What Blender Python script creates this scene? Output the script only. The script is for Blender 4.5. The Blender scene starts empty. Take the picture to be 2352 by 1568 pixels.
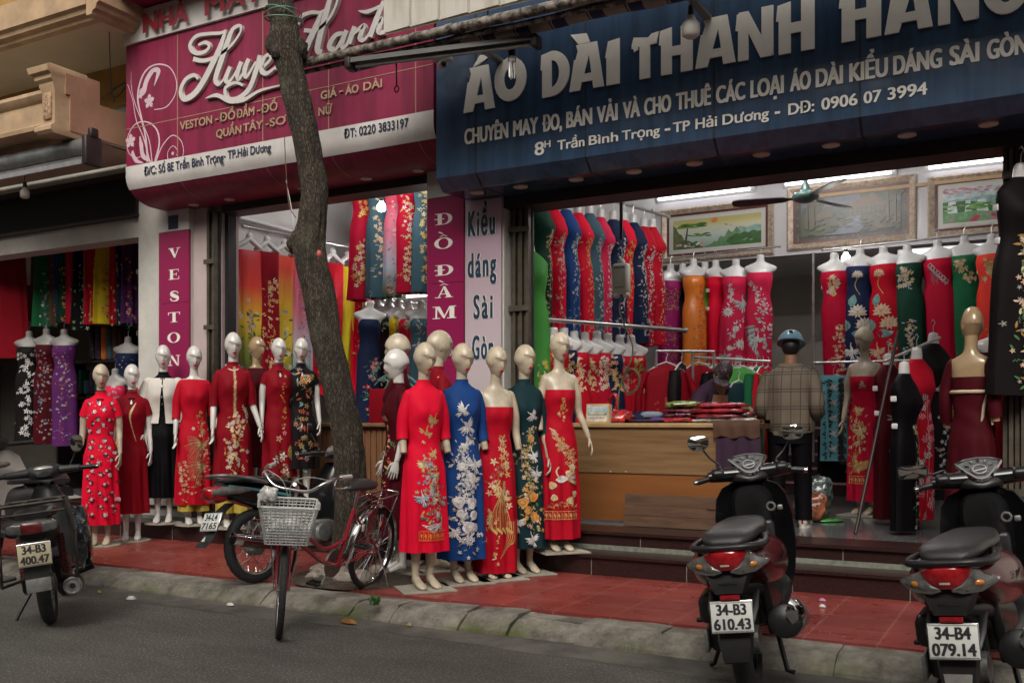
import bpy,math,random
from mathutils import Vector,Matrix,Euler
R = math.radians
sc = bpy.context.scene
COL = sc.collection
# ---------------------------------------------------------------- camera
TH,F,CX,HY,EYE = R(28.8),2215.0,1176.0,970.0,1.35
cd = bpy.data.cameras.new("camera")
cam = bpy.data.objects.new("camera",cd)
COL.objects.link(cam)
cam.location = (0,0,EYE)
cam.rotation_euler = (R(90),0,TH)
cd.sensor_width = 36
cd.lens = 36*F/2352
cd.shift_y = (HY-784)/2352
cd.clip_end = 500
cd.dof.use_dof = True
cd.dof.focus_distance = 7.4
cd.dof.aperture_fstop = 6.3
sc.camera = cam
# ---------------------------------------------------------------- light
world = bpy.data.worlds.new("World")
sc.world = world
world.use_nodes = True
wn = world.node_tree.nodes
bg = wn["Background"]
sky = wn.new("ShaderNodeTexSky")
sky.sky_type = 'NISHITA'
sky.sun_disc = False
sky.sun_elevation = R(42)
sky.sun_rotation = R(160)
sky.air_density = 1.0
sky.dust_density = 6.0
sky.ozone_density = 0.6
hsv = wn.new("ShaderNodeHueSaturation")
hsv.inputs["Saturation"].default_value = 0.04
world.node_tree.links.new(sky.outputs[0],hsv.inputs["Color"])
tint = wn.new("ShaderNodeMix")
tint.data_type = 'RGBA'
tint.blend_type = 'MULTIPLY'
tint.inputs[0].default_value = 1
tint.inputs[7].default_value = (1,.965,.91,1)
world.node_tree.links.new(hsv.outputs[0],tint.inputs[6])
world.node_tree.links.new(tint.outputs[2],bg.inputs[0])
bg.inputs[1].default_value = 0.15
sd = bpy.data.lights.new("sun",'SUN')
sd.energy = 1.0
sd.angle = R(25)
sd.color = (1,.91,.79)
sun = bpy.data.objects.new("sun",sd)
COL.objects.link(sun)
sun.rotation_euler = (R(48),0,R(12))
sc.view_settings.view_transform = 'Standard'
sc.view_settings.look = 'None'
sc.view_settings.exposure = 0.12
sc.view_settings.gamma = 1
sc.cycles.use_denoising = True
sc.cycles.max_bounces = 6
sc.cycles.diffuse_bounces = 3
sc.cycles.glossy_bounces = 3
sc.cycles.transmission_bounces = 4
sc.cycles.sample_clamp_indirect = 4
# ---------------------------------------------------------------- helpers
SN,CS = math.sin(TH),math.cos(TH)
def W(px,py,Y=None,z=None,t=None):
 """a point of the place on the sight line through a point of the photo, at a given depth"""
 u,v = (px-CX)/F,(HY-py)/F
 if Y is not None:
  t = Y/(CS+u*SN)
 elif z is not None:
  t = (z-EYE)/v
 return Vector((t*(-SN+u*CS),t*(CS+u*SN),EYE+v*t))
_mc = {}
def mat(name,col,rough=.55,metal=0.,var=.12,scale=6.,bump=0.,bscale=60.,coat=0.,spec=.5,emis=0.,sheen=0.,
  trans=0.,alpha=1.,var2=None,contrast=(.35,.65),stretch=None):
 if name in _mc:
  return _mc[name]
 m = bpy.data.materials.new(name)
 _mc[name] = m
 m.use_nodes = True
 nt = m.node_tree
 N,L = nt.nodes,nt.links
 b = N["Principled BSDF"]
 c4 = (*col,1)
 b.inputs["Base Color"].default_value = c4
 b.inputs["Roughness"].default_value = rough
 b.inputs["Metallic"].default_value = metal
 b.inputs["Coat Weight"].default_value = coat
 b.inputs["Coat Roughness"].default_value = .08
 b.inputs["Specular IOR Level"].default_value = spec
 b.inputs["Sheen Weight"].default_value = sheen
 b.inputs["Transmission Weight"].default_value = trans
 b.inputs["Alpha"].default_value = alpha
 if emis:
  b.inputs["Emission Color"].default_value = c4
  b.inputs["Emission Strength"].default_value = emis
  return m
 tc = N.new("ShaderNodeTexCoord")
 src = tc.outputs["Object"]
 if stretch:
  mp = N.new("ShaderNodeMapping")
  mp.inputs["Scale"].default_value = stretch
  L.new(src,mp.inputs[0])
  src = mp.outputs[0]
 if var or var2:
  nz = N.new("ShaderNodeTexNoise")
  nz.inputs["Scale"].default_value = scale
  nz.inputs["Detail"].default_value = 6
  nz.inputs["Roughness"].default_value = .62
  L.new(src,nz.inputs["Vector"])
  rp = N.new("ShaderNodeValToRGB")
  rp.color_ramp.elements[0].position,rp.color_ramp.elements[1].position = contrast
  if var2:
   rp.color_ramp.elements[0].color = c4
   rp.color_ramp.elements[1].color = (*var2,1)
  else:
   rp.color_ramp.elements[0].color = tuple(max(0,x*(1-var)) for x in col)+(1,)
   rp.color_ramp.elements[1].color = tuple(min(1,x*(1+var)) for x in col)+(1,)
  L.new(nz.outputs[0],rp.inputs[0])
  L.new(rp.outputs[0],b.inputs["Base Color"])
 if bump:
  n2 = N.new("ShaderNodeTexNoise")
  n2.inputs["Scale"].default_value = bscale
  n2.inputs["Detail"].default_value = 4
  L.new(src,n2.inputs["Vector"])
  bp = N.new("ShaderNodeBump")
  bp.inputs["Strength"].default_value = bump
  bp.inputs["Distance"].default_value = .02
  L.new(n2.outputs[0],bp.inputs["Height"])
  L.new(bp.outputs[0],b.inputs["Normal"])
 return m
def node_color(name,build,rough=.5,coat=0.,bump_from=None,metal=0,spec=.5):
 """a material whose colour comes from a node network: build(N, L, coord) -> colour socket"""
 if name in _mc:
  return _mc[name]
 m = bpy.data.materials.new(name)
 _mc[name] = m
 m.use_nodes = True
 N,L = m.node_tree.nodes,m.node_tree.links
 b = N["Principled BSDF"]
 b.inputs["Roughness"].default_value = rough
 b.inputs["Coat Weight"].default_value = coat
 b.inputs["Metallic"].default_value = metal
 b.inputs["Specular IOR Level"].default_value = spec
 tc = N.new("ShaderNodeTexCoord")
 out = build(N,L,tc,b)
 if out is not None:
  L.new(out,b.inputs["Base Color"])
 return m
def ramp(N,L,src,stops,const=False):
 r = N.new("ShaderNodeValToRGB")
 e = r.color_ramp.elements
 while len(e) < len(stops):
  e.new(1)
 for k,(p,c) in enumerate(stops):
  e[k].position = p
  e[k].color = (*c,1)
 if const:
  r.color_ramp.interpolation = 'CONSTANT'
 L.new(src,r.inputs[0])
 return r.outputs[0]
def noise(N,L,src,scale,detail=5,rough=.6,stretch=None):
 if stretch:
  mp = N.new("ShaderNodeMapping")
  mp.inputs["Scale"].default_value = stretch
  L.new(src,mp.inputs[0])
  src = mp.outputs[0]
 n = N.new("ShaderNodeTexNoise")
 n.inputs["Scale"].default_value = scale
 n.inputs["Detail"].default_value = detail
 n.inputs["Roughness"].default_value = rough
 L.new(src,n.inputs["Vector"])
 return n.outputs[0]
def mixc(N,L,f,a,c,mode='MIX'):
 x = N.new("ShaderNodeMix")
 x.data_type = 'RGBA'
 x.blend_type = mode
 for s,v in ((x.inputs[0],f),(x.inputs[6],a),(x.inputs[7],c)):
  if isinstance(v,(int,float)):
   s.default_value = v
  elif isinstance(v,tuple):
   s.default_value = (*v,1)
  else:
   L.new(v,s)
 return x.outputs[2]
def bumped(N,L,b,h,strength=.4,dist=.01):
 bp = N.new("ShaderNodeBump")
 bp.inputs["Strength"].default_value = strength
 bp.inputs["Distance"].default_value = dist
 L.new(h,bp.inputs["Height"])
 L.new(bp.outputs[0],b.inputs["Normal"])
class MB:
 """collects shapes; build() links them as ONE mesh object"""
 def __init__(s,m=None,M=None):
  s.v,s.f,s.k,s.mats,s.m,s.M = [],[],[],[],m,M
  s.lay = 0
 def add(s,verts,faces,m=None):
  m = m or s.m
  if m not in s.mats:
   s.mats.append(m)
  k = s.mats.index(m)
  o = len(s.v)
  if s.M is not None:
   verts = [s.M @ Vector(p) for p in verts]
  s.v.extend(tuple(p) for p in verts)
  for f in faces:
   s.f.append(tuple(i+o for i in f))
   s.k.append(k)
  return s
 def box(s,x0,x1,y0,y1,z0,z1,m=None):
  v = [(x,y,z) for x in (x0,x1) for y in (y0,y1) for z in (z0,z1)]
  return s.add(v,[(0,1,3,2),(4,6,7,5),(0,4,5,1),(2,3,7,6),(0,2,6,4),(1,5,7,3)],m)
 def rbox(s,c,d,m=None,b=.01,rot=None,n=3,taper=1.):
  """box with rounded edges: centre, size"""
  hx,hy,hz = (q/2 for q in d)
  b = min(b,hx*.98,hy*.98,hz*.98)
  rings = []
  steps = [(-hz,b),(-hz+b*.3,b*.3),(-hz+b,0),(hz-b,0),(hz-b*.3,b*.3),(hz,b)]
  M = (rot.to_matrix().to_4x4() if isinstance(rot,Euler) else rot) if rot else Matrix.Identity(4)
  M = Matrix.Translation(c) @ M
  for z,ins in steps:
   k = 1+(taper-1)*(z+hz)/(2*hz)
   ring = []
   for q,(sx,sy) in enumerate(((1,1),(-1,1),(-1,-1),(1,-1))):
    for i in range(n+1):
     a = math.pi/2*(q+i/n)
     ring.append(M @ Vector((k*(sx*(hx-b)+math.cos(a)*(b-ins)),k*(sy*(hy-b)+math.sin(a)*(b-ins)),z)))
   rings.append(ring)
  return s.loft(rings,m)
 def loft(s,rings,m=None,cap=(True,True),closed=True):
  n = len(rings[0])
  v = [p for r in rings for p in r]
  f = []
  for i in range(len(rings)-1):
   for j in range(n if closed else n-1):
    a,b_ = i*n+j,i*n+(j+1) % n
    f.append((a,b_,b_+n,a+n))
  if closed and cap[0]:
   f.append(tuple(range(n))[::-1])
  if closed and cap[1]:
   f.append(tuple(range((len(rings)-1)*n,len(rings)*n)))
  return s.add(v,f,m)
 def tube(s,pts,r,m=None,n=8,cap=True,flat=1.,closed=False,up=None):
  pts = [Vector(p) for p in pts]
  k = len(pts)
  rs = r if isinstance(r,(list,tuple)) else [r]*k
  rings = []
  nrm = None
  for i in range(k):
   if closed:
    d = pts[(i+1) % k]-pts[i-1]
   else:
    d = pts[min(i+1,k-1)]-pts[max(i-1,0)]
   if d.length < 1e-9:
    d = Vector((0,0,1))
   d.normalize()
   if nrm is None:
    a = Vector(up) if up else (Vector((0,0,1)) if abs(d.z) < .9 else Vector((1,0,0)))
    nrm = (a-d*a.dot(d)).normalized()
   else:
    nrm = (nrm-d*nrm.dot(d))
    nrm = nrm.normalized() if nrm.length > 1e-6 else Vector((1,0,0))
   bn = d.cross(nrm)
   rings.append([pts[i]+nrm*(math.cos(2*math.pi*j/n)*rs[i]*flat)+bn*(math.sin(2*math.pi*j/n)*rs[i]) for j in range(n)])
  if closed:
   rings.append(rings[0])
  return s.loft(rings,m,(cap and not closed,)*2)
 def lathe(s,prof,m=None,n=20,M=None,cap=(True,True)):
  """prof: (radius, height) turned about local z"""
  M = M or Matrix.Identity(4)
  return s.loft([[M @ Vector((r*math.cos(2*math.pi*j/n),r*math.sin(2*math.pi*j/n),h)) for j in range(n)] for r,h in prof],m,cap)
 def ell(s,c,rad,m=None,rot=None,nu=16,nv=10):
  M = Matrix.Translation(c) @ (rot.to_matrix().to_4x4() if isinstance(rot,Euler) else (rot or Matrix.Identity(4)))
  rings = []
  for i in range(nv+1):
   a = math.pi*(i/nv-.5)
   q = max(math.cos(a),.02)
   rings.append([M @ Vector((rad[0]*q*math.cos(2*math.pi*j/nu),rad[1]*q*math.sin(2*math.pi*j/nu),rad[2]*math.sin(a))) for j in range(nu)])
  return s.loft(rings,m)
 def prism(s,poly,M,d,m=None):
  """flat outline (x, y) in frame M, pushed out along M's z by d"""
  n = len(poly)
  ar = sum(poly[i][0]*poly[(i+1) % n][1]-poly[(i+1) % n][0]*poly[i][1] for i in range(n))
  if ar < 0:
   poly = poly[::-1]
  v = [M @ Vector((x,y,0)) for x,y in poly]+[M @ Vector((x,y,d)) for x,y in poly]
  f = [tuple(range(n))[::-1],tuple(range(n,2*n))]+[(i,(i+1) % n,(i+1) % n+n,i+n) for i in range(n)]
  return s.add(v,f,m)
 def torus(s,c,R_,r,m=None,axis='X',n=32,k=8,M=None,flat=1.):
  M = M or Matrix.Identity(4)
  c = Vector(c)
  rings = []
  for i in range(n+1):
   a = 2*math.pi*i/n
   ring = []
   for j in range(k):
    b_ = 2*math.pi*j/k
    rr = R_+r*math.cos(b_)
    w = r*flat*math.sin(b_)
    p = {'X': (w,rr*math.cos(a),rr*math.sin(a)),'Y': (rr*math.cos(a),w,rr*math.sin(a)),'Z': (rr*math.cos(a),rr*math.sin(a),w)}[axis]
    ring.append(M @ (c+Vector(p)))
   rings.append(ring)
  return s.loft(rings,m,(False,False))
 def build(s,name,parent=None,smooth=42,world=False):
  me = bpy.data.meshes.new(name)
  v = s.v
  if world and parent is not None:
   Mi = parent.matrix_basis.inverted()
   v = [tuple(Mi @ Vector(p)) for p in v]
  me.from_pydata(v,[],s.f)
  for m in s.mats:
   me.materials.append(m)
  me.polygons.foreach_set("material_index",s.k)
  if smooth:
   me.polygons.foreach_set("use_smooth",[True]*len(s.f))
   me.set_sharp_from_angle(angle=R(smooth))
  me.update()
  o = bpy.data.objects.new(name,me)
  COL.objects.link(o)
  if parent is not None:
   o.parent = parent
  return o
def tag(o,label=None,cat=None,group=None,kind=None):
 for k,v in (("label",label),("category",cat),("group",group),("kind",kind)):
  if v:
   o[k] = v
 return o
def thing(name,label,cat,loc=(0,0,0),rotz=0,group=None,rot=None):
 o = bpy.data.objects.new(name,None)
 COL.objects.link(o)
 o.empty_display_size = .1
 o.location = loc
 o.rotation_euler = rot if rot else (0,0,rotz)
 return tag(o,label,cat,group)
def copy_tree(o,parent=None):
 c = o.copy()
 COL.objects.link(c)
 if parent:
  c.parent = parent
 for ch in [x for x in bpy.data.objects if x.parent == o]:
  copy_tree(ch,c)
 return c
# writing
def _text_raw(body,space):
 if 'ơ' in body or 'Ơ' in body:
  # the horned letters: plain letter plus its horn as a small outline
  plain = body.replace('ơ','o').replace('Ơ','O')
  v,f = _text_raw(plain,space)
  for i,ch in enumerate(body):
   if ch in 'ơƠ':
    q = _text_raw(plain[:i+1],space)[0]
    xm = max(p[0] for p in q)
    top = .50 if ch == 'ơ' else .69
    n = len(v)
    v += [(xm-.085,top-.075,0),(xm-.045,top-.10,0),(xm+.02,top-.04,0),(xm+.045,top+.06,0),(xm-.015,top+.06,0),(xm-.03,top-.01,0)]
    f.append(tuple(range(n,n+6)))
  return v,f
 cu = bpy.data.curves.new("t",'FONT')
 cu.body = body
 cu.size = 1
 cu.space_character = space
 cu.resolution_u = 4
 o = bpy.data.objects.new("t",cu)
 me = bpy.data.meshes.new_from_object(o)
 v = [tuple(p.co) for p in me.vertices]
 f = [tuple(p.vertices) for p in me.polygons]
 bpy.data.objects.remove(o)
 bpy.data.meshes.remove(me)
 bpy.data.curves.remove(cu)
 return v,f
CAPH = max(p[1] for p in _text_raw("H",1)[0])
def text(mb,body,M,width,cap,m,d=.006,bold=.0,space=1.0,slant=0.,align='L'):
 """letters of cap height `cap` fitted to `width`, base line at M's origin, M's z faces the reader"""
 v,f = _text_raw(body,space)
 if not v:
  return
 x0,x1 = min(p[0] for p in v),max(p[0] for p in v)
 sy = cap/CAPH
 sx = width/(x1-x0) if width else sy
 ox = {'L': 0,'C': -(x1-x0)*sx/2}[align]
 for i,dx in enumerate([-bold,0,bold] if bold else [0]):
  for j,dy in enumerate([-.35*bold,.35*bold] if bold else [0]):
   z = d+.0003*(i*2+j)
   mb.add([M @ Vector(((p[0]-x0)*sx+ox+dx*cap+slant*p[1]*sy,p[1]*sy+dy*cap,z)) for p in v],f,m)
def facade(p,extra=0.):
 """frame on a wall that faces the street"""
 return Matrix.Translation(p) @ Matrix(((1,0,0,0),(0,0,-1,0),(0,1,0,0),(0,0,0,1)))
def sign_text(mb,body,a,b,cap_px,Y,m,**kw):
 """text whose base line runs from pixel a to pixel b of the photo on the wall plane Y"""
 A,B = W(*a,Y=Y),W(*b,Y=Y)
 z = (A.z+B.z)/2
 cap = (W(a[0],a[1]-cap_px,Y=Y)-A).z
 A.z = z
 text(mb,body,facade(A),B.x-A.x,cap,m,**kw)
def ribbon(mb,pts,ws,M,d,m,sub=5):
 """a pen stroke of varying width in frame M"""
 P = spline([Vector((*p,0)) for p in pts],sub)
 k = len(P)
 Wd = [ws]*k if isinstance(ws,(int,float)) else [ws[min(int(i/(k-1)*(len(ws)-1)),len(ws)-2)]*(1-fr)+ws[min(int(i/(k-1)*(len(ws)-1)),len(ws)-2)+1]*fr
          for i in range(k) for fr in [(i/(k-1)*(len(ws)-1))-min(int(i/(k-1)*(len(ws)-1)),len(ws)-2)]]
 L_,R_ = [],[]
 for i in range(k):
  dd = P[min(i+1,k-1)]-P[max(i-1,0)]
  nn = Vector((-dd.y,dd.x,0))
  nn = nn.normalized() if nn.length > 1e-9 else Vector((0,1,0))
  L_.append(P[i]+nn*Wd[i]/2)
  R_.append(P[i]-nn*Wd[i]/2)
 mb.lay += 1
 d = d+.0003*mb.lay
 rings = [[M @ Vector((a.x,a.y,0)),M @ Vector((b.x,b.y,0)),M @ Vector((b.x,b.y,d)),M @ Vector((a.x,a.y,d))] for a,b in zip(L_,R_)]
 mb.loft(rings,m)
def spline(P,sub=5):
 out = []
 n = len(P)
 for i in range(n-1):
  p0,p1,p2,p3 = P[max(i-1,0)],P[i],P[i+1],P[min(i+2,n-1)]
  for j in range(sub):
   t = j/sub
   out.append(.5*((2*p1)+(p2-p0)*t+(2*p0-5*p1+4*p2-p3)*t*t+(3*p1-p0-3*p2+p3)*t ** 3))
 out.append(P[-1].copy())
 return out
# ---------------------------------------------------------------- materials of the place
def _road(N,L,tc,b):
 o = tc.outputs["Object"]
 big = ramp(N,L,noise(N,L,o,.9,5),[(.3,(.060,.056,.050)),(.7,(.105,.098,.087))])
 sp = ramp(N,L,noise(N,L,o,72,3,.6),[(.54,(0,0,0)),(.68,(.24,.23,.215))])
 c = mixc(N,L,.8,big,sp,'ADD')
 st = ramp(N,L,noise(N,L,o,.45,6,.7,(.5,1.6,1)),[(.38,(.55,.54,.53)),(.6,(1,1,1))])
 c = mixc(N,L,1.,c,st,'MULTIPLY')
 bumped(N,L,b,noise(N,L,o,110,3),.75,.008)
 return c
M_road = node_color("asphalt",_road,.78)
def _tiles(N,L,tc,b):
 o = tc.outputs["Object"]
 br = N.new("ShaderNodeTexBrick")
 br.offset = 0
 br.inputs["Scale"].default_value = 1
 br.inputs["Brick Width"].default_value = .4
 br.inputs["Row Height"].default_value = .4
 br.inputs["Mortar Size"].default_value = .006
 br.inputs["Color1"].default_value = (.265,.05,.042,1)
 br.inputs["Color2"].default_value = (.215,.040,.035,1)
 br.inputs["Mortar"].default_value = (.32,.115,.095,1)
 L.new(o,br.inputs["Vector"])
 dirt = ramp(N,L,noise(N,L,o,1.7,3,.5),[(.3,(.78,.68,.66)),(.6,(1,1,1))])
 c = mixc(N,L,1.,br.outputs[0],dirt,'MULTIPLY')
 sc_ = ramp(N,L,noise(N,L,o,14,4,.6,(.6,2,1)),[(.55,(0,0,0)),(.8,(.05,.032,.03))])
 c = mixc(N,L,1.,c,sc_,'ADD')
 r = ramp(N,L,noise(N,L,o,4,5),[(.3,(.22,)*3),(.7,(.48,)*3)])
 L.new(r,b.inputs["Roughness"])
 bumped(N,L,b,br.outputs[1],-.25,.004)
 return c
M_tile = node_color("red_tiles",_tiles,.35)
def _kerb(N,L,tc,b):
 o = tc.outputs["Object"]
 g = ramp(N,L,noise(N,L,o,5,8,.7),[(.3,(.06,.054,.045)),(.5,(.175,.16,.135)),(.72,(.31,.285,.24))])
 ms = ramp(N,L,noise(N,L,o,1.5,4),[(.5,(0,0,0)),(.64,(1,1,1))])
 sep = N.new("ShaderNodeSeparateXYZ")
 L.new(o,sep.inputs[0])
 low = ramp(N,L,sep.outputs[2],[(.015,(1,1,1)),(.1,(0,0,0))])
 mm = mixc(N,L,1.,ms,low,'MULTIPLY')
 c = mixc(N,L,mm,g,(.085,.10,.025))
 cr = ramp(N,L,noise(N,L,o,2.2,9,.75),[(.492,(1,1,1)),(.5,(.25,)*3),(.508,(1,1,1))])
 c = mixc(N,L,.7,c,cr,'MULTIPLY')
 bumped(N,L,b,noise(N,L,o,24,7,.72),.5,.012)
 return c
M_kerb = node_color("worn_concrete",_kerb,.85)
M_gutter = mat("gutter_concrete",(.050,.046,.040),.85,var2=(.125,.115,.10),scale=2.5,bump=.5,bscale=70)
M_granite = mat("brown_granite",(.016,.007,.007),.3,var2=(.040,.018,.016),scale=60,spec=.35)
M_grey_strip = mat("green_grey_strip",(.17,.18,.15),.6,var=.3,scale=20)
def _floor(N,L,tc,b):
 o = tc.outputs["Object"]
 br = N.new("ShaderNodeTexBrick")
 br.offset = 0
 for k,v in (("Scale",1),("Brick Width",.6),("Row Height",.6),("Mortar Size",.003)):
  br.inputs[k].default_value = v
 br.inputs["Color1"].default_value = (.12,.125,.13,1)
 br.inputs["Color2"].default_value = (.105,.11,.115,1)
 br.inputs["Mortar"].default_value = (.05,.05,.05,1)
 L.new(o,br.inputs["Vector"])
 return mixc(N,L,.25,br.outputs[0],ramp(N,L,noise(N,L,o,3),[(.3,(.06,.06,.06)),(.7,(.2,.2,.2))]))
M_floor = node_color("grey_floor_tiles",_floor,.12)
M_white = mat("white_wall",(.66,.65,.64),.75,var=.05,scale=1.5)
M_pillar = mat("dirty_white_paint",(.50,.49,.45),.8,var=.16,scale=1.7,bump=.08,bscale=30)
M_lilac = mat("lilac_grey_wall",(.42,.37,.38),.75,var=.08,scale=2)
M_beige = mat("beige_wall",(.34,.31,.27),.8,var=.06,scale=1)
M_tilewall = mat("glossy_white_wall_tiles",(.62,.6,.62),.12,var=.03,scale=2)
M_pinkpil = mat("pinkish_paint",(.46,.37,.36),.75,var=.1,scale=2.5)
M_dark = mat("dark_brown_metal",(.018,.011,.011),.5,var=.3,scale=8)
M_black = mat("black_parts_and_gaps",(.006,.006,.007),.6,var=0)  # one even black for wires, fittings, joints and openings
M_ochre = mat("ochre_wall",(.34,.20,.06),.85,var=.2,scale=2.2,bump=.1,bscale=20)
M_cream = mat("cream_moulding",(.40,.275,.165),.7,var=.22,scale=3)
M_soffit = mat("cream_soffit",(.54,.47,.36),.85,var=.07,scale=1.2)
M_terra = mat("terracotta_stained_wall",(.30,.16,.10),.8,var2=(.42,.23,.15),scale=2.2,bump=.1)
M_shutter = mat("bronze_shutter",(.10,.085,.065),.45,.4,var=.25,scale=9)
M_steel = mat("steel",(.5,.5,.5),.3,.9,var=.15,scale=12)
M_greymetal = mat("grey_painted_metal",(.22,.23,.23),.4,.5,var=.25,scale=7)
M_wood = mat("varnished_brown_wood",(.19,.09,.045),.4,var=.25,scale=4,stretch=(12,12,.8))
M_tube = mat("lit_fluorescent_tube",(.95,.96,1.0),emis=4)
M_tube2 = mat("lit_and_added_tubes",(1.0,.98,.96),emis=100)  # shared by a seen tube and the tubes out of view
M_bulb = mat("lit_bulb",(1,.97,.9),emis=26)
M_offwhite = mat("off_white_plastic",(.62,.6,.56),.35,var=.06,scale=10)
# ---------------------------------------------------------------- ground
def structure(name,mb,**kw):
 return tag(mb.build(name,**kw),kind="structure")
mb = MB(M_road)
mb.add([(-60,-40,0),(60,-40,0),(60,5.32,0),(-60,5.32,0)],[(0,1,2,3)])
structure("road",mb)
mb = MB(M_gutter)
xs = [-24+i*.35 for i in range(110)]
rg = random.Random(3)
e = [5.0+rg.uniform(-.03,.03)+.03*math.sin(x*1.3) for x in xs]
mb.add([p for x,y in zip(xs,e) for p in ((x,y,.002),(x,5.33,.012))],[(2*i,2*i+2,2*i+3,2*i+1) for i in range(len(xs)-1)])
structure("gutter",mb)
mb = MB(M_kerb)
x = -24.
rg = random.Random(11)
while x < 14:
 w = rg.uniform(.55,1.0)
 broken = -4.6 < x < -2.2
 if broken:
  w *= .55
 dz,dy,tl = (rg.uniform(-.022,.006),rg.uniform(-.03,.02),rg.uniform(-.02,.02)) if broken else (rg.uniform(-.006,.004),rg.uniform(-.006,.006),0)
 prof = [(5.27,-.02),(5.285,.03),(5.33,.066),(5.40,.105),(5.415,.109),(5.60,.116),(5.60,-.02)]
 nx = 4
 rings = []
 for i in range(nx+1):
  xx = x+.002+(w-.004)*i/nx
  e_ = .004 if i in (0,nx) else 0
  rings.append([Vector((xx+(rg.uniform(-.02,.02) if broken and i in (0,nx) else 0),py+dy+rg.uniform(-.006,.006)+(e_ if k < 3 else 0),pz+(dz+tl*(i-2)*.4+rg.uniform(-.004,.004)-e_*.7 if pz > 0 else 0))) for k,(py,pz) in enumerate(prof)])
 mb.loft(rings)
 x += w
structure("kerb",mb,smooth=28)
mb = MB(M_gutter)
mb.box(-24,14,5.5,5.66,-.02,.098)
structure("kerb_bedding",mb,smooth=0)
mb = MB(M_tile)
xs = [-24+i*.25 for i in range(153)]
rg = random.Random(5)
ye = [5.655+rg.uniform(-.012,.012) for _ in xs]
n = len(xs)
mb.add([p for x,y in zip(xs,ye) for p in ((x,y,.12),(x,7.16,.12),(x,y,.05))],
       [(3*i,3*i+3,3*i+4,3*i+1) for i in range(n-1)]+[(3*i+2,3*i+5,3*i+3,3*i) for i in range(n-1)])
structure("pavement",mb,smooth=0)
mb = MB(M_granite)
mb.box(-24,6,7.15,7.9,.0,.262)
mb.box(-24,6,7.125,7.462,.2622,.285)
mb.box(-24,6,7.465,7.9,.2622,.415)
mb.box(-24,6,7.435,7.9,.4152,.44)
mb.box(-24,6,7.455,7.4649,.2855,.325,M_grey_strip)
for i in range(34):
 xj = -20+i*.8
 mb.box(xj,xj+.006,7.1485,7.15,.121,.262,M_grey_strip)
 mb.box(xj+.3,xj+.306,7.4635,7.465,.326,.415,M_grey_strip)
structure("entrance_steps",mb,smooth=0)
# ---------------------------------------------------------------- buildings
blue = thing("shop_building","brightly lit dress shop with pictures on its back wall under the blue sign","building",(-2.2,7.6,.44),group="row of shop houses")
def part(parent,name,m,boxes,smooth=0):
 mb = MB(m)
 for b_ in boxes:
  mb.box(*b_)
 return mb.build(name,parent,smooth,world=True)
part(blue,"floor",M_floor,[(-4.44,.5,7.9,15,.40,.439)])
part(blue,"side_wall",M_white,[(-4.6,-4.44,7.7,14.2,.0,4.5)])
part(blue,"side_wall",M_white,[(.5,.62,7.7,14.2,.0,4.5)])
part(blue,"loft_front",M_tilewall,[(-4.44,.5,12.0,12.12,3.40,4.4)])
part(blue,"loft_underside",M_white,[(-4.44,.5,12.12,14,3.43,3.5)])
part(blue,"back_wall",M_beige,[(-4.44,.5,14,14.12,.4,3.5)])
part(blue,"ceiling",M_white,[(-4.6,.62,7.75,12.12,4.4,4.5)])
part(blue,"timber_cornice",mat("pale_brown_timber",(.42,.27,.14),.5),[(-4.438,.498,11.965,11.999,4.06,4.10)])
part(blue,"front_beam",M_dark,[(-4.18,.6,7.45,7.75,3.25,3.6)])
part(blue,"upper_wall",M_pillar,[(-4.2,2.5,7.76,7.95,3.6,7.5)])
part(blue,"front_wall",M_pillar,[(.6,4.5,7.45,7.75,.3,3.6)])
# steps up at the back of the shop
mb = MB(mat("dark_stair",(.035,.018,.018),.35))
for i in range(7):
 mb.box(-3.0+i*.02,-1.4,12.3+i*.26,14,.44+i*.17,.61+i*.17)
mb.build("staircase",blue,0,world=True)
mb = MB(mat("stair_edging",(.45,.2,.22),.4))
for i in range(5):
 mb.box(-2.99+i*.02,-1.41,12.285+i*.26,12.299+i*.26,.585+i*.17,.612+i*.17)
mb.build("stair_edging",blue,0,world=True)
pink = thing("shop_building","white walled tailor shop with a brown counter under the pink sign","building",(-6.5,7.6,.44),group="row of shop houses")
part(pink,"floor",M_floor,[(-8.05,-4.6,7.9,10.4,.40,.4389)])
part(pink,"side_wall",M_white,[(-8.2,-8.05,7.75,10.4,0,4.6)])
part(pink,"back_wall",M_white,[(-8.05,-4.6,10.2,10.32,.4,4.6)])
part(pink,"partition",M_white,[(-7.42,-7.36,9.62,10.2,.44,4.6),(-7.36,-5.3,9.9,9.98,2.9,4.6)])
part(pink,"ceiling",M_white,[(-8.2,-4.6,7.75,10.4,4.6,4.7)])
part(pink,"front_beam",M_dark,[(-7.65,-4.98,7.5,7.75,3.58,3.75)])
part(pink,"upper_wall",M_pillar,[(-8.05,-4.2,7.76,7.95,3.75,7.5)])
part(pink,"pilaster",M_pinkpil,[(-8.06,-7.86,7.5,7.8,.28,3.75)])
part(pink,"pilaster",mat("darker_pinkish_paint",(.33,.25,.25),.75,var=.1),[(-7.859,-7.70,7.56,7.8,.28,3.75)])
part(pink,"pillar",M_pillar,[(-4.98,-4.18,7.46,7.74,.28,3.6)])
part(pink,"door_frame",M_black,[(-7.70,-7.655,7.6,7.72,.44,3.6)])
part(pink,"upper_shop_front",mat("upper_pink_panel",(.33,.012,.07),.35,var=.1),[(-8.6,-4.5,6.55,7.75,5.62,7.0)])
left = thing("shop_building","ochre and cream house with a moulded balcony above a dim fabric shop","building",(-11,7.6,.44),group="row of shop houses")
part(left,"floor",M_floor,[(-16,-8.9,7.9,10.6,.40,.4391)])
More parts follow.
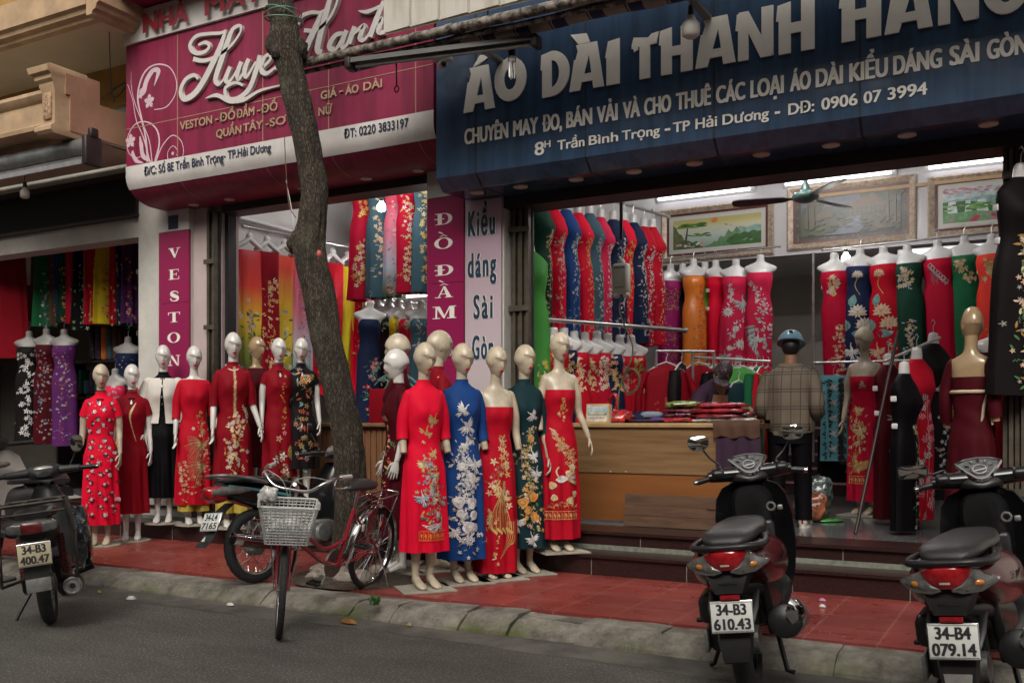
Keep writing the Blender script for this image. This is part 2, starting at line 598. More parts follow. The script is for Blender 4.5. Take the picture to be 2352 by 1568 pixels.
part(left,"back_wall",mat("dim_brown_wall",(.07,.06,.05),.8),[(-16,-8.2,10.5,10.62,.3,3.7)])
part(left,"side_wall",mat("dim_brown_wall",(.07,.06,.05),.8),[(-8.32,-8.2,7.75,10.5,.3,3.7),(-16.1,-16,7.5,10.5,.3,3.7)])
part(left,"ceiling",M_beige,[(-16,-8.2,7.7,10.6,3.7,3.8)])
part(left,"lintel",M_pillar,[(-16,-8.88,7.5,7.75,3.44,3.66)])
part(left,"transom",M_black,[(-16,-8.88,7.62,7.75,3.66,4.18)])
part(left,"transom_sill",M_dark,[(-16,-8.87,7.44,7.62,3.655,3.69),(-16,-8.87,7.46,7.62,4.12,4.18),(-8.93,-8.875,7.46,7.62,3.69,4.12)])
part(left,"upper_wall",M_pillar,[(-16,-8.05,7.5,7.75,4.18,4.95)])
part(left,"ochre_wall",M_ochre,[(-16,-8.05,7.45,7.75,4.95,7.2)])
part(left,"pillar",M_pillar,[(-8.88,-8.06,7.46,7.75,.28,4.18)])
# balcony: parapet with moulded front, corner pier, stained side face
mb = MB(M_cream)
def mould(mb,prof,x0,x1):
 """a moulding run along the street: (y, z) outline"""
 mb.loft([[Vector((x,y,z)) for y,z in prof] for x in (x0,x1)])
Yb = 6.3
mould(mb,[(Yb+.35,4.30),(Yb+.02,4.30),(Yb-.04,4.32),(Yb-.05,4.36),(Yb,4.39),(Yb,4.60),(Yb-.03,4.62),(Yb-.06,4.67),(Yb-.05,4.71),(Yb-.01,4.73),(Yb+.35,4.73)],-16,-8.84)
mb.build("balcony_parapet",left,30,world=True)
mb = MB(M_cream)
def ring_sq(x0,x1,y0,y1,z):
 return [Vector((x0,y0,z)),Vector((x1,y0,z)),Vector((x1,y1,z)),Vector((x0,y1,z))]
pp = [(4.24,.02),(4.27,.05),(4.31,.05),(4.35,.0),(4.68,.0),(4.72,.02),(4.75,.02),(4.78,.05),(4.82,.05),(4.84,.09),(4.90,.10),(4.92,.06)]
mb.loft([ring_sq(-8.84-o,-8.64+o*.2,6.24-o,6.6,z) for z,o in pp])
mb.build("balcony_pier",left,30,world=True)
mb = MB(mat("carved_panel",(.42,.27,.16),.8,var=.5,scale=40,bump=1,bscale=90))
mb.rbox(Vector((-8.74,6.232,4.52)),(.12,.03,.27),b=.03)
mb.build("carved_ornament",left,40,world=True)
mb = MB(M_terra)
mb.box(-8.66,-8.62,6.4,7.5,4.30,4.66)
mb.box(-8.66,-8.621,6.35,6.75,4.66,4.90)
mb.build("balcony_side",left,0,world=True)
part(left,"balcony_slab",M_soffit,[(-16,-8.665,6.66,7.45,4.27,4.299)])
# upper slab with cornice
part(left,"upper_slab",M_soffit,[(-16,-8.3,6.5,7.46,5.40,5.5)])
mb = MB(M_cream)
pc = [(6.52,5.38),(6.44,5.38),(6.43,5.41),(6.38,5.43),(6.37,5.47),(6.33,5.49),(6.33,5.75),(6.52,5.75)]
mb.loft([[Vector((x,y,z)) for y,z in pc] for x in (-16,-8.3)])
mb.loft([[Vector((-8.3+(6.52-y),yy,z)) for y,z in pc] for yy in (6.34,7.45)])
mb.build("upper_cornice",left,25,world=True)
# awning roller with its bracket
aw = thing("awning_roller","grey steel awning roller with dark end bracket under the balcony","awning",W(205,340,Y=6.5))
mb = MB(M_greymetal)
A,B = W(205,335,Y=6.5),W(-60,398,Y=6.5)
B.z = A.z
mb.tube([A,B],.085,n=14)
mb.build("roller",aw,40,world=True)
mb = MB(M_steel)
mb.tube([A+Vector((0,-.02,-.12)),B+Vector((0,-.02,-.12))],.022)
mb.box(B.x,A.x,A.y-.09,A.y-.06,A.z-.2,A.z-.15)
mb.build("front_bar",aw,40,world=True)
mb = MB(M_dark)
mb.rbox(A+Vector((.04,0,-.06)),(.07,.2,.3),b=.02)
mb.rbox(A+Vector((.06,.0,.12)),(.06,.1,.1),b=.02)
mb.build("bracket",aw,40,world=True)
def bulb_lamp(name,label,p,drop,r,m,cat="bulb",m2=None):
 t = thing(name,label,cat,p)
 mb = MB(m2 or M_black)
 mb.tube([p+Vector((0,0,r*1.6)),p+Vector((0,0,r*1.6+drop))],.004,n=5)
 mb.build("flex",t,40,world=True)
 mb = MB(mat("lamp_holder",(.03,.028,.026),.5))
 mb.lathe([(.012,r*2.4),(.02,r*2.2),(.022,r*1.2),(.0,r*1.1)],n=12,M=Matrix.Translation(p))
 mb.build("holder",t,40,world=True)
 mb = MB(m)
 mb.lathe([(.0,-r*1.25),(r*.6,-r*1.2),(r*.95,-r*.9),(r,-r*.3),(r*.97,r*.3),(r*.55,r*.75),(r*.4,r*1.2)],n=16,M=Matrix.Translation(p))
 mb.build("glass",t,50,world=True)
 return t
bulb_lamp("hanging_bulb","unlit white bulb hanging below the balcony of the ochre house",W(57,443,Y=6.7),.28,.05,M_offwhite)
bulb_lamp("hanging_bulb","unlit white bulb hanging in front of the big letter H of the blue sign",W(1587,62,Y=6.35),.3,.062,M_offwhite)
bulb_lamp("hanging_bulb","glowing white bulb hanging in front of the red and teal dresses",W(876,474,Y=8.4),.7,.045,M_bulb,m2=mat("yellow_flex",(.45,.3,.1),.6))
def shutter(label,x0,x1,y,z0,z1,n):
 t = thing("folding_shutter",label,"shutter",((x0+x1)/2,y,z0))
 mb = MB(M_shutter)
 w = (x1-x0)/n
 for i in range(n):
  mb.box(x0+i*w,x0+i*w+w*.72,y-(.04 if i % 2 else .012),y+.06,z0,z1)
  mb.box(x0+i*w+w*.72,x0+(i+1)*w,y+.02,y+.05,z0,z1,M_black)
 mb.build("slat_pack",t,0,world=True)
 mb = MB(M_shutter)
 for z in (z0+.4,z0+1.15,z0+1.9,z0+2.6):
  mb.box(x0-.004,x1+.004,y-.055,y-.042,z,z+.05)
 mb.build("cross_band",t,0,world=True)
 return t
shutter("bronze folding shutter packed beside the lilac sign panel",-4.17,-3.97,7.58,.44,3.25,6)
shutter("bronze folding shutter packed beside the far right dark floral dress",-.24,.1,7.56,.44,3.25,9)
shutter("thin bronze shutter packed against the pinkish pilaster of the pink shop",-7.855,-7.71,7.5,.44,3.6,4)
shutter("thin bronze shutter packed against the white wall of the dim fabric shop",-9.04,-8.89,7.62,.44,3.44,4)
# ---------------------------------------------------------------- signs
def vinyl(N,L,tc,b,c):
 """weathered sheet: faint ripples and rain streaks"""
 o = tc.outputs["Object"]
 bumped(N,L,b,noise(N,L,o,1.6,3,.5),.35,.05)
 st = ramp(N,L,noise(N,L,o,3,6,.7,(3,3,.22)),[(.36,(.66,.64,.62)),(.56,(1,1,1))])
 return mixc(N,L,1.,c,st,'MULTIPLY')
def _bluepanel(N,L,tc,b):
 return vinyl(N,L,tc,b,ramp(N,L,noise(N,L,tc.outputs["Object"],.5,3),[(.35,(.030,.062,.125)),(.65,(.040,.080,.150))]))
M_blue = node_color("blue_sign_panel",_bluepanel,.22,.2)
M_letter = mat("grey_white_letters",(.80,.77,.71),.5,var=.05)
bs = thing("shop_sign","long dark blue shop sign with big off-white letters and phone number","sign",(-2,6.9,3.4),group="signs above the shops")
XL,XR = -4.53,2.4
prof = [(6.9,5.2),(6.9,3.43),(6.915,3.415),(7.0,3.335),(7.015,3.33),(7.44,3.352),(7.44,5.2)]
mb = MB(M_blue)
mb.loft([[Vector((x,y,z)) for y,z in prof] for x in (XL,XR)])
mb.build("panel",bs,20,world=True)
mb = MB(M_black)
for px in (1093,1345,1640,1975):
 xx = W(px,300,Y=6.9).x
 mb.loft([[Vector((xx+dx,y-.002-(.0 if k else 0),z-.002*(k > 1))) for dx in (-.007,.007)] for k,(y,z) in enumerate(prof[:6])],closed=False)
mb.build("panel_joint",bs,0,world=True)
big = {
 'A': [[(.00,0),(.22,0),(.29,.24),(.29,.24),(.37,.52),(.46,.76),(.41,1),(.14,1),(.12,.93),(.15,.87),(.11,.66),(.07,.66),(.09,.58)][:0] or [(0,0),(.24,0),(.46,.74),(.44,1),(.16,1),(.20,.86),(.145,.68),(.11,.68)],
       [(.56,.0),(.80,.0),(.64,1),(.441,1),(.461,.74)],[(.235,.17),(.59,.17),(.56,.34),(.29,.34)]],
 'I': [[(.06,0),(.36,0),(.36,1),(.10,.97),(.03,.62),(.06,.62)]],
 'T': [[(.0,.78),(.0,.70),(.05,.70),(.05,.62),(.16,.66),(.16,.72),(.62,.72),(.68,.97),(.5,.95),(.42,.88),(.05,.94)],[(.2,0),(.46,0),(.46,.73),(.2,.73)]],
 'H': [[(.05,0),(.27,0),(.27,1),(.03,.96),(.0,.66),(.05,.66)],[(.46,0),(.70,0),(.70,1),(.46,.98)],[(.26,.38),(.47,.38),(.47,.58),(.26,.58)]],
 'N': [[(.05,0),(.25,0),(.25,.95),(.03,.95),(.0,.62),(.05,.62)],[(.25,.98),(.06,.98),(.48,0),(.70,0)],[(.5,.3),(.72,.0),(.72,1),(.5,1)]],
 'D': [[(.04,0),(.28,0),(.28,1),(.02,.95),(.0,.62),(.04,.62)]],
 'O': [],'G': [],
}
bigw = {'A': .80,'I': .40,'T': .68,'H': .72,'N': .73,'D': .74,'O': .80,'G': .8}
def big_letter(mb,ch,M,w,h,m,d):
 k = 0
 for poly in big[ch]:
  mb.prism([(x*w,y*h) for x,y in poly],M,d+.0004*k,m)
  k += 1
 if ch in 'DOG':
  cx,rx,ix = (.28,.46,.2) if ch == 'D' else (.40,.40,.16)
  cy,ry,iy = .5,.5,(.24 if ch == 'O' else .3)
  a0,a1 = (-90,90) if ch == 'D' else ((0,360) if ch == 'O' else (40,340))
  n = 22
  rings = []
  for i in range(n+1):
   a = R(a0+(a1-a0)*i/n)
   c,s_ = math.cos(a),math.sin(a)
   pi_ = ((cx+ix*c)*w,(cy+iy*s_)*h)
   po = ((cx+rx*c)*w,(cy+ry*s_)*h)
   rings.append([M @ Vector((*pi_,0)),M @ Vector((*po,0)),M @ Vector((*po,d+.0003*5)),M @ Vector((*pi_,d+.0003*5))])
  mb.loft(rings,m,(ch != 'O',)*2)
# letters: left foot pixel, width in pixels, height in pixels
mb = MB(M_letter)
for ch,px,py,wpx,hpx in (('A',1066,261,71,100),('O',1137,240,73,100),('D',1243,227,66,103),('A',1309,213,79,104),('I',1388,199,40,103),
                             ('T',1452,187,62,104),('H',1514,176,80,106),('A',1598,160,92,110),('N',1690,144,88,113),('H',1783,129,91,117),
                             ('H',1927,101,100,120),('A',2032,82,111,123),('N',2148,62,102,128),('G',2256,44,112,132)):
 A = W(px,py,Y=6.9)
 w = (W(px+wpx,py,Y=6.9).x-A.x)/bigw[ch]
 h = W(px,py-hpx,Y=6.9).z-A.z
 big_letter(mb,ch,facade(A),w,h,M_letter,.012)
for poly in ([(1088,155),(1104,128),(1130,128),(1100,150)],[(1312,82),(1348,78),(1356,98),(1330,104)][::-1],[(2075,-44),(2110,-40),(2115,-26),(2090,-20)]):
 P = [W(*q,Y=6.9) for q in poly]
 mb.prism([(p.x-P[0].x,p.z-P[0].z) for p in P],facade(P[0]),.0125,M_letter)
mb.build("large_lettering",bs,20,world=True)
mb = MB(M_letter)
for s_,a,b_,h in (("CHUYÊN MAY ĐO, BÁN VẢI VÀ CHO THUÊ CÁC LOẠI ÁO DÀI KIỂU DÁNG SÀI GÒN",(1067,333),(2356,125),52),):
 words_ = [("CHUYÊN",1069,1171,330,315),("MAY",1181,1238,313,305),("ĐO,",1248,1292,303,298),("BÁN",1303,1362,295,287),("VẢI",1373,1420,284,277),("VÀ",1433,1471,275,270),("CHO",1482,1543,267,258),("THUÊ",1555,1635,256,244),
              ("CÁC",1647,1713,242,232),("LOẠI",1726,1802,230,219),("ÁO",1817,1863,217,210),("DÀI",1876,1937,208,199),("KIỂU",1953,2041,196,183),("DÁNG",2054,2166,181,164),("SÀI",2183,2250,160,150),("GÒN",2269,2362,147,134)]
 z_ = W(1067,333,Y=6.9).z
 for w_,xa,xb,ya,yb in words_:
  A,B = W(xa,ya,Y=6.9),W(xb,yb,Y=6.9)
  h = W(xa,ya-34*(1+(xa-1067)/4600),Y=6.9).z-A.z
  A.z = z_
  text(mb,w_,facade(A),(B.x-A.x)*.965,h,M_letter,d=.008,bold=.05)
mb.build("trade_lettering",bs,20,world=True)
mb = MB(M_letter)
z_ = W(1284,345,Y=6.9).z
for w_,xa,xb,ya,cap in (("8",1230,1250,358,29),("H",1252,1265,340,15),("Trần",1282,1343,344,21),("Bình",1354,1420,335,21),("Trọng",1430,1516,320,21),("-",1528,1540,306,33),("TP",1547,1585,303,22),
       ("Hải",1599,1647,292,23),("Dương",1661,1766,280,23),("-",1780,1792,262,35),("DĐ:",1812,1870,262,25),("0906",1888,1969,250,26),("07",1985,2024,234,26),("3994",2040,2129,224,27)):
 A = W(xa,ya,Y=6.9)
 w = W(xb,ya,Y=6.9).x-A.x
 h = W(xa,ya-cap,Y=6.9).z-A.z
 A.z = z_ if w_ not in ("8","H") else A.z
 if w_ == "-":
  mb.prism([(0,.022),(w,.022),(w,.038),(0,.038)],facade(A),.008)
 else:
  text(mb,w_,facade(A),w,h,M_letter,d=.008,bold=.04)
mb.build("address_lettering",bs,20,world=True)
M_dl = mat("downlight_rim",(.55,.47,.4),.4,var=.1)
M_dlg = mat("downlight_glass",(.28,.2,.17),.15,var=.1)
for i,px in enumerate((1094,1194,1322,1455,1594,1748,1908,2083,2270)):
 xx = W(px,400,Y=7.15).x
 mb = MB(M_dl)
 mb.lathe([(.062,0),(.062,-.008),(.05,-.012),(.044,-.006),(.0,-.006)],n=20,M=Matrix.Translation((xx,7.16,3.338)))
 d_ = mb.build("downlight",bs,40,world=True)
M_pink = node_color("pink_sign_panel",lambda N,L,tc,b: vinyl(N,L,tc,b,ramp(N,L,noise(N,L,tc.outputs["Object"],.7,3),[(.3,(.21,.012,.050)),(.7,(.27,.018,.068))])),.5,0)
M_band = mat("sign_white_band",(.58,.55,.53),.4,var=.16,scale=1.6,bump=.06,bscale=3)
ps = thing("shop_sign","pink shop sign with silver script letters, white bands and scroll flowers","sign",(-6.4,6.9,3.7),group="signs above the shops")
PX0,PX1 = -8.4,-4.56
zb = 3.92
arc = [(7.24-.34*math.cos(R(a)),zb-.26*math.sin(R(a))) for a in range(0,91,10)]
prof = [(6.9,5.62)]+arc+[(7.5,3.66),(7.5,5.62)]
mb = MB(M_pink)
mb.loft([[Vector((x,y,z)) for y,z in prof] for x in (PX0,PX1)])
mb.build("panel",ps,30,world=True)
def band(mb,x0,x1,pts,off):
 v = [(x,y-off[0]*k0,z-off[0]*k1) for (y,z,k0,k1) in pts for x in (x0,x1)]
 mb.add(v,[(2*i,2*i+1,2*i+3,2*i+2)[::-1] for i in range(len(pts)-1)])
mb = MB(M_band)
zt = W(300,382,Y=6.9).z
pts = [(6.9,zt,1,0)]+[(y,z,math.cos(R(a)),math.sin(R(a))) for a,(y,z) in zip(range(0,91,10),arc)][:4]
band(mb,PX0-.004,PX1+.004,pts,(.004,))
mb.box(PX0-.01,PX1,6.87,6.9,5.28,5.60)
mb.build("white_band",ps,30,world=True)
M_seam = mat("seam_gold",(.36,.2,.13),.4,var=.1)
mb = MB(M_seam)
for px in (408,604,800-45,815+140):
 xx = W(px,260,Y=6.9).x
 mb.box(xx-.005,xx+.005,6.897,6.9,zt,5.27)
 mb.add([(xx+d_,y-.002*math.cos(R(a)),z-.002*math.sin(R(a))) for a,(y,z) in list(zip(range(0,91,10),arc))[3:] for d_ in (-.004,.004)],[(2*i,2*i+2,2*i+3,2*i+1) for i in range(6)])
zz = W(408,273,Y=6.9).z
mb.box(PX0,PX1,6.8965,6.9,zz-.004,zz+.004)
mb.build("panel_joint",ps,0,world=True)
M_silver = mat("silver_letters",(.56,.53,.51),.45,var=.05)
M_brass = mat("brass_letters",(.48,.36,.22),.35,.4,var=.2,scale=3)
M_navy = mat("navy_lettering",(.02,.025,.06),.5)
M_red = mat("dark_red_letters",(.22,.008,.02),.4)
mb = MB(M_brass)
for s_,a,b_,cp in (("VESTON",(417,300),(490,285),18),("-",(497,278),(504,276),18),("ĐỒ",(508,281),(543,274),18),("ĐẦM",(547,273),(587,265),18),("-",(593,258),(600,256),18),("ĐỒ",(603,262),(640,253),18),("QUÝ",(665,246),(716,234),18),("GIÁ",(740,231),(776,222),18),("-",(782,214),(790,212),18),
                      ("ÁO",(797,219),(826,213),18),("DÀI",(838,211),(880,200),18),("QUẦN",(500,319),(557,306),18),("TÂY",(562,305),(606,295),18),("-",(613,289),(620,287),18),("SƠ",(623,293),(660,284),18),("MI",(668,282),(705,274),18),("NỮ",(735,268),(765,261),18)):
 if s_ == "-":
  A,B = W(*a,Y=6.9),W(*b_,Y=6.9)
  mb.prism([(0,0),(B.x-A.x,0),(B.x-A.x,.014),(0,.014)],facade(A),.018)
 else:
  sign_text(mb,s_,a,b_,cp,6.9,M_brass,d=.018,bold=.045)
mb.build("brass_lettering",ps,20,world=True)
mb = MB(M_navy)
for s_,a,b_,cp in (("Đ/C: Số 8E Trần Bình Trọng",(331,405),(513,368),18),("- TP.Hải Dương",(514,367),(622,346),18),("ĐT: 0220 3833197",(790,319),(938,289),19)):
 A,B = W(*a,Y=6.89),W(*b_,Y=6.89)
 A.z = (A.z+B.z)/2
 A.y = 6.892
 text(mb,s_,facade(A),B.x-A.x,W(a[0],a[1]-cp,Y=6.89).z-W(*a,Y=6.89).z,M_navy,d=.002,bold=.035)
mb.build("address_lettering",ps,20,world=True)
mb = MB(M_silver)
FP = facade(Vector((0,6.9,0)))
def pen(pts,ws,k,ox=0.,oy=0.):
 P = [W(ox+x*k,oy+y*k,Y=6.9) for x,y in pts]
 ribbon(mb,[(p.x,p.z) for p in P],[w*k*.0046 for w in ws],FP,.035,M_silver)
k1 = .3297
pen([(1400,322),(1452,305),(1476,335),(1440,372),(1375,375),(1342,325),(1385,262),(1470,245),(1555,240),(1590,222)],[14,26,22,26,34,26,22,20,16],k1)
pen([(1590,222),(1555,330),(1500,450),(1432,580),(1368,665),(1300,696),(1276,640),(1312,562),(1372,532),(1398,560)],[22,44,48,46,40,34,30,26,18],k1)
pen([(1365,420),(1440,432),(1530,400),(1625,330),(1690,240),(1690,190),(1640,215),(1605,300),(1560,430),(1520,560),(1545,600)],[30,26,22,20,16,20,30,42,46,42,24],k1)
pen([(1545,600),(1580,555),(1622,475)],[16,16,16],k1)
pen([(1622,475),(1590,560),(1620,575),(1680,480)],[34,38,20,16],k1)
pen([(1700,440),(1672,520),(1682,560),(1740,480)],[34,38,24,14],k1)
pen([(1752,420),(1722,500),(1738,545),(1800,440)],[34,38,22,14],k1)
pen([(1830,395),(1800,510),(1752,630),(1672,695),(1600,690),(1590,620),(1660,585),(1712,605)],[36,40,36,30,26,24,20,14],k1)
pen([(1450,694),(1530,672),(1620,712),(1720,702),(1830,640),(1990,600)],[4,26,30,26,18,6],k1)
pen([(1850,480),(1905,420),(1886,392),(1850,430),(1842,500),(1880,520),(1960,460)],[18,22,20,34,38,24,14],k1)
pen([(1985,400),(1950,500)],[34,36],k1)
pen([(1965,440),(2040,390),(2030,470),(2080,470)],[14,30,36,18],k1)
k2,ox2 = .3418,229.7
pen([(1352,175),(1375,120),(1440,95),(1500,95),(1555,60)],[20,26,22,18,12],k2,ox2)
pen([(1505,95),(1465,200),(1410,320),(1395,385)],[22,44,46,30],k2,ox2)
pen([(1390,215),(1480,210),(1570,120),(1618,-10),(1590,-60),(1540,90),(1480,330),(1510,360)],[24,20,18,16,24,42,44,24],k2,ox2)
pen([(1650,235),(1600,250),(1560,320),(1600,345),(1660,240)],[20,30,38,24,16],k2,ox2)
pen([(1675,215),(1640,310),(1670,320),(1720,240)],[32,36,20,14],k2,ox2)
pen([(1730,190),(1690,305)],[34,38],k2,ox2)
pen([(1712,250),(1790,185),(1765,265),(1800,275),(1850,200)],[14,30,36,20,14],k2,ox2)
pen([(1925,20),(1880,130),(1830,260)],[28,36,38],k2,ox2)
pen([(1850,200),(1910,140),(1890,220),(1930,230)],[14,30,36,18],k2,ox2)
pen([(1755,85),(1820,90),(1930,40)],[4,24,14],k2,ox2)
mb.build("script_lettering",ps,35,world=True)
mb = MB(M_red)
for s_,a,b_,cp in (("NHÀ",(336,78),(437,58),34),("MAY",(478,40),(610,12),36)):
 A,B = W(*a,Y=6.86),W(*b_,Y=6.86)
 A.z = 5.33
 A.y = 6.87
 text(mb,s_,facade(A),B.x-A.x,.19,M_red,d=.045,bold=.06)
mb.build("red_lettering",ps,20,world=True)
M_scroll = mat("pale_scroll_print",(.58,.44,.48),.35,var=.1)
mb = MB(M_scroll)
def scroll(pts,ws):
 P = [W(x*k1,y*k1,Y=6.9) for x,y in pts]
 ribbon(mb,[(p.x,p.z) for p in P],[w*k1*.0046 for w in ws],FP,.0008,M_scroll,6)
scroll([(1030,1130),(1015,960),(985,820),(960,690),(975,580),(1020,490),(1095,450),(1180,470),(1228,560),(1220,660),(1160,745),(1075,765)],[20,16,14,16,14,12,10,8,7,7,7,5])
scroll([(1060,1130),(1040,980),(990,850),(940,720),(915,600),(915,500)],[10,8,7,6,4,2])
scroll([(1045,1130),(1000,960),(950,840),(925,700),(890,590)],[12,8,6,5,4])
scroll([(1080,1125),(1110,1000),(1090,900),(1020,850),(940,870),(890,960),(895,1060),(950,1100),(1000,1080)],[16,14,12,9,8,7,7,6,5])
scroll([(1085,1130),(1130,1020),(1200,945),(1260,980),(1280,1060),(1262,1110)],[12,9,7,6,5,4])
scroll([(1170,1110),(1170,1060),(1205,1018),(1238,1050),(1230,1085)],[5,5,5,5,4])
scroll([(955,690),(1000,640),(1025,560),(1085,480)],[4,46,40,6])
scroll([(1010,560),(1060,495),(1105,500),(1075,600)],[6,26,40,4])
scroll([(985,690),(985,640),(1020,610)],[4,40,4])
scroll([(1060,1130),(1000,1090),(985,1010),(975,950)],[4,34,34,4])
scroll([(1000,1135),(950,1120),(925,1070),(930,1050)],[4,30,26,4])
def petals(cx,cy,r):
 P = W(cx*k1,cy*k1,Y=6.9)
 s_ = r*k1*.0046
 for i in range(5):
  a = R(90+72*i)
  pts = [(0,0),(s_*.35,s_*.28),(s_*.75,s_*.36),(s_*1.12,0),(s_*.75,-s_*.36),(s_*.35,-s_*.28)]
  mb.lay += 1
  mb.prism([(P.x+x*math.cos(a)-y*math.sin(a),P.z+x*math.sin(a)+y*math.cos(a)) for x,y in pts],FP,.0008+.0003*mb.lay,M_scroll)
petals(1042,708,46)
petals(912,985,46)
ribbon_c = W(1205*k1,1070*k1,Y=6.9)
mb.prism([(ribbon_c.x+.018*math.cos(a/12*6.283),ribbon_c.z+.018*math.sin(a/12*6.283)) for a in range(12)],FP,.003,M_scroll)
mb.build("scroll_flower_print",ps,0,world=True)
for px in (438,520,690,835,955):
 xx = W(px,430,Y=7.3).x
 mb = MB(M_dl)
 mb.lathe([(.055,0),(.055,-.008),(.045,-.012),(.04,-.006),(.0,-.006)],n=20,M=Matrix.Translation((xx,7.34,3.66)))
 mb.build("downlight",ps,40,world=True)
# vertical panels
def serif(ch):
 t,n,s_ = .26,.075,.06
 S = lambda x0,x1,y: [(x0,y),(x1,y),(x1,y+s_),(x0,y+s_)]
 D = {'V': [[(.08,1),(.36,1),(.62,.1),(.5,0)],[(.82,1),(.90,1),(.56,0),(.48,.02)],S(0,.46,.94),S(.68,1,.94)],
         'E': [[(.12,0),(.38,0),(.38,1),(.12,1)],S(0,.9,.94),S(0,.94,0),S(.3,.72,.48),[(.86,.94),(.9,.94),(.9,.74),(.86,.74)],[(.9,.06),(.94,.06),(.94,.28),(.9,.28)],[(.68,.36),(.72,.36),(.72,.66),(.68,.66)]],
         'T': [[(.37,0),(.63,0),(.63,1),(.37,1)],S(.02,.98,.94),S(.22,.78,0),[(.02,.94),(.07,.94),(.07,.72),(.02,.72)],[(.93,.94),(.98,.94),(.98,.72),(.93,.72)]],
         'N': [[(.14,0),(.22,0),(.22,1),(.14,1)],[(.80,0),(.88,0),(.88,1),(.80,1)],[(.12,1),(.36,1),(.87,0),(.74,0)],S(0,.36,0),S(0,.3,.94),S(.66,1,.94)],
         'M': [[(.12,0),(.19,0),(.19,1),(.12,1)],[(.72,0),(.92,0),(.92,1),(.72,1)],[(.12,1),(.3,1),(.52,.2),(.46,.02)],[(.78,1),(.72,1),(.45,.05),(.5,.0)],S(0,.32,0),S(.62,1,0),S(0,.28,.94),S(.74,1,.94)],
         'A': [[(.16,0),(.22,0),(.52,.9),(.48,1)],[(.66,0),(.92,0),(.56,1),(.46,1)],S(0,.34,0),S(.56,1,0),S(.3,.74,.3)],
         'D': [[(.14,0),(.38,0),(.38,1),(.14,1)],S(0,.5,.94),S(0,.5,0)]}
 return D.get(ch,[])
def serif_letter(mb,ch,M,w,h,m):
 k = 0
 base = {'Đ': 'D','Ồ': 'O','Ầ': 'A'}.get(ch,ch)
 polys = serif(base)
 if ch == 'Đ':
  polys = polys+[[(-.05,.46),(.52,.46),(.52,.54),(-.05,.54)]]
 if ch in 'ỒẦ':
  polys = polys+[[(.26,1.08),(.33,1.08),(.5,1.2),(.5,1.26)],[(.5,1.26),(.5,1.2),(.67,1.08),(.74,1.08)],[(.2,1.5),(.3,1.54),(.5,1.34),(.44,1.33)]]
 for poly in polys:
  mb.prism([(x*w,y*h) for x,y in poly],M,.002+.0003*k,m)
  k += 1
 if base in 'OD':
  n = 24
  a0,a1,cx = (0,360,.5) if base == 'O' else (-90,90,.48)
  rings = []
  for i in range(n+1):
   a = R(a0+(a1-a0)*i/n)
   c,s2 = math.cos(a),math.sin(a)
   po = ((cx+.5*c)*w,(.5+.5*s2)*h)
   pi_ = ((cx+.28*c)*w,(.5+.44*s2)*h)
   rings.append([M @ Vector((*pi_,0)),M @ Vector((*po,0)),M @ Vector((*po,.004)),M @ Vector((*pi_,.004))])
  mb.loft(rings,m,(base == 'D',)*2)
 if base == 'S':
  ribbon(mb,[(x*w,y*h) for x,y in ((.84,.74),(.74,.9),(.5,.965),(.22,.86),(.2,.68),(.5,.52),(.8,.34),(.78,.13),(.5,.035),(.22,.12),(.12,.3))],[.1*w,.06*w,.06*w,.13*w,.22*w,.26*w,.22*w,.13*w,.06*w,.06*w,.1*w],M,.002,m)
def vpanel(label,x0,x1,y,segs,letters,mlet,group):
 t = thing("pillar_sign",label,"sign",((x0+x1)/2,y,segs[0][0]),group=group)
 mb = MB(segs[0][2])
 for z0,z1,m in segs:
  mb.box(x0,x1,y-.03,y,z0,z1-.004,m)
 mb.build("panel",t,0,world=True)
 mb = MB(mlet)
 for ch,px,py,wpx,hpx in letters:
  A = W(px,py,Y=y-.03)
  w = W(px+wpx,py,Y=y-.03).x-A.x
  h = W(px,py-hpx,Y=y-.03).z-A.z
  serif_letter(mb,ch,facade(A),w,h,mlet)
 mb.build("lettering",t,20,world=True)
 return t
M_mag = mat("magenta_panel",(.26,.012,.075),.3,var=.08,scale=1)
M_wpan = mat("panel_white",(.56,.55,.53),.45,var=.05)
zs = [W(400,y,Y=7.43).z for y in (850,695,530,475)]
vp = vpanel("narrow magenta pillar sign with six pale serif letters and a navy square on top",-8.52,-8.06,7.459,[(.6,zs[1],M_mag),(zs[1],zs[2],M_mag),(zs[2],zs[3],M_wpan)],
       [('V',387,594,27,23),('E',388,643,25,23),('S',389,693,24,24),('T',386,741,28,23),('O',385,788,29,24),('N',386,840,28,24)],M_letter,"pillar signs between the shops")
mb = MB(M_navy)
A = W(388,532,Y=7.42)
mb.prism([(.0,.0),(.15,.0),(.15,.15),(.0,.15)],facade(W(387,528,Y=7.429)),.004)
mb.build("navy_square",vp,0,world=True)
zs = [W(1015,y,Y=7.43).z for y in (900,650,452,385)]
vp = vpanel("tall magenta pillar sign with large pale serif letters beside the lilac panel",-4.98,-4.585,7.459,[(.44,zs[1],M_mag),(zs[1],zs[2],M_mag),(zs[2],zs[3]+.3,M_wpan)],
       [('Đ',1000,518,40,26),('Ồ',998,574,42,26),('Đ',1000,634,42,24),('Ầ',999,685,42,26),('M',994,733,54,28),('Đ',1000,822,40,26)],M_letter,"pillar signs between the shops")
M_lil = node_color("lilac_panel",lambda N,L,tc,b: (lambda s: (L.new(tc.outputs["Generated"],s.inputs[0]),ramp(N,L,s.outputs[2],[(.0,(.50,.46,.47)),(.5,(.50,.43,.46)),(1,(.50,.33,.42))]))[-1])(N.new("ShaderNodeSeparateXYZ")),.4)
lp = thing("pillar_sign","lilac pillar sign with tall narrow navy letters outlined in white","sign",(-4.38,7.459,.44),group="pillar signs between the shops")
mb = MB(M_lil)
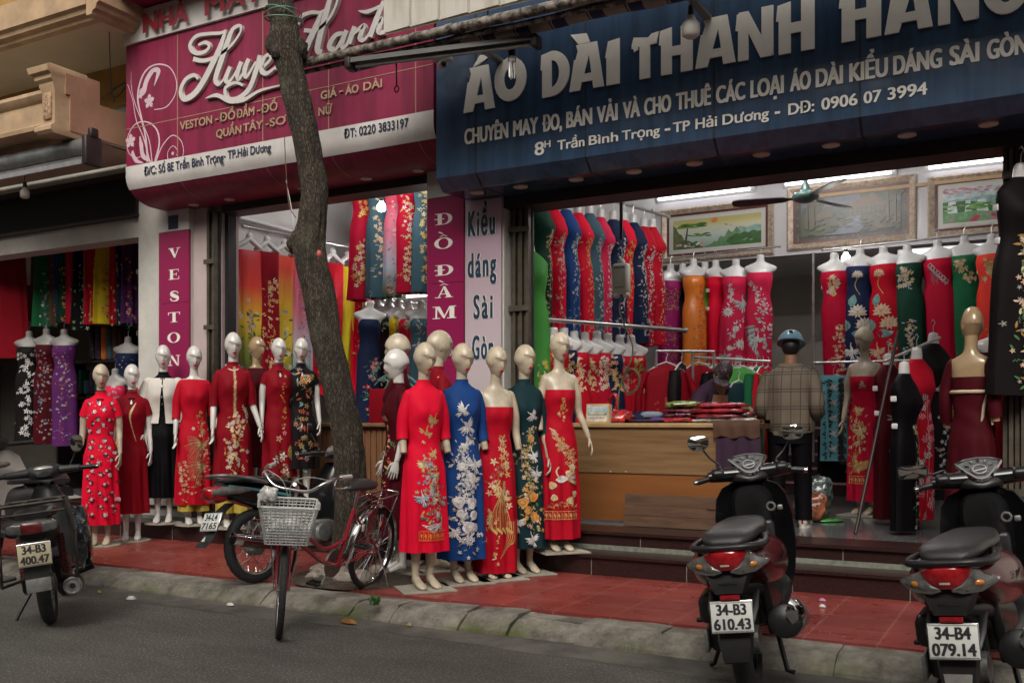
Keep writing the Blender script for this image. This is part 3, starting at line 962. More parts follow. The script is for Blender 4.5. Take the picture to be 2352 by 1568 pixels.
mb.box(-4.565,-4.195,7.429,7.459,.44,3.34)
mb.build("panel",lp,0,world=True)
mb,mo = MB(M_navy),MB(M_letter)
M_tn = mat("narrow_navy_letters",(.018,.045,.085),.4)
for s_,xa,xb,yb,cap in (("Kiểu",1077,1136,543,56),("dáng",1076,1139,637,54),("Sài",1089,1131,731,52),("Gòn",1086,1133,824,52)):
 A = W(xa,yb,Y=7.428)
 w = W(xb,yb,Y=7.428).x-A.x
 h = W(xa,yb-cap,Y=7.428).z-A.z
 text(mo,s_,facade(A),w,h,M_letter,d=.001,bold=.062,space=1.3)
 text(mb,s_,facade(A),w,h,M_tn,d=.004,bold=.034,space=1.3)
mo.build("letter_outline",lp,0,world=True)
mb.build("lettering",lp,0,world=True)
# ---------------------------------------------------------------- canopy above the blue sign
cn = thing("canopy","grimy canopy edge with rusty pipe and white corrugated cladding above the blue sign","canopy",(-3,5.8,4.15))
PA,PB = W(692,147,Y=6.05),W(1500,-4,Y=6.05)
PB = PA+(PB-PA)*2.2
PB.z = PA.z-.02
M_rust = mat("grimy_pipe",(.03,.024,.02),.55,.3,var2=(.30,.26,.22),scale=14,contrast=(.42,.62))
mb = MB(M_rust)
mb.tube([PA,PB],.038,n=12)
mb.tube([PA+Vector((0,.05,-.05)),PB+Vector((0,.05,-.05))],.02,n=8)
mb.build("edge_pipe",cn,40,world=True)
mb = MB(mat("canopy_underside",(.22,.19,.15),.8,var2=(.38,.34,.29),scale=3))
xs0 = W(1000,100,Y=6.3).x
mb.add([(PA.x+.25,6.06,PA.z),(PB.x,6.06,PA.z),(PB.x,6.42,PA.z+.14),(-4.5,6.42,PA.z+.14),(PA.x+.25,6.06,PA.z+.03),(PB.x,6.06,PA.z+.03),(PB.x,6.42,PA.z+.17),(-4.5,6.42,PA.z+.17)],
       [(0,1,2,3)[::-1],(4,5,6,7),(0,1,5,4),(0,3,7,4)])
mb.build("underside",cn,0,world=True)
M_clad = mat("weathered_white_cladding",(.50,.47,.42),.6,var2=(.30,.27,.22),scale=2.5,stretch=(3,3,.6),contrast=(.45,.8))
x0 = W(878,90,Y=6.1).x
mb = MB(M_clad)
n = 22
v,f = [],[]
w_ = .262
for i in range(n):
 xx = x0+i*w_
 v += [(xx,6.12,4.39),(xx,6.12,5.15),(xx+w_*.94,6.105,4.39),(xx+w_*.94,6.105,5.15),(xx+w_*.97,6.135,4.39),(xx+w_*.97,6.135,5.15)]
 o = 6*i
 f += [(o,o+2,o+3,o+1),(o+2,o+4,o+5,o+3)]
 if i < n-1:
  f.append((o+4,o+6,o+7,o+5))
mb.add(v,f)
mb.box(x0,x0+n*w_,6.14,6.16,4.39,5.15)
mb.build("cladding",cn,0,world=True)
M_cloth = node_color("striped_awning_cloth",lambda N,L,tc,b: (lambda sx: (L.new(tc.outputs["Object"],sx.inputs[0]),ramp(N,L,(lambda mth: (setattr(mth,"operation","FRACT"),L.new((lambda m2: (setattr(m2,"operation","MULTIPLY"),L.new(sx.outputs[0],m2.inputs[0]),setattr(m2.inputs[1],"default_value",3.4),m2.outputs[0])[-1])(N.new("ShaderNodeMath")),mth.inputs[0]),mth.outputs[0])[-1])(N.new("ShaderNodeMath")),[(0,(.28,.26,.23)),(.56,(.02,.03,.08)),(.6,(.3,.29,.28)),(.64,(.02,.03,.08)),(.96,(.02,.03,.08))],True))[-1])(N.new("ShaderNodeSeparateXYZ")),.8)
mb = MB(M_cloth)
rings = []
for i in range(25):
 xx = PA.x+.3+(PB.x-PA.x-.3)*i/24
 rings.append([Vector((xx,6.30+.07*math.cos(a),4.27+.05*math.sin(a)+.008*math.sin(i*1.7))) for a in [j*.7854 for j in range(8)]])
mb.loft(rings)
mb.build("rolled_cloth",cn,60,world=True)
mb = MB(M_greymetal)
a_ = W(1000,150,Y=6.4)
for px in (1012,1530):
 q = W(px,130,Y=6.0)
 mb.box(q.x-.03,q.x+.03,6.1,6.9,4.30,4.335)
mb.build("bracket_arm",cn,0,world=True)
fx = thing("lamp_fixture","dark unlit fluorescent batten slung under the canopy edge","light",W(1010,125,Y=6.1))
A,B = W(806,146,Y=5.95),W(1232,93,Y=6.25)
mb = MB(mat("dark_batten",(.06,.06,.058),.5,.3))  # even dark grey on housing and tube
mb.loft([[p+Vector((0,-.04,.03)),p+Vector((0,.05,.03)),p+Vector((0,.06,-.01)),p+Vector((0,-.05,-.01))] for p in (A,B)])
mb.build("housing",fx,0,world=True)
mb = MB(mat("dark_grey_tube",(.22,.22,.21),.3))
mb.tube([A+(B-A)*.03+Vector((0,0,-.03)),A+(B-A)*.97+Vector((0,0,-.03))],.014,n=10)
mb.build("tube",fx,40,world=True)
mb = MB(M_dark)
for q in (A,B):
 mb.rbox(q+Vector((0,0,-.01)),(.05,.11,.09),b=.01)
mb.build("end_cap",fx,40,world=True)
mb = MB(M_dark)
q = A+(B-A)*.75
mb.tube([q,q+Vector((0,0,.3))],.006)
mb.build("hanger",fx,40,world=True)
cf = thing("spiral_bulb","unlit compact fluorescent bulb hanging before the first letter O of the blue sign","bulb",W(1176,160,Y=6.3))
q = W(1176,140,Y=6.3)
mb = MB(M_black)
mb.tube([q+Vector((0,0,.08)),q+Vector((0,0,.35))],.006,n=6)
mb.lathe([(.02,.085),(.028,.08),(.028,.03),(.0,.03)],n=12,M=Matrix.Translation(q))
mb.build("holder",cf,40,world=True)
mb = MB(M_offwhite)
mb.lathe([(.0,.03),(.032,.028),(.034,.0),(.028,-.01),(0,-.012)],n=14,M=Matrix.Translation(q))
mb.build("base",cf,40,world=True)
mb = MB(mat("tube_glass",(.6,.6,.58),.1))
for i in range(3):
 a = i*2.094+.3
 c,s_ = math.cos(a),math.sin(a)
 o1,o2 = Vector((.02*c-.008*s_,.02*s_+.008*c,0)),Vector((.02*c+.008*s_,.02*s_-.008*c,0))
 mb.tube([q+o1,q+o1+Vector((0,0,-.12)),q+(o1+o2)/2+Vector((0,0,-.13)),q+o2+Vector((0,0,-.12)),q+o2],.006,n=6)
mb.build("tube",cf,50,world=True)
cc = thing("security_camera","small white security camera at the corner between pink and blue signs","camera",W(1015,148,Y=6.7))
q = W(1016,150,Y=6.6)
mb = MB(M_offwhite)
mb.rbox(q+Vector((-.03,.04,.07)),(.16,.1,.035),b=.01)
mb.tube([q+Vector((-.06,.06,.03)),q+Vector((.03,-.03,-.005)),q+Vector((.045,-.045,-.012))],[.03,.034,.03],n=14)
mb.build("body",cc,45,world=True)
mb = MB(M_black)
mb.ell(q+Vector((.047,-.047,-.013)),(.022,.022,.022))
mb.build("lens",cc,50,world=True)
hk = thing("hanging_hook","thin iron hook rod hanging before the pink sign","hook",W(910,180,Y=6.2))
mb = MB(M_dark)
a_,b_ = W(910,132,Y=6.2),W(911,198,Y=6.2)
mb.tube([a_,b_],.007,n=6)
c_ = W(911,205,Y=6.2)
mb.tube([c_+Vector((.02*math.cos(t),0,.026*math.sin(t))) for t in [i*.7 for i in range(9)]],.006,n=6,closed=True)
tag(mb.build("hanging_hook"),"thin iron hook rod hanging before the pink sign","hook")
bpy.data.objects.remove(hk)
def wire(label,pts,r=.004,m=None,cat="wire"):
 mb = MB(m or M_black)
 mb.tube(spline([Vector(p) for p in pts],6),r,n=5)
 return tag(mb.build("hanging_wire",None,60),label,cat)
wire("loose cable hanging from the balcony soffit beside the pink sign",[W(250,20,Y=6.7),W(252,110,Y=6.8),W(256,200,Y=6.9),W(262,235,Y=6.95)],.005)
wire("coiled black cable on the ochre wall beside the pink sign",[W(228,232,Y=7.3),W(265,205,Y=7.2),W(290,190,Y=7.2),W(268,200,Y=7.2),W(254,215,Y=7.2),W(270,222,Y=7.2),W(288,200,Y=7.2)],.005)
wire("thin brown wire running down beside the tree trunk",[W(653,305,Y=6.3),W(657,390,Y=6.3),W(664,470,Y=6.3),W(680,500,Y=6.25)],.004,mat("brown_wire",(.12,.05,.035),.5))
wire("pale string hanging from the pink sign beside the trunk",[W(657,415,Y=6.6),W(668,470,Y=6.5),W(676,520,Y=6.4)],.003,M_offwhite)
# ---------------------------------------------------------------- the other side of the street
M_far = [mat("far_house_%d" % i,c,.85,var=.15,scale=.8) for i,c in enumerate(((.40,.36,.28),(.46,.44,.40),(.36,.30,.20),(.30,.33,.33),(.44,.38,.34)))]
rg = random.Random(17)
x = -26.
k = 0
while x < 16:
 w = rg.uniform(3.8,5.2)
 h = rg.uniform(8.5,11.5)
 t = thing("town_house","narrow house of the row across the street","building",(x+w/2,-7.5,0),group="houses across the street")
 mb = MB(M_far[k % 5])
 mb.box(x+.01,x+w-.01,-12,-7.5,0,h)
 for f_ in range(3):
  mb.box(x+.01,x+w-.01,-7.5,-6.7,3.4+2.7*f_,3.55+2.7*f_)
  mb.box(x+.1,x+w-.1,-6.78,-6.7,3.55+2.7*f_,4.3+2.7*f_)
 mb.build("wall",t,0,world=True)
 for f_ in range(2):
  mb = MB(M_black)
  mb.box(x+.8,x+w-.8,-7.51,-7.48,4.0+2.7*f_,5.6+2.7*f_)
  mb.build("window",t,0,world=True)
 mb = MB(M_dark)
 mb.box(x+.4,x+w-.4,-7.52,-7.48,.1,3.0)
 mb.build("shop_front",t,0,world=True)
 x += w
 k += 1
# ---------------------------------------------------------------- cloth, thread and figure materials
def fabric(name,col,rough=.6,sheen=0.,var=.1,spec=.08):
 return mat("cloth_"+name,col,rough,var=var,scale=3,bump=.28,bscale=7,sheen=sheen,spec=spec)
C = {
 'red': fabric("red",(.42,.006,.020)),'scarlet': fabric("scarlet",(.66,.006,.032)),'deepred': fabric("deep_red",(.20,.004,.011)),
 'maroon': fabric("maroon",(.055,.004,.008)),'crimson': fabric("crimson",(.40,.006,.03)),'coral': fabric("coral",(.75,.05,.035)),'pinkred': fabric("pink_red",(.58,.02,.07)),
 'blue': fabric("royal_blue",(.012,.05,.19)),'navy': fabric("navy",(.010,.017,.05)),'teal': fabric("slate_teal",(.045,.095,.125)),'darkteal': fabric("dark_teal",(.010,.032,.040)),
 'green': fabric("emerald",(.012,.11,.045)),'darkgreen': fabric("dark_green",(.008,.04,.026)),'grass': fabric("grass_green",(.07,.30,.06)),'lime': fabric("lime",(.22,.5,.05)),
 'black': fabric("black",(.004,.0035,.005)),'darkgrey': fabric("dark_floral_ground",(.009,.007,.008)),'orange': fabric("orange_satin",(.75,.20,.02),.3,.0,.1,.6),'magenta': fabric("magenta",(.30,.015,.12),.4),
 'yellow': fabric("yellow",(.55,.42,.02)),'olive': fabric("gold_trousers",(.42,.32,.06)),'white': fabric("white_wool",(.58,.55,.51),.8),'purple': fabric("purple",(.09,.02,.11)),
 'skyblue': fabric("sky_blue",(.13,.37,.43)),'cream': fabric("cream_cloth",(.5,.42,.3)),'brown': fabric("brown_cloth",(.09,.05,.035)),'violet': fabric("violet_cloth",(.12,.06,.26)),
 'plum': fabric("plum_wool",(.045,.025,.045),.85),
}
T = {k: mat("thread_"+k,c,.45,var=.25,scale=40,sheen=.1) for k,c in {
 'white': (.62,.60,.58),'silver': (.42,.41,.42),'gold': (.50,.33,.10),'dgold': (.30,.17,.04),'green': (.05,.15,.05),'dgreen': (.02,.06,.03),'pink': (.60,.22,.27),'red': (.50,.02,.02),
 'orange': (.62,.22,.03),'peach': (.62,.38,.26),'blue': (.12,.26,.42),'purple': (.2,.08,.28),'black': (.01,.01,.012),'teal': (.12,.27,.25),'grey': (.2,.2,.2),'cream': (.58,.47,.30),'yellow': (.62,.46,.04),'rust': (.35,.06,.03)}.items()}
S_beige = mat("beige_mannequin_gloss",(.46,.39,.29),.36,var=.2,scale=9,coat=.15)
S_white = mat("white_mannequin_gloss",(.60,.58,.55),.2,var=.04,scale=5,coat=.6)
S_dim = mat("tan_and_shaded_mannequin_gloss",(.33,.23,.13),.22,var=.1,scale=5,coat=.5)  # tan skin, also a shaded copy of the beige for the bare-backed mannequin
M_form = mat("white_plastic_form",(.72,.71,.70),.25,var=.04,scale=6,coat=.3)
M_lips = mat("painted_red_lips",(.42,.010,.022),.3,var=.05)
M_plate = mat("grey_tile_base",(.30,.28,.23),.5,var=.2,scale=8)
class Cloth:
 """a hanging garment: rows (height, half width, half depth, centre y); front faces local -y"""
 def __init__(s,rows,bust=None,fold=(0,9,0),seed=0,flat=2.0):
  s.r = sorted(rows)
  s.bust,s.fold,s.seed,s.flat,s.slit,s.crease = bust,fold,seed,flat,0,0
 def row(s,z):
  r = s.r
  if z <= r[0][0]:
   return r[0][1:]
  if z >= r[-1][0]:
   return r[-1][1:]
  for i in range(len(r)-1):
   if r[i][0] <= z <= r[i+1][0]:
    t = (z-r[i][0])/(r[i+1][0]-r[i][0])
    p0,p1,p2,p3 = r[max(i-1,0)],r[i],r[i+1],r[min(i+2,len(r)-1)]
    h = []
    for k in (1,2,3):
     m1 = (p2[k]-p0[k])/max(p2[0]-p0[0],1e-6)*(p2[0]-p1[0])
     m2 = (p3[k]-p1[k])/max(p3[0]-p1[0],1e-6)*(p2[0]-p1[0])
     h.append((2*t ** 3-3*t*t+1)*p1[k]+(t ** 3-2*t*t+t)*m1+(-2*t ** 3+3*t*t)*p2[k]+(t ** 3-t*t)*m2)
    return h
 def pt(s,th,z,off=0.):
  a,b,cy = s.row(z)
  c,sn = math.cos(th),math.sin(th)
  e = 2/s.flat
  x = a*abs(sn) ** e*(1 if sn >= 0 else -1)
  y = -b*abs(c) ** e*(1 if c >= 0 else -1)
  nx,ny = sn/max(a,.01),-c/max(b,.01)
  q = math.hypot(nx,ny) or 1
  nx,ny = nx/q,ny/q
  o = off
  amp,k,z0 = s.fold
  if amp and z < z0:
   o += amp*min(1,(z0-z)/.5)*(math.sin(k*th+s.seed)+.5*math.sin((k*1.7)*th+2*s.seed+z*3))
  if s.crease:
   o += s.crease*(math.sin(38*z+2.6*th+s.seed)*math.exp(-((z-1.04)/.09) ** 2)+.7*math.sin(30*z-3.1*th)*math.exp(-((z-1.22)/.06) ** 2)*(abs(sn) > .5)+.5*math.sin(9*th+5*z+s.seed)*(z < .9))
  if z < s.slit and c > .03:
   o += .009*min(1,(s.slit-z)/.06)
  if s.bust:
   bx,bz,am = s.bust
   for sg in (-1,1):
    d2 = ((x-sg*bx)/.05) ** 2+((z-bz)/.06) ** 2
    if c > 0 and d2 < 6:
     y -= am*math.exp(-d2)
  return Vector((x+nx*o,y+cy+ny*o,z))
 def at(s,x,z,off):
  a = s.row(z)[0]
  q = max(-.96,min(.96,x/a))
  q = math.copysign(abs(q) ** (s.flat/2),q)
  return s.pt(math.asin(q),z,off)
 def mesh(s,mb,m,nth=36,dz=.045,z0=None,z1=None,inner=None,captop=False):
  z0 = s.r[0][0] if z0 is None else z0
  z1 = s.r[-1][0] if z1 is None else z1
  nz = max(6,int((z1-z0)/dz))
  rings = [[s.pt(2*math.pi*j/nth,z0+(z1-z0)*i/nz) for j in range(nth)] for i in range(nz+1)]
  mb.loft(rings,m,(False,captop))
  # turned-in hem and neck give the cloth an edge
  for zz in (z0,z1):
   mb.loft([[s.pt(2*math.pi*j/nth,zz+(.004 if zz == z0 else -.004),-.004-.03*q) for j in range(nth)] for q in (0,1)],m,(False,False))
  return s
class Canvas:
 """embroidery stitched on a Cloth: shapes in (x, z) laid over its front"""
 def __init__(s,mb,cloth,rnd):
  s.mb,s.c,s.rnd,s.lay,s.dx = mb,cloth,rnd,0,0.
 def poly(s,P,m,up=0.):
  s.lay += 1
  off = .0012+.00003*s.lay+up
  P = [(x+s.dx,z) for x,z in P]
  n = len(P)
  cx,cz = sum(p[0] for p in P)/n,sum(p[1] for p in P)/n
  v = [s.c.at(cx,cz,off+.0012)]+[s.c.at(x,z,off) for x,z in P]
  s.mb.add(v,[(0,1+i,1+(i+1) % n) for i in range(n)],T[m])
 def flower(s,x,z,r,col='white',mid='gold',n=5,rot=None):
  a0 = s.rnd.uniform(0,6.28) if rot is None else rot
  k = n*4
  s.poly([(x+r*(.66+.34*math.cos(n*(2*math.pi*i/k)))*math.cos(a0+2*math.pi*i/k),z+r*(.66+.34*math.cos(n*(2*math.pi*i/k)))*math.sin(a0+2*math.pi*i/k)) for i in range(k)],col)
  if mid and r > .008:
   s.poly([(x+r*.28*math.cos(i*1.05),z+r*.28*math.sin(i*1.05)) for i in range(6)],mid,.001)
 def rose(s,x,z,r,cols=('white','silver')):
  for k,f in enumerate((1,.78,.58,.4,.2)):
   a0 = s.rnd.uniform(0,6.28)
   ox,oz = s.rnd.uniform(-.1,.1)*r,s.rnd.uniform(-.1,.1)*r
   s.poly([(x+ox+r*f*(.88+.12*math.cos(3*i*.4488+a0))*math.cos(i*.4488+a0),z+oz+r*f*(.88+.12*math.cos(3*i*.4488))*math.sin(i*.4488+a0)) for i in range(14)],cols[k % len(cols)],.0008*k)
 def lotus(s,x,z,r,cols=('white','gold','cream')):
  for i in range(9):
   a = R(-10+200*i/8)
   s.leaf(x,z,r,a,cols[0] if i % 2 else cols[2],.42)
  for i in range(5):
   s.leaf(x,z-r*.05,r*.75,R(35+110*i/4),cols[0],.4)
  s.leaf(x,z,r*.35,R(90),cols[1],.8)
  for i in range(4):
   s.leaf(x,z,r*.6,R(-160+140*i/3),cols[2],.4)
 def leaf(s,x,z,l,a,col='green',w=.34):
  c,sn = math.cos(a),math.sin(a)
  pts = [(0,0),(.25,w*.42),(.5,w*.5),(.78,w*.3),(1,0),(.78,-w*.3),(.5,-w*.5),(.25,-w*.42)]
  s.poly([(x+l*(p*c-q*sn),z+l*(p*sn+q*c)) for p,q in pts],col)
 def stroke(s,pts,w,col):
  P = spline([Vector((p[0]+s.dx,p[1],0)) for p in pts],4)
  s.lay += 1
  off = .0012+.00003*s.lay
  v = []
  for i,p in enumerate(P):
   d = P[min(i+1,len(P)-1)]-P[max(i-1,0)]
   n = Vector((-d.y,d.x,0)).normalized()*w/2 if d.length else Vector((w,0,0))
   v += [s.c.at(p.x+n.x,p.y+n.y,off),s.c.at(p.x-n.x,p.y-n.y,off)]
  s.mb.add(v,[(2*i,2*i+1,2*i+3,2*i+2) for i in range(len(P)-1)],T[col])
 def bird(s,x,z,l,a,cols=('white','silver'),tail=True):
  c,sn = math.cos(a),math.sin(a)
  def q(p,r_):
   return (x+l*(p*c-r_*sn),z+l*(p*sn+r_*c))
  for k in range(5):
   s.leaf(*q(.0,.02),l*(.75-.07*k),a+R(60+22*k),cols[k % 2],.26)
   s.leaf(*q(.05,-.02),l*(.6-.05*k),a-R(70+18*k),cols[(k+1) % 2],.24)
  if tail:
   for k in range(3):
    s.leaf(*q(-.15,0),l*.55,a+R(165+14*k),cols[k % 2],.22)
  s.leaf(*q(-.3,0),l*.75,a,cols[0],.38)
  s.stroke([q(.3,0),q(.5,.06),q(.6,.02),q(.72,.03)],l*.07,cols[0])
 def spray(s,x,z,l,a,col,n=6,lw=.3):
  c,sn = math.cos(a),math.sin(a)
  s.stroke([(x,z),(x+l*c*.5,z+l*sn*.5),(x+l*c,z+l*sn)],.003,col)
  for i in range(n):
   t = .25+.75*i/n
   s.leaf(x+l*t*c,z+l*t*sn,l*lw*(1.1-.4*t),a+(R(42) if i % 2 else R(-42)),col)
 def vine(s,pts,n,spread,rad=(.012,.024),flowers=('white',),mids=('gold',),leaves=('green',),share=.45,stem=None,taper=True):
  P = spline([Vector((p[0],p[1],0)) for p in pts],10)
  rn = s.rnd
  if stem:
   s.stroke([(p.x,p.y) for p in P[::4]],.004,stem)
  for i in range(n):
   t = (i+rn.random())/n
   p = P[min(int(t*(len(P)-1)),len(P)-1)]
   sp = spread*(1 if not taper else .45+.75*t)
   x,z = p.x+rn.gauss(0,sp*.5),p.y+rn.gauss(0,sp*.4)
   r = rn.uniform(*rad)*(.75+.5*t if taper else 1)
   w = rn.random()
   if w < share:
    s.flower(x,z,r,rn.choice(flowers),rn.choice(mids))
   elif w < .9:
    s.leaf(x,z,r*2.1,rn.uniform(0,6.28),rn.choice(leaves))
   else:
    s.spray(x,z,r*3,rn.uniform(0,6.28),rn.choice(leaves),4)
 def border(s,x0,x1,z0,z1,col,n=9):
  for k in range(n):
   x = x0+(x1-x0)*(k+.5)/n
   w = (x1-x0)/n
   s.stroke([(x-w*.45,z0),(x-w*.45,z1)],.003,col)
   s.flower(x,(z0+z1)/2,w*.4,col,None,4)
   s.spray(x,z0,(z1-z0)*.8,R(90),col,4)
  for z in (z0,z1):
   s.stroke([(x0,z),((x0+x1)/2,z),(x1,z)],.004,col)
# ---------------------------------------------------------------- shop window mannequins
def head_mesh(mb,M,skin,fringe=1,k=1.):
 nu,nv = 44,30
 rings = []
 for i in range(nv+1):
  al = math.pi*(i/nv-.5)
  ring = []
  for j in range(nu):
   be = 2*math.pi*j/nu
   ca = max(math.cos(al),.03)
   x,y,z = .076*ca*math.sin(be),-.097*ca*math.cos(be),.122*math.sin(al)
   front = max(0,-y/.097)
   if z < 0:
    q = -z/.122
    z *= 1.10
    x *= 1-.30*q ** 1.4
    if y > 0:
     y *= 1-.6*min(1,q*1.25)
    else:
     y *= 1-.10*q
     z *= 1+.05*q
   else:
    y *= 1.04
   if front > 0:
    nose = math.exp(-((x/.0115) ** 2)-((z+.028)/.026) ** 2)
    y -= .020*nose*(1 if z < .0 else .6)
    y += .010*math.exp(-(((abs(x)-.030)/.017) ** 2)-((z-.004)/.014) ** 2)
    y -= .006*math.exp(-((x/.02) ** 2)-((z+.066)/.012) ** 2)
    y -= .008*math.exp(-((x/.022) ** 2)-((z+.104)/.018) ** 2)
   if fringe:
    line = .012-fringe*.34*x if y < 0.0 else -.03
    if abs(x) > .060:
     line = -.035
    d = z-line
    if d > 0:
     s_ = min(1,d/.008)
     f = 1+.12*s_
     x,y = x*f,y*f
   ring.append(M @ (Vector((x,y,z))*k))
  rings.append(ring)
 mb.loft(rings,skin)
 for sg in (-1,1):
  mb.ell(M @ (Vector((sg*.071,.012,-.018))*k),(.007*k,.016*k,.026*k),skin,rot=M.to_3x3().to_4x4(),nu=8,nv=6)
def hand_mesh(mb,M,skin,side=1,curl=1.,k=1.):
 """local z runs along the fingers, x across the palm to the thumb side, y is the palm's normal"""
 pal = [(0,.020,.016),(.025,.026,.015),(.055,.036,.014),(.082,.038,.012),(.092,.034,.008)]
 mb.loft([[M @ (Vector((a*math.cos(2*math.pi*j/12),b*math.sin(2*math.pi*j/12),z))*k) for j in range(12)] for z,a,b in pal],skin)
 for fx,l,sp in ((-.029,.054,-8),(-.0095,.070,-2),(.0095,.076,2),(.028,.066,7)):
  p = Vector((fx,0,.084))
  pts = [p.copy()]
  a = R(12)*curl
  for seg in (.42,.33,.25):
   p = p+Vector((math.sin(R(sp))*l*seg,math.sin(a)*l*seg,math.cos(a)*l*seg))
   pts.append(p.copy())
   a += R(24)*curl
  mb.tube([M @ (q*k) for q in pts],[.0085*k,.0078*k,.007*k,.005*k],skin,n=7)
 pts = [Vector((.022,.004,.022)),Vector((.045,.012,.042)),Vector((.054,.022,.066)),Vector((.056,.030,.084))]
 mb.tube([M @ (q*k) for q in pts],[.011*k,.010*k,.0085*k,.006*k],skin,n=7)
def frame_along(p,d,xdir):
 z = d.normalized()
 x = (xdir-z*xdir.dot(z)).normalized()
 y = z.cross(x)
 return Matrix(((x.x,y.x,z.x,p.x),(x.y,y.y,z.y,p.y),(x.z,y.z,z.z,p.z),(0,0,0,1)))
TORSO = [(.98,.118,.088,.01),(1.08,.112,.082,.01),(1.18,.132,.092,.005),(1.27,.142,.100,.0),(1.35,.150,.092,.005),(1.40,.160,.080,.01),(1.435,.150,.066,.015),(1.458,.105,.056,.018),(1.475,.068,.052,.018),
         (1.495,.051,.049,.018),(1.54,.045,.047,.012),(1.60,.046,.048,.008)]
GOWN = {
 'aodai': ([(.24,.195,.15,.01),(.45,.185,.14,.01),(.70,.177,.132,.01),(.90,.168,.122,.01),(1.0,.148,.106,.01),(1.08,.130,.096,.008),(1.17,.143,.102,.005),(1.27,.156,.112,.0),(1.36,.163,.104,.004),(1.41,.160,.088,.008),(1.44,.142,.072,.012),
   (1.463,.108,.062,.016),(1.48,.07,.056,.017),(1.497,.058,.055,.017),(1.522,.055,.054,.014)],(.062,1.285,.022)),
 'strapless': ([(.18,.185,.15,.01),(.40,.178,.14,.01),(.66,.170,.13,.01),(.88,.163,.118,.01),(.98,.145,.104,.01),(1.08,.126,.094,.008),(1.17,.137,.1,.005),(1.25,.148,.11,.0),(1.32,.152,.105,.002)],(.062,1.265,.02)),
 'round': ([(.24,.195,.15,.01),(.45,.185,.14,.01),(.70,.177,.132,.01),(.90,.168,.122,.01),(1.0,.148,.106,.01),(1.08,.130,.096,.008),(1.17,.143,.102,.005),(1.27,.156,.112,.0),(1.36,.163,.104,.004),(1.41,.160,.088,.008),(1.44,.142,.072,.012),
   (1.455,.115,.066,.014),(1.462,.10,.063,.014)],(.062,1.285,.022)),
}
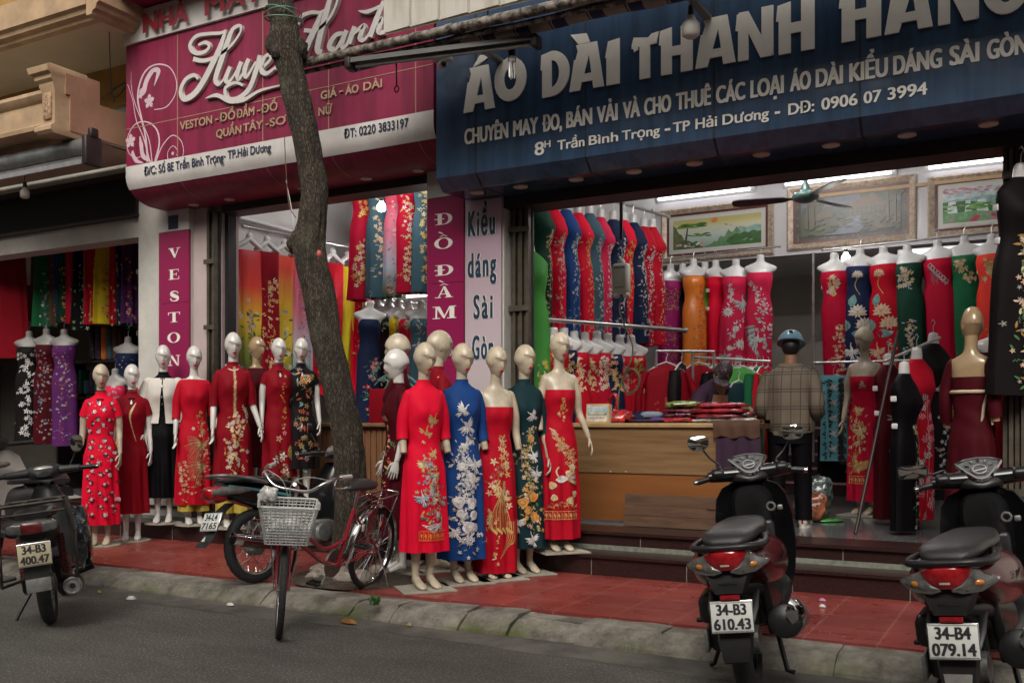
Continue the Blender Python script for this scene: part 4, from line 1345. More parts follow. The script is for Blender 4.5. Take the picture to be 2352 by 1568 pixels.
def mannequin(label,px,py,head_py,zg,face,skin,gown,hem,col,deco,arms=('down','down'),sleeve=.62,turn=0,nod=6,fringe=1,plate='square',trousers=None,hands=(1,1),
              group="mannequins in the street front",sag=0.,yoff=None,extra=None,lower=None,lift=0.,stance=0.,t=None,seed=1,lean=0,dx=0.):
 if t is None:
  p = W(px,py,z=zg+.014)
 else:
  p = W(px,py,t=t)
  p.z = zg+.014
 dep = -p.x*SN+p.y*CS
 H = (HY-head_py)/F*dep+EYE-p.z
 k = H/1.80
 rz = math.atan2(-p.x,p.y)+R(face)
 root = thing("mannequin",label,"mannequin",(p.x,p.y,zg),rz,group)
 rnd = random.Random(seed*77+5)
 A = Matrix.Translation((0,0,.014)) @ Matrix.Diagonal((k*.9,k*.94,k,1)) @ Matrix.Rotation(R(lean),4,'Y')
 if plate:
  mb = MB(M_plate)
  if plate == 'square':
   mb.rbox(Vector((0,.0,.007)),(.40,.40,.014),b=.004,rot=Euler((0,0,R(rnd.uniform(-14,14)))))
  else:
   mb.lathe([(.0,0),(.19,0),(.19,.010),(.182,.014),(.0,.014)],n=32)
  mb.build("base_plate",root,30)
 # body
 tor = Cloth(TORSO,(.06,1.27,.018))
 mb = MB(skin,A)
 tor.mesh(mb,skin,32,.02)
 mb.build("torso",root,60)
 # head
 hm = A @ Matrix.Translation((0,-.005,1.676)) @ Euler((R(nod),0,R(turn)),'ZYX').to_matrix().to_4x4()
 mb = MB(skin)
 head_mesh(mb,hm,skin,fringe)
 hd = mb.build("head",root,34)
 mb = MB(M_lips)
 mb.ell(hm @ Vector((0,-.0905,-.063)),(.022*k,.008*k,.0075*k),rot=hm.to_3x3().normalized().to_4x4(),nu=12,nv=6)
 mb.ell(hm @ Vector((0,-.089,-.071)),(.017*k,.008*k,.0065*k),rot=hm.to_3x3().normalized().to_4x4(),nu=12,nv=6)
 mb.build("lips",hd,60)
 # legs
 for sg in (-1,1):
  mb = MB(skin,A)
  st = stance*sg
  L_ = [(.072,.01,.86),(.070,.005,.66),(.066+st*.5,0,.48),(.066+st*.7,.018,.34),(.064+st,.03,.20),(.064+st,.035,.11),(.064+st,.03,.065)]
  mb.tube([(sg*x,y-(.05*(sg > 0) if stance else 0),z) for x,y,z in L_],[.082,.070,.050,.050,.036,.029,.030],n=14)
  fx,fy = sg*(.064+st),-(.05*(sg > 0) if stance else 0)
  mb.loft([[Vector((fx+a*math.cos(2*math.pi*j/12),fy+y+.0*b,max(.0,zc+b*math.sin(2*math.pi*j/12)))) for j in range(12)]
                 for y,zc,a,b in ((.062,.055,.012,.012),(.055,.055,.026,.03),(.03,.062,.031,.04),(-.01,.048,.032,.032),(-.055,.030,.038,.026),(-.095,.020,.040,.019),(-.13,.013,.030,.013),(-.145,.010,.012,.008))])
  mb.build("leg",root,50)
 # arms
 AR = {'down': ((.186,.02,1.14),(.205,-.055,.90),(.02,-.3,-1)),'out': ((.192,.02,1.15),(.262,-.06,.93),(.25,-.25,-1)),'bent': ((.20,.04,1.14),(.155,-.13,.98),(-.3,-.5,-.8)),
          'back': ((.19,.07,1.15),(.205,.06,.95),(0,0,-1)),'front': ((.20,.01,1.14),(.16,-.15,.93),(-.2,-.35,-1))}
 paths = []
 for sg,kind,hh in ((-1,arms[0],hands[0]),(1,arms[1],hands[1])):
  e,w,hdv = AR[kind]
  sh = Vector((sg*.130,.012,1.400))
  P = spline([sh,Vector((sg*(.130+e[0])*.5+sg*.016,(sh.y+e[1])*.5,(sh.z+e[2])/2)),Vector((sg*e[0],e[1],e[2])),Vector((sg*(e[0]+w[0])/2,(e[1]+w[1])/2,(e[2]+w[2])/2)),Vector((sg*w[0],w[1],w[2]))],4)
  n = len(P)
  rr = [.047-.010*min(1,i/(n*.45))-.015*max(0,(i/(n-1)-.45)/.55) for i in range(n)]
  last = n if hh else int(n*.86)
  mb = MB(skin,A)
  mb.ell(sh,(.046,.044,.05),nu=14,nv=8)
  mb.tube(P[:last],rr[:last],n=14)
  arm = mb.build("arm",root,60)
  if hh:
   mb = MB(skin,A)
   dv = Vector((sg*hdv[0],hdv[1],hdv[2])).normalized()
   hand_mesh(mb,frame_along(P[-1],dv,Vector((0,-1,0))+Vector((-sg*.25,0,0))),skin,sg,rnd.uniform(.6,1.3))
   mb.build("hand",arm,60)
  paths.append((P,rr,n))
 # gown
 rows,bust = GOWN[gown]
 top = rows[-1][0]
 rows = [(hem,rows[0][1]*(1-.10*max(0,hem-.24)),rows[0][2],.01)]+[r for r in rows if r[0] > hem+.1]
 if lower:
  rows = [(z,a*(lower if z < .9 else 1),b*(lower if z < .9 else 1),c) for z,a,b,c in rows]
 cl = Cloth(rows,bust,(.015,7,.98),seed)
 cl.crease = .0045
 cl.slit = .93 if gown != 'strapless' else 0
 mb = MB(C[col],A)
 cl.mesh(mb,C[col],72,.025)
 if sleeve:
  for P,rr,n in paths:
   q = max(3,int(n*sleeve))
   mb.tube(P[:q],[r+.006+.009*(i/q) for i,r in enumerate(rr[:q])],C[col],n=16,cap=False)
   mb.ell(P[0]+Vector((0,0,-.004)),(.0515,.052,.055),C[col],nu=16,nv=10)
 cv = Canvas(mb,cl,rnd)
 cv.dx = dx
 if deco:
  deco(cv)
 g = mb.build("dress",root,60)
 if trousers:
  mb = MB(C[trousers],A)
  for sg in (-1,1):
   Cloth([(.13,.088,.12,.01),(.5,.08,.095,.01),(.85,.075,.09,.01)],None,(.006,7,.9),seed+sg).mesh(MBShift(mb,sg*.082),C[trousers],24,.06)
  mb.build("trousers",root,60)
 if extra:
  extra(root,A,cl,rnd)
 return root
class MBShift:
 """the same mesh collector, moved sideways"""
 def __init__(s,mb,dx):
  s.mb,s.dx = mb,dx
 def loft(s,rings,m=None,cap=(True,True),closed=True):
  return s.mb.loft([[p+Vector((s.dx,0,0)) for p in r] for r in rings],m,cap,closed)
def necklace(root,A,cl,rnd):
 mb = MB(mat("pearl",(.7,.66,.6),.2,var=.03),A)
 for i in range(25):
  a = R(-115+230*i/24)
  mb.ell(Vector((.068*math.sin(a),.012-.073*math.cos(a),1.492-.038*(math.cos(a)+.3))),(.0075,.0075,.0075),nu=8,nv=6)
 mb.build("pearl_necklace",root,60)
def pearl_neckline(root,A,cl,rnd):
 mb = MB(mat("pearl",(.7,.66,.6),.2,var=.03),A)
 for i in range(30):
  a = R(-100+200*i/29)
  mb.ell(cl.pt(a,1.455,.004),(.006,.006,.006),nu=8,nv=5)
 mb.build("pearl_neckline",root,60)
def keyhole(root,A,cl,rnd):
 mb = MB(S_white,A)
 pts = [(0,1.435),(-.010,1.415),(-.014,1.395),(-.008,1.380),(0,1.376),(.008,1.380),(.014,1.395),(.010,1.415)]
 n = len(pts)
 mb.add([cl.at(0,1.40,.004)]+[cl.at(x,z,.004) for x,z in pts],[(0,1+i,1+(i+1) % n) for i in range(n)])
 mb.build("keyhole_opening",root,60)
 mb = MB(C['black'],A)
 mb.tube([cl.at(x*1.15,z,.005) for x,z in pts],.0032,n=6,closed=True)
 for sg in (-1,1):
  mb.tube([cl.at(sg*.003,1.445,.006),cl.at(sg*.022,1.438,.006),cl.at(sg*.036,1.446,.006)],[.005,.007,.003],n=6)
 mb.tube([cl.pt(R(-70+140*i/8),1.53,.003) for i in range(9)],.004,n=6)
 mb.build("black_trim",root,60)
def jacket(root,A,cl,rnd):
 rows,bust = GOWN['round']
 jr = [(z,a*1.09,b*1.13,c) for z,a,b,c in rows if z >= .99]
 jr = [(.985,.176,.132,.01)]+[q for q in jr if q[0] > 1.03]
 jc = Cloth(jr,bust,(.003,7,1.3),2)
 mb = MB(C['white'],A)
 nth = 40
 rings = []
 for i in range(20):
  z = 1.0+(1.458-1.0)*i/19
  gap = R(2+11*max(0,min(1,(1.36-z)/.3)))
  gap = min(gap,R(34))
  rings.append([jc.pt(gap+(2*math.pi-2*gap)*j/(nth-1),z,.004) for j in range(nth)])
 mb.loft(rings,closed=False)
 for sg in (-1,1):
  P = spline([Vector((sg*.155,.012,1.40)),Vector((sg*.205,.02,1.26)),Vector((sg*.235,.0,1.1)),Vector((sg*.25,-.03,1.0))],3)
  mb.tube(P,[.068,.074,.078,.08,.082,.084,.086,.087,.088,.09],n=16,cap=False)
  mb.ell(P[0],(.07,.068,.068),nu=16,nv=10)
 j = mb.build("jacket",root,60)
 mb = MB(C['black'],A)
 for sg in (-1,1):
  mb.tube([jc.pt(sg*R(7),1.456-.0*q,.008)+Vector((sg*-.0,0,.02-.07*q)) for q in (0,.5,1)],.006,n=6)
 mb.build("collar_piping",j,60)
 mb = MB(M_form,A)
 mb.ell(jc.pt(0,1.37,.012),(.016,.01,.016))
 mb.build("brooch",j,60)
def d1(c):
 for x,z,l,a in ((.085,1.22,.085,70),(.025,1.12,.10,75),(.09,.985,.07,120),(.0,.90,.08,80),(.105,.83,.06,100)):
  c.bird(x,z,l,R(a),('gold','cream'))
 c.vine([(.03,.94),(.06,.80),(.07,.66),(.08,.50)],210,.085,(.008,.017),('white','blue','peach','teal','silver'),('gold','red'),('green','teal','gold'),.5,'dgold')
 for i in range(9):
  c.stroke([(-.02+.01*i,.47-.008*i),(.06+.008*i,.455+.01*(i % 3)),(.155,.44+.012*i)],.005,('white','silver')[i % 2])
 c.bird(-.01,.66,.09,R(100),('silver','blue'))
 c.border(-.045,.175,.36,.425,'orange',7)
def d2(c):
 c.bird(-.03,1.285,.10,R(40),('white','silver'))
 c.bird(.02,1.17,.12,R(140),('silver','white'))
 c.rose(.0,1.03,.04)
 c.rose(.04,1.05,.03)
 c.vine([(.02,1.08),(-.04,.92),(.0,.75),(-.03,.55),(.01,.26)],300,.105,(.011,.022),('white','silver'),('silver',),('white','silver','grey'),.4,'silver')
 for x,z,r in ((-.07,.60,.05),(.03,.60,.048),(-.06,.52,.035),(.05,.50,.04),(.0,.42,.05),(.06,.41,.035),(-.04,.86,.03),(.03,.80,.025)):
  c.rose(x,z,r)
 c.bird(.07,.88,.11,R(100),('silver','white'))
 c.bird(.05,.77,.10,R(80),('white','silver'))
 c.bird(-.1,.38,.09,R(120),('white','silver'))
def d3(c):
 c.vine([(.02,1.08),(.04,.9),(-.03,.8),(.0,.62)],90,.06,(.010,.02),('gold','cream','peach'),('orange',),('gold','dgold','rust'),.5)
 for x,z,r in ((.02,1.05,.028),(.0,1.0,.026),(.04,.97,.026),(.01,.93,.03),(-.06,.90,.034),(.05,.88,.034),(-.08,.72,.035),(-.04,.70,.034),(-.10,.66,.03),(.06,.80,.03),(.07,.56,.03),(.04,.52,.028)):
  c.flower(x,z,r,c.rnd.choice(('gold','cream','peach')),'orange')
 c.bird(.0,.66,.10,R(110),('gold','peach'))
 c.bird(.04,.62,.09,R(70),('cream','gold'))
 for i in range(16):
  x = -.09+.011*i
  c.stroke([(.0,.66),(x*.8,.52),(x*1.0+.01,.40-.01*(i % 4))],.004,('gold','rust','dgold')[i % 3])
  c.leaf(x+.01,.40-.01*(i % 4),.03,R(-95),'gold',.6)
 c.vine([(-.1,.52),(-.1,.40)],26,.03,(.012,.02),('gold','cream'),('orange',),('gold','dgold'),.6)
 for i in range(6):
  c.stroke([(.06+.012*i,.44),(.05+.012*i,.3),(-.02+.02*i,.16+.02*i)],.0035,'gold')
 c.vine([(-.02,.34),(-.06,.22),(-.05,.1)],16,.02,(.01,.016),('gold',),('orange',),('gold','cream'),.3)
def d4(c):
 c.bird(.055,1.235,.085,R(150),('white','silver'))
 c.rose(.045,1.06,.035,('gold','orange'))
 c.vine([(.06,1.13),(.02,1.0),(-.02,.88),(.03,.74),(.03,.58),(.05,.36)],300,.09,(.009,.018),('gold','cream','white'),('orange',),('dgold','green','gold','dgold'),.35,'dgold')
 c.bird(.06,.92,.085,R(110),('white','silver'))
 c.bird(.075,.78,.09,R(80),('silver','white'))
 for x,z,r in ((-.045,.56,.045),(.045,.60,.045),(.0,.50,.036),(.05,.44,.04),(-.02,.66,.02)):
  c.rose(x,z,r,('orange','gold','dgold'))
 c.bird(-.09,.40,.12,R(95),('silver','white'))
 c.bird(.04,.27,.10,R(110),('white','silver'))
def d5(c):
 c.vine([(.0,1.25),(.03,1.18),(.01,1.08)],24,.04,(.010,.016),('cream','gold'),('orange',),('dgold','gold'),.65)
 c.vine([(-.07,1.0),(-.02,.9),(.05,.82),(.12,.70)],120,.055,(.010,.018),('cream','peach','gold'),('red',),('dgold','rust','gold'),.55,'dgold')
 for x,z,r in ((.09,.68,.034),(.06,.64,.03),(-.08,.54,.034),(-.07,.44,.03),(.07,.42,.036),(.11,.47,.03)):
  c.rose(x,z,r,('cream','gold'))
 for i in range(10):
  c.leaf(.02,.60,.16-.006*i,R(-25+8*i),('gold','cream','purple')[i % 3],.14)
 c.stroke([(.0,.58),(-.04,.62),(-.05,.66),(-.03,.69)],.012,'cream')
 c.leaf(-.06,.585,.12,R(5),'white',.5)
 for i in range(7):
  c.stroke([(-.13+.03*i,.35),(-.12+.03*i,.385+.02*(i % 2)),(-.10+.03*i,.36)],.005,'rust')
 c.vine([(-.12,.36),(.0,.39),(.13,.37)],30,.02,(.008,.013),('gold',),('rust',),('gold','rust'),.3)
 c.border(-.15,.15,.265,.33,'gold',9)
gS = "mannequins on the pavement before the blue shop"
mannequin("beige mannequin in scarlet long dress with golden birds and a many-coloured floral hem",975,1348,785,.12,24,S_beige,'aodai',.27,'scarlet',d1,('down','down'),.66,turn=8,nod=9,hands=(0,0),group=gS,seed=1,dx=-.055)
mannequin("beige mannequin in royal blue long dress with silver-white flowers and cranes",1062,1332,787,.12,22,S_beige,'aodai',.17,'blue',d2,('down','down'),.72,turn=10,nod=9,hands=(0,0),group=gS,seed=2,dx=-.01,lower=1.02)
mannequin("beige mannequin in strapless red gown with golden flowers and trailing bird tail",1140,1324,793,.12,20,S_beige,'strapless',.045,'red',d3,('down','down'),0,turn=14,nod=9,hands=(0,0),group=gS,seed=3,dx=.0)
mannequin("beige mannequin in dark teal long dress with golden roses and white cranes",1205,1312,790,.12,24,S_beige,'aodai',.20,'darkteal',d4,('down','down'),.66,turn=12,nod=1,hands=(0,1),group=gS,seed=4,dx=-.03)
mannequin("tall beige mannequin in strapless red gown on the step with gold trellis hem band",1285,1262,762,.285,20,S_beige,'strapless',.10,'red',d5,('down','out'),0,turn=10,nod=2,hands=(0,1),group=gS,seed=5,dx=-.02)
gB = "mannequins turned away behind the scarlet one"
fl = lambda cols,n=60,lv=('gold','green'): (lambda c: c.vine([(-.05,1.2),(.05,.9),(-.04,.6),(.04,.35)],n,.13,(.014,.026),cols,('gold',),lv,.5,None,False))
mannequin("white headed mannequin turned away, upper one of two behind the scarlet dress",915,1290,765,.12,-95,S_beige,'aodai',.3,'maroon',fl(('gold','rust')),('down','down'),.5,turn=-10,nod=0,hands=(1,1),group=gB,t=8.35,seed=6)
mannequin("white mannequin in dark red floral dress turned away, its hand beside the scarlet sleeve",912,1290,800,.12,-75,S_white,'aodai',.28,'maroon',fl(('pink','rust','red'),90),('down','down'),.45,turn=-5,nod=4,hands=(1,1),group=gB,t=7.85,seed=7)
mannequin("beige mannequin in red brocade jacket with gold plumes seen from behind",1008,1290,757,.12,110,S_beige,'aodai',.3,'deepred',fl(('gold','dgold'),120,('gold','dgold','rust')),('down','down'),.6,turn=0,nod=10,hands=(0,0),group=gB,t=8.05,seed=8)
# the row before the pink shop
def roses_print(c):
 rn = c.rnd
 z = 1.40
 r = 0
 while z > .26:
  for q in range(3):
   x = -.11+.11*q+(.05 if r % 2 else 0)+rn.uniform(-.02,.02)
   zz = z+rn.uniform(-.02,.02)
   for k in range(3):
    c.leaf(x,zz,.035,rn.uniform(0,6.28),'black',.7)
   c.rose(x,zz,rn.uniform(.012,.026),('pink','white','pink'))
   for k in range(2):
    c.flower(x+rn.uniform(-.035,.035),zz+rn.uniform(-.035,.035),.009,'pink','red')
  z -= .072
  r += 1
def plume(c):
 for i in range(6):
  c.stroke([(.05,1.40),(.02-.008*i,1.33-.01*i),(-.02-.012*i+.02*i,1.25-.03*i),(.0+.01*i,1.18-.035*i)],.006,('cream','gold')[i % 2])
def phoenix_left(c):
 c.vine([(.05,1.14),(.06,1.0),(.08,.9)],30,.04,(.012,.02),('cream','gold'),('red',),('gold','rust'),.5)
 c.flower(-.02,.96,.022,'cream','gold')
 for zc in (.78,.56):
  for i in range(18):
   a = R(150+6*i)
   l = .20-.003*(i % 5)*4
   c.stroke([(.09,zc),(.09+.5*l*math.cos(a),zc+.04+.5*l*math.sin(a)),(.09+l*math.cos(a),zc+l*math.sin(a))],.004,('dgold','grey','gold')[i % 3])
  c.bird(.07,zc+.02,.10,R(70),('dgold','cream'))
 c.vine([(.12,.9),(.10,.7),(.08,.5),(.0,.34)],80,.06,(.010,.018),('cream','peach','rust'),('red',),('gold','rust','dgold'),.5,None,False)
 c.vine([(-.13,.62),(-.12,.45),(-.08,.3)],46,.05,(.012,.02),('cream','peach'),('red',),('gold','rust'),.5,None,False)
def gold_column(c):
 for i in range(9):
  c.spray(.0+.01*(i % 3),1.40-.05*i,.085,R(82+10*(i % 3)),'cream' if i % 2 else 'gold',7)
 c.vine([(.0,1.0),(.03,.85),(.0,.7),(.02,.5)],120,.10,(.014,.026),('cream','peach','silver'),('gold',),('gold','cream','rust'),.5,None,False)
 for i in range(10):
  c.spray(-.1+.022*i,.42,.09,R(250+5*i),'gold',5)
 for sg in (0,1,2):
  c.spray(.11,.98+.03*sg,.09,R(70+20*sg),'cream',5)
def red_flower_fan(c):
 c.flower(.06,1.39,.02,'gold','red')
 c.vine([(.05,1.34),(.03,1.15),(.05,1.0),(.02,.85)],22,.05,(.009,.014),('gold','yellow'),('red',),('gold','dgold'),.8)
 for x,z,r,cl_ in ((-.02,.74,.04,'peach'),(.04,.80,.028,'pink'),(.02,.56,.05,'white'),(-.05,.52,.045,'silver'),(.05,.40,.04,'white')):
  c.flower(x,z,r,cl_,'black',5)
 for i in range(9):
  c.leaf(.07,.58,.10,R(40+15*i-90),('gold','dgold')[i % 2],.22)
 c.vine([(.0,.6),(.04,.45),(.02,.33)],46,.07,(.012,.02),('peach','gold','red'),('black',),('dgreen','black','green'),.45,None,False)
def dark_floral(c):
 c.vine([(.0,1.42),(.05,1.2),(-.04,.95),(.03,.7),(0,.5)],70,.14,(.02,.036),('rust','dgold','grey'),('black',),('dgreen','rust','teal','dgold'),.5,None,False)
 c.vine([(-.02,1.40),(.05,1.33)],16,.06,(.02,.03),('orange','teal','peach'),('black',),('teal','orange'),.5,None,False)
def silver_vine(c):
 c.vine([(.02,1.36),(.04,1.28),(.0,1.18)],10,.03,(.01,.016),('silver',),('grey',),('silver','grey'),.3)
gL = "mannequins lined up before the pink shop"
mannequin("beige mannequin in short sleeved red dress printed all over with pink roses",232,1249,835,.12,-8,S_beige,'aodai',.20,'scarlet',roses_print,('down','down'),.30,turn=14,nod=4,plate='disc',hands=(0,1),group=gL,extra=keyhole,lower=.93,seed=11)
mannequin("white mannequin in plain dark red dress with keyhole neck and silver plume",303,1238,835,.12,-4,S_white,'aodai',.27,'deepred',plume,('down','down'),.30,turn=16,nod=5,plate='disc',group=gL,extra=keyhole,lower=.93,seed=12)
mannequin("white mannequin wearing short white jacket over a long black skirt",375,1186,791,.285,-6,S_white,'aodai',.25,'black',silver_vine,('down','down'),0,turn=4,nod=6,plate='disc',group=gL,extra=jacket,lower=.86,seed=13,t=10.2)
mannequin("white mannequin in red long sleeved dress with golden phoenix and pearl neckline",446,1188,793,.285,6,S_white,'round',.20,'red',phoenix_left,('down','out'),.74,turn=4,nod=8,plate='disc',trousers='olive',group=gL,extra=pearl_neckline,seed=14,t=10.05)
mannequin("tallest white mannequin in dark red dress with pearl necklace and golden flower column",535,1176,762,.285,6,S_white,'aodai',.36,'deepred',gold_column,('down','out'),.62,turn=6,nod=6,plate='disc',trousers='olive',group=gL,extra=necklace,t=9.75,seed=15)
mannequin("tan mannequin in plain maroon velvet knee length dress between two red dresses",590,1160,772,.44,22,S_dim,'round',.42,'maroon',None,('down','out'),.12,turn=22,nod=2,plate='disc',group=gL,t=10.3,seed=16)
mannequin("white mannequin in red short sleeved dress with white blossoms and golden fan",640,1150,775,.44,12,S_white,'aodai',.34,'deepred',red_flower_fan,('down','out'),.26,turn=4,nod=4,plate='disc',group=gL,extra=keyhole,t=10.0,seed=17)
mannequin("white mannequin in dark floral short sleeved dress beside the tree trunk",692,1150,775,.44,8,S_white,'aodai',.42,'darkgrey',dark_floral,('down','down'),.26,turn=-6,nod=8,plate='disc',group=gL,extra=keyhole,t=10.1,seed=18)
# inside the blue shop
def gold_tall(c):
 for i in range(5):
  c.spray(-.02+.02*i,1.2,.08,R(60+14*i),'cream',4)
 c.bird(-.02,1.0,.09,R(80),('gold','cream'))
 c.vine([(-.06,.95),(-.02,.8),(-.05,.6),(-.05,.45)],110,.08,(.012,.022),('cream','gold'),('dgold',),('gold','dgold','cream'),.45,None,False)
 c.bird(.01,.8,.12,R(110),('cream','gold'))
 for i in range(12):
  c.stroke([(-.1,.42+.01*i),(-.02,.41+.008*i),(.1,.46+.006*i)],.004,'gold')
 c.border(-.12,.06,.30,.37,'gold',5)
gI = "mannequins inside the blue shop"
mannequin("beige mannequin in strapless dark red gown with tall gold embroidery inside the lit shop",1985,1180,750,.44,-20,S_beige,'strapless',.13,'crimson',gold_tall,('down','down'),0,turn=-26,nod=4,group=gI,seed=21)
def back_bow(root,A,cl,rnd):
 mb = MB(C['cream'],A)
 mb.tube([cl.pt(R(180-70+20*i),1.22,.006) for i in range(8)],[.012,.014,.012,.013,.012,.013,.012,.012],n=6)
 p = cl.pt(R(245),1.22,.01)
 for q in (-.02,.02):
  mb.tube([p,p+Vector((q,.02,-.1)),p+Vector((q*2,.01,-.22))],[.016,.022,.018],n=8,flat=.4)
 mb.build("sash",root,60)
mannequin("tall beige mannequin with bare back and loose red sleeves seen from behind",2232,1262,703,.285,158,S_dim,'strapless',.1,'maroon',None,('back','down'),.8,turn=38,nod=2,fringe=0,hands=(0,0),group=gI,extra=back_bow,t=6.75,seed=22)  # beige skin takes the darker tan, shade painted into its colour
# ---------------------------------------------------------------- hanging dress forms
def V(pts,n,spread,rad,fl,mid,lv,share=.45,stem=None,taper=False):
 return lambda c: c.vine(pts,n,spread,rad,fl,mid,lv,share,stem,taper)
def side_vine(cols,lv,L,n=80,x=.03,rad=(.010,.020),top=.1):
 return V([(x,-top),(x+.04,-L*.35),(x,-L*.6),(x+.03,-L*.95)],n,.07,rad,cols,('gold','silver'),lv,.4)
def dress_form(label,P,rz,L,col,deco,kind='strapless',w=1.,group=None,seed=1,form=True,m=None,clips=0,hook=True,depth=1.,name="dress_form"):
 rnd = random.Random(seed*31+7)
 P = Vector(P)+Vector((rnd.uniform(-.012,.012),rnd.uniform(-.02,.02),rnd.uniform(-.014,.014)))
 t = thing(name,label,"dress",P,group=group,rot=(R(rnd.uniform(-2,2)),R(rnd.uniform(-2.2,2.2)),rz+R(rnd.uniform(-9,9))))
 w *= rnd.uniform(.95,1.04)
 m = m or C[col]
 if kind == 'strapless':
  rows = [(-L,.165*w,.10*depth,0),(-L*.8,.155*w,.095*depth,0),(-.52,.158*w,.098*depth,0),(-.40,.150*w,.092*depth,0),(-.26,.118*w,.08*depth,0),(-.16,.135*w,.09*depth,0),(-.07,.15*w,.10*depth,0),(0,.143*w,.085*depth,0)]
  bust = (.055,-.085,.022)
 elif kind == 'bodice':
  rows = [(-L,.165*w,.085*depth,0),(-L*.75,.155*w,.085*depth,0),(-.56,.155*w,.09*depth,0),(-.36,.125*w,.078*depth,0),(-.20,.15*w,.10*depth,-.01),(-.08,.165*w,.085*depth,0),(-.02,.150*w,.06*depth,0),(.02,.09,.05,0),(.05,.055,.045,0)]
  bust = (.055,-.19,.028)
 else:  # panel: a long flat length of cloth
  rows = [(-L,.13*w,.025,0),(-L*.5,.125*w,.03,0),(-.1,.125*w,.035,0),(0,.13*w,.03,0)]
  bust = None
 cl = Cloth(rows,bust,(.014,5,.02) if kind == 'panel' else (.009,6,-.35),seed)
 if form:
  fm = mat("shaded_white_form",(.26,.25,.24),.4) if 'fabric shop' in label or 'mannequins' in label else M_form  # darker copy of the white form, the shop's dimness put into its colour
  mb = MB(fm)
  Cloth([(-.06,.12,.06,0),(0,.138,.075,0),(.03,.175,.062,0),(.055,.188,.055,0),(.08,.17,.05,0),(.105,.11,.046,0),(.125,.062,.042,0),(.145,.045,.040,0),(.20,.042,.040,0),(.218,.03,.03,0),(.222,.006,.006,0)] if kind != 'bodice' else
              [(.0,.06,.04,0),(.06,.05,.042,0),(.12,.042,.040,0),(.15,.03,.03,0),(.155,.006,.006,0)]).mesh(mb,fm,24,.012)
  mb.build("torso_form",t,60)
 if hook:
  mb = MB(M_steel)
  z0 = .21 if kind == 'strapless' else (.14 if kind == 'bodice' else 0)
  mb.tube([(0,0,z0),(0,0,z0+.07),(.02,0,z0+.10),(0,0,z0+.125),(-.018,0,z0+.105)],.004,n=5)
  mb.build("hook",t,60)
 mb = MB(m)
 cl.mesh(mb,m,30,.05)
 cv = Canvas(mb,cl,rnd)
 if deco:
  deco(cv)
 mb.build("dress",t,60)
 for i in range(clips):
  mb = MB(M_form)
  p = cl.pt(R(-100),-.16-.22*i,.01)
  mb.rbox(p,(.016,.05,.045),b=.006)
  mb.build("clip",t,40)
 return t
def rail(label,A,B,r=.014,m=None,name="clothes_rail"):
 mb = MB(m or M_steel)
 mb.tube([A,B],r,n=10)
 for q in (A,B):
  mb.ell(q,(r*1.5,)*3,nu=8,nv=6)
 return tag(mb.build(name,None,50),label,"rail")
WG,SV,GD = ('white','silver'),('white','silver','grey'),('gold','dgold','cream')
# --- left wall of the blue shop, upper rail, seen from the side
gA = "dresses hung along the left wall of the blue shop"
A0,A1 = Vector((-4.28,8.35,3.42)),Vector((-3.86,10.35,3.50))
listA = [("dark green dress nearest the street on the upper wall rail",'darkgreen',GD),("bright red dress with white edge flowers between dark green and navy ones",'scarlet',('white','pink','gold')),("royal blue dress with pale rose sprigs on the upper wall rail",'blue',('silver','teal','white')),
         ("red dress with orange gold embroidery beside the royal blue one",'scarlet',('gold','orange')),("slate teal dress with silver sprigs on the upper wall rail",'teal',('silver','grey')),("pinkish red dress with white lace flowers next to slate teal",'pinkred',WG),
         ("navy dress with white blossoms before the white water bottle",'navy',WG),("red dress with golden wave embroidery behind the white water bottle",'scarlet',('gold','yellow')),("navy dress with silver feather pattern beside the last red ones",'navy',SV),
         ("red dress with white sleeve vine, second from the rail's inner end",'red',('white','silver')),("red dress with yellow and pink blooms at the rail's inner end",'red',('yellow','pink','white'))]
for i,(lb,col,cols) in enumerate(listA):
 f = i/(len(listA)-1)
 P = A0.lerp(A1,f)
 dress_form(lb,P,R(80),1.28,col,side_vine(cols,cols,1.28,110,.0,(.012,.022),.25),'bodice',.9,gA,40+i,clips=2 if col in ('scarlet','pinkred','red') else 1,depth=1.15)
rail("steel rail near the ceiling carrying the wall row of dresses",A0+Vector((-.02,-.4,.26)),A1+Vector((.02,.45,.26)),.016)
P = W(1216,590,Y=7.95)
dress_form("grass green dress with a pale flower hem by the shutter of the blue shop",P,R(58),1.5,'grass',V([(.05,-1.0),(.04,-1.3)],26,.06,(.02,.035),('lime' if False else 'cream','yellow'),('gold',),('green','cream'),.5),'bodice',.95,gA,60,clips=2,depth=1.1)
# --- lower diagonal rail
gBw = "strapless dresses on the low rail of the blue shop"
B0,B1 = W(1245,733,Y=8.0),W(1575,762,Y=9.7)
B1.z = B0.z
rail("thick steel rail across the left wall below the upper row of dresses",B0,B1,.02)
listB = [("strapless red dress with small golden top flowers nearest the shutter",'red',GD),("strapless navy dress with cream bouquet behind the tall beige mannequin's head",'navy',('cream','gold')),("strapless red dress with large cream lily sprig on the low rail",'red',('peach','cream')),("strapless red dress with pale gold bouquet beside the lily one",'red',('gold','cream')),
         ("strapless red dress with long cream poinsettia spray on the low rail",'crimson',('cream','white')),("strapless navy dress with peach vine between two red ones",'navy',('peach','gold')),("narrow strapless red dress with dark leaf pattern on the low rail",'red',('green','pink')),("strapless red dress with sequined gold edge last on the low rail",'red',('gold','dgold'))]
for i,(lb,col,cols) in enumerate(listB):
 P = W(1268+26*i,800+1.5*i,Y=8.15+.15*i)
 P.z = 2.03
 dress_form(lb,P,R(38),1.2,col,V([(.0,-.06),(.04,-.2),(.05,-.36)],40,.06,(.018,.032),cols,('gold',),cols,.45),'strapless',.95,gBw,80+i)
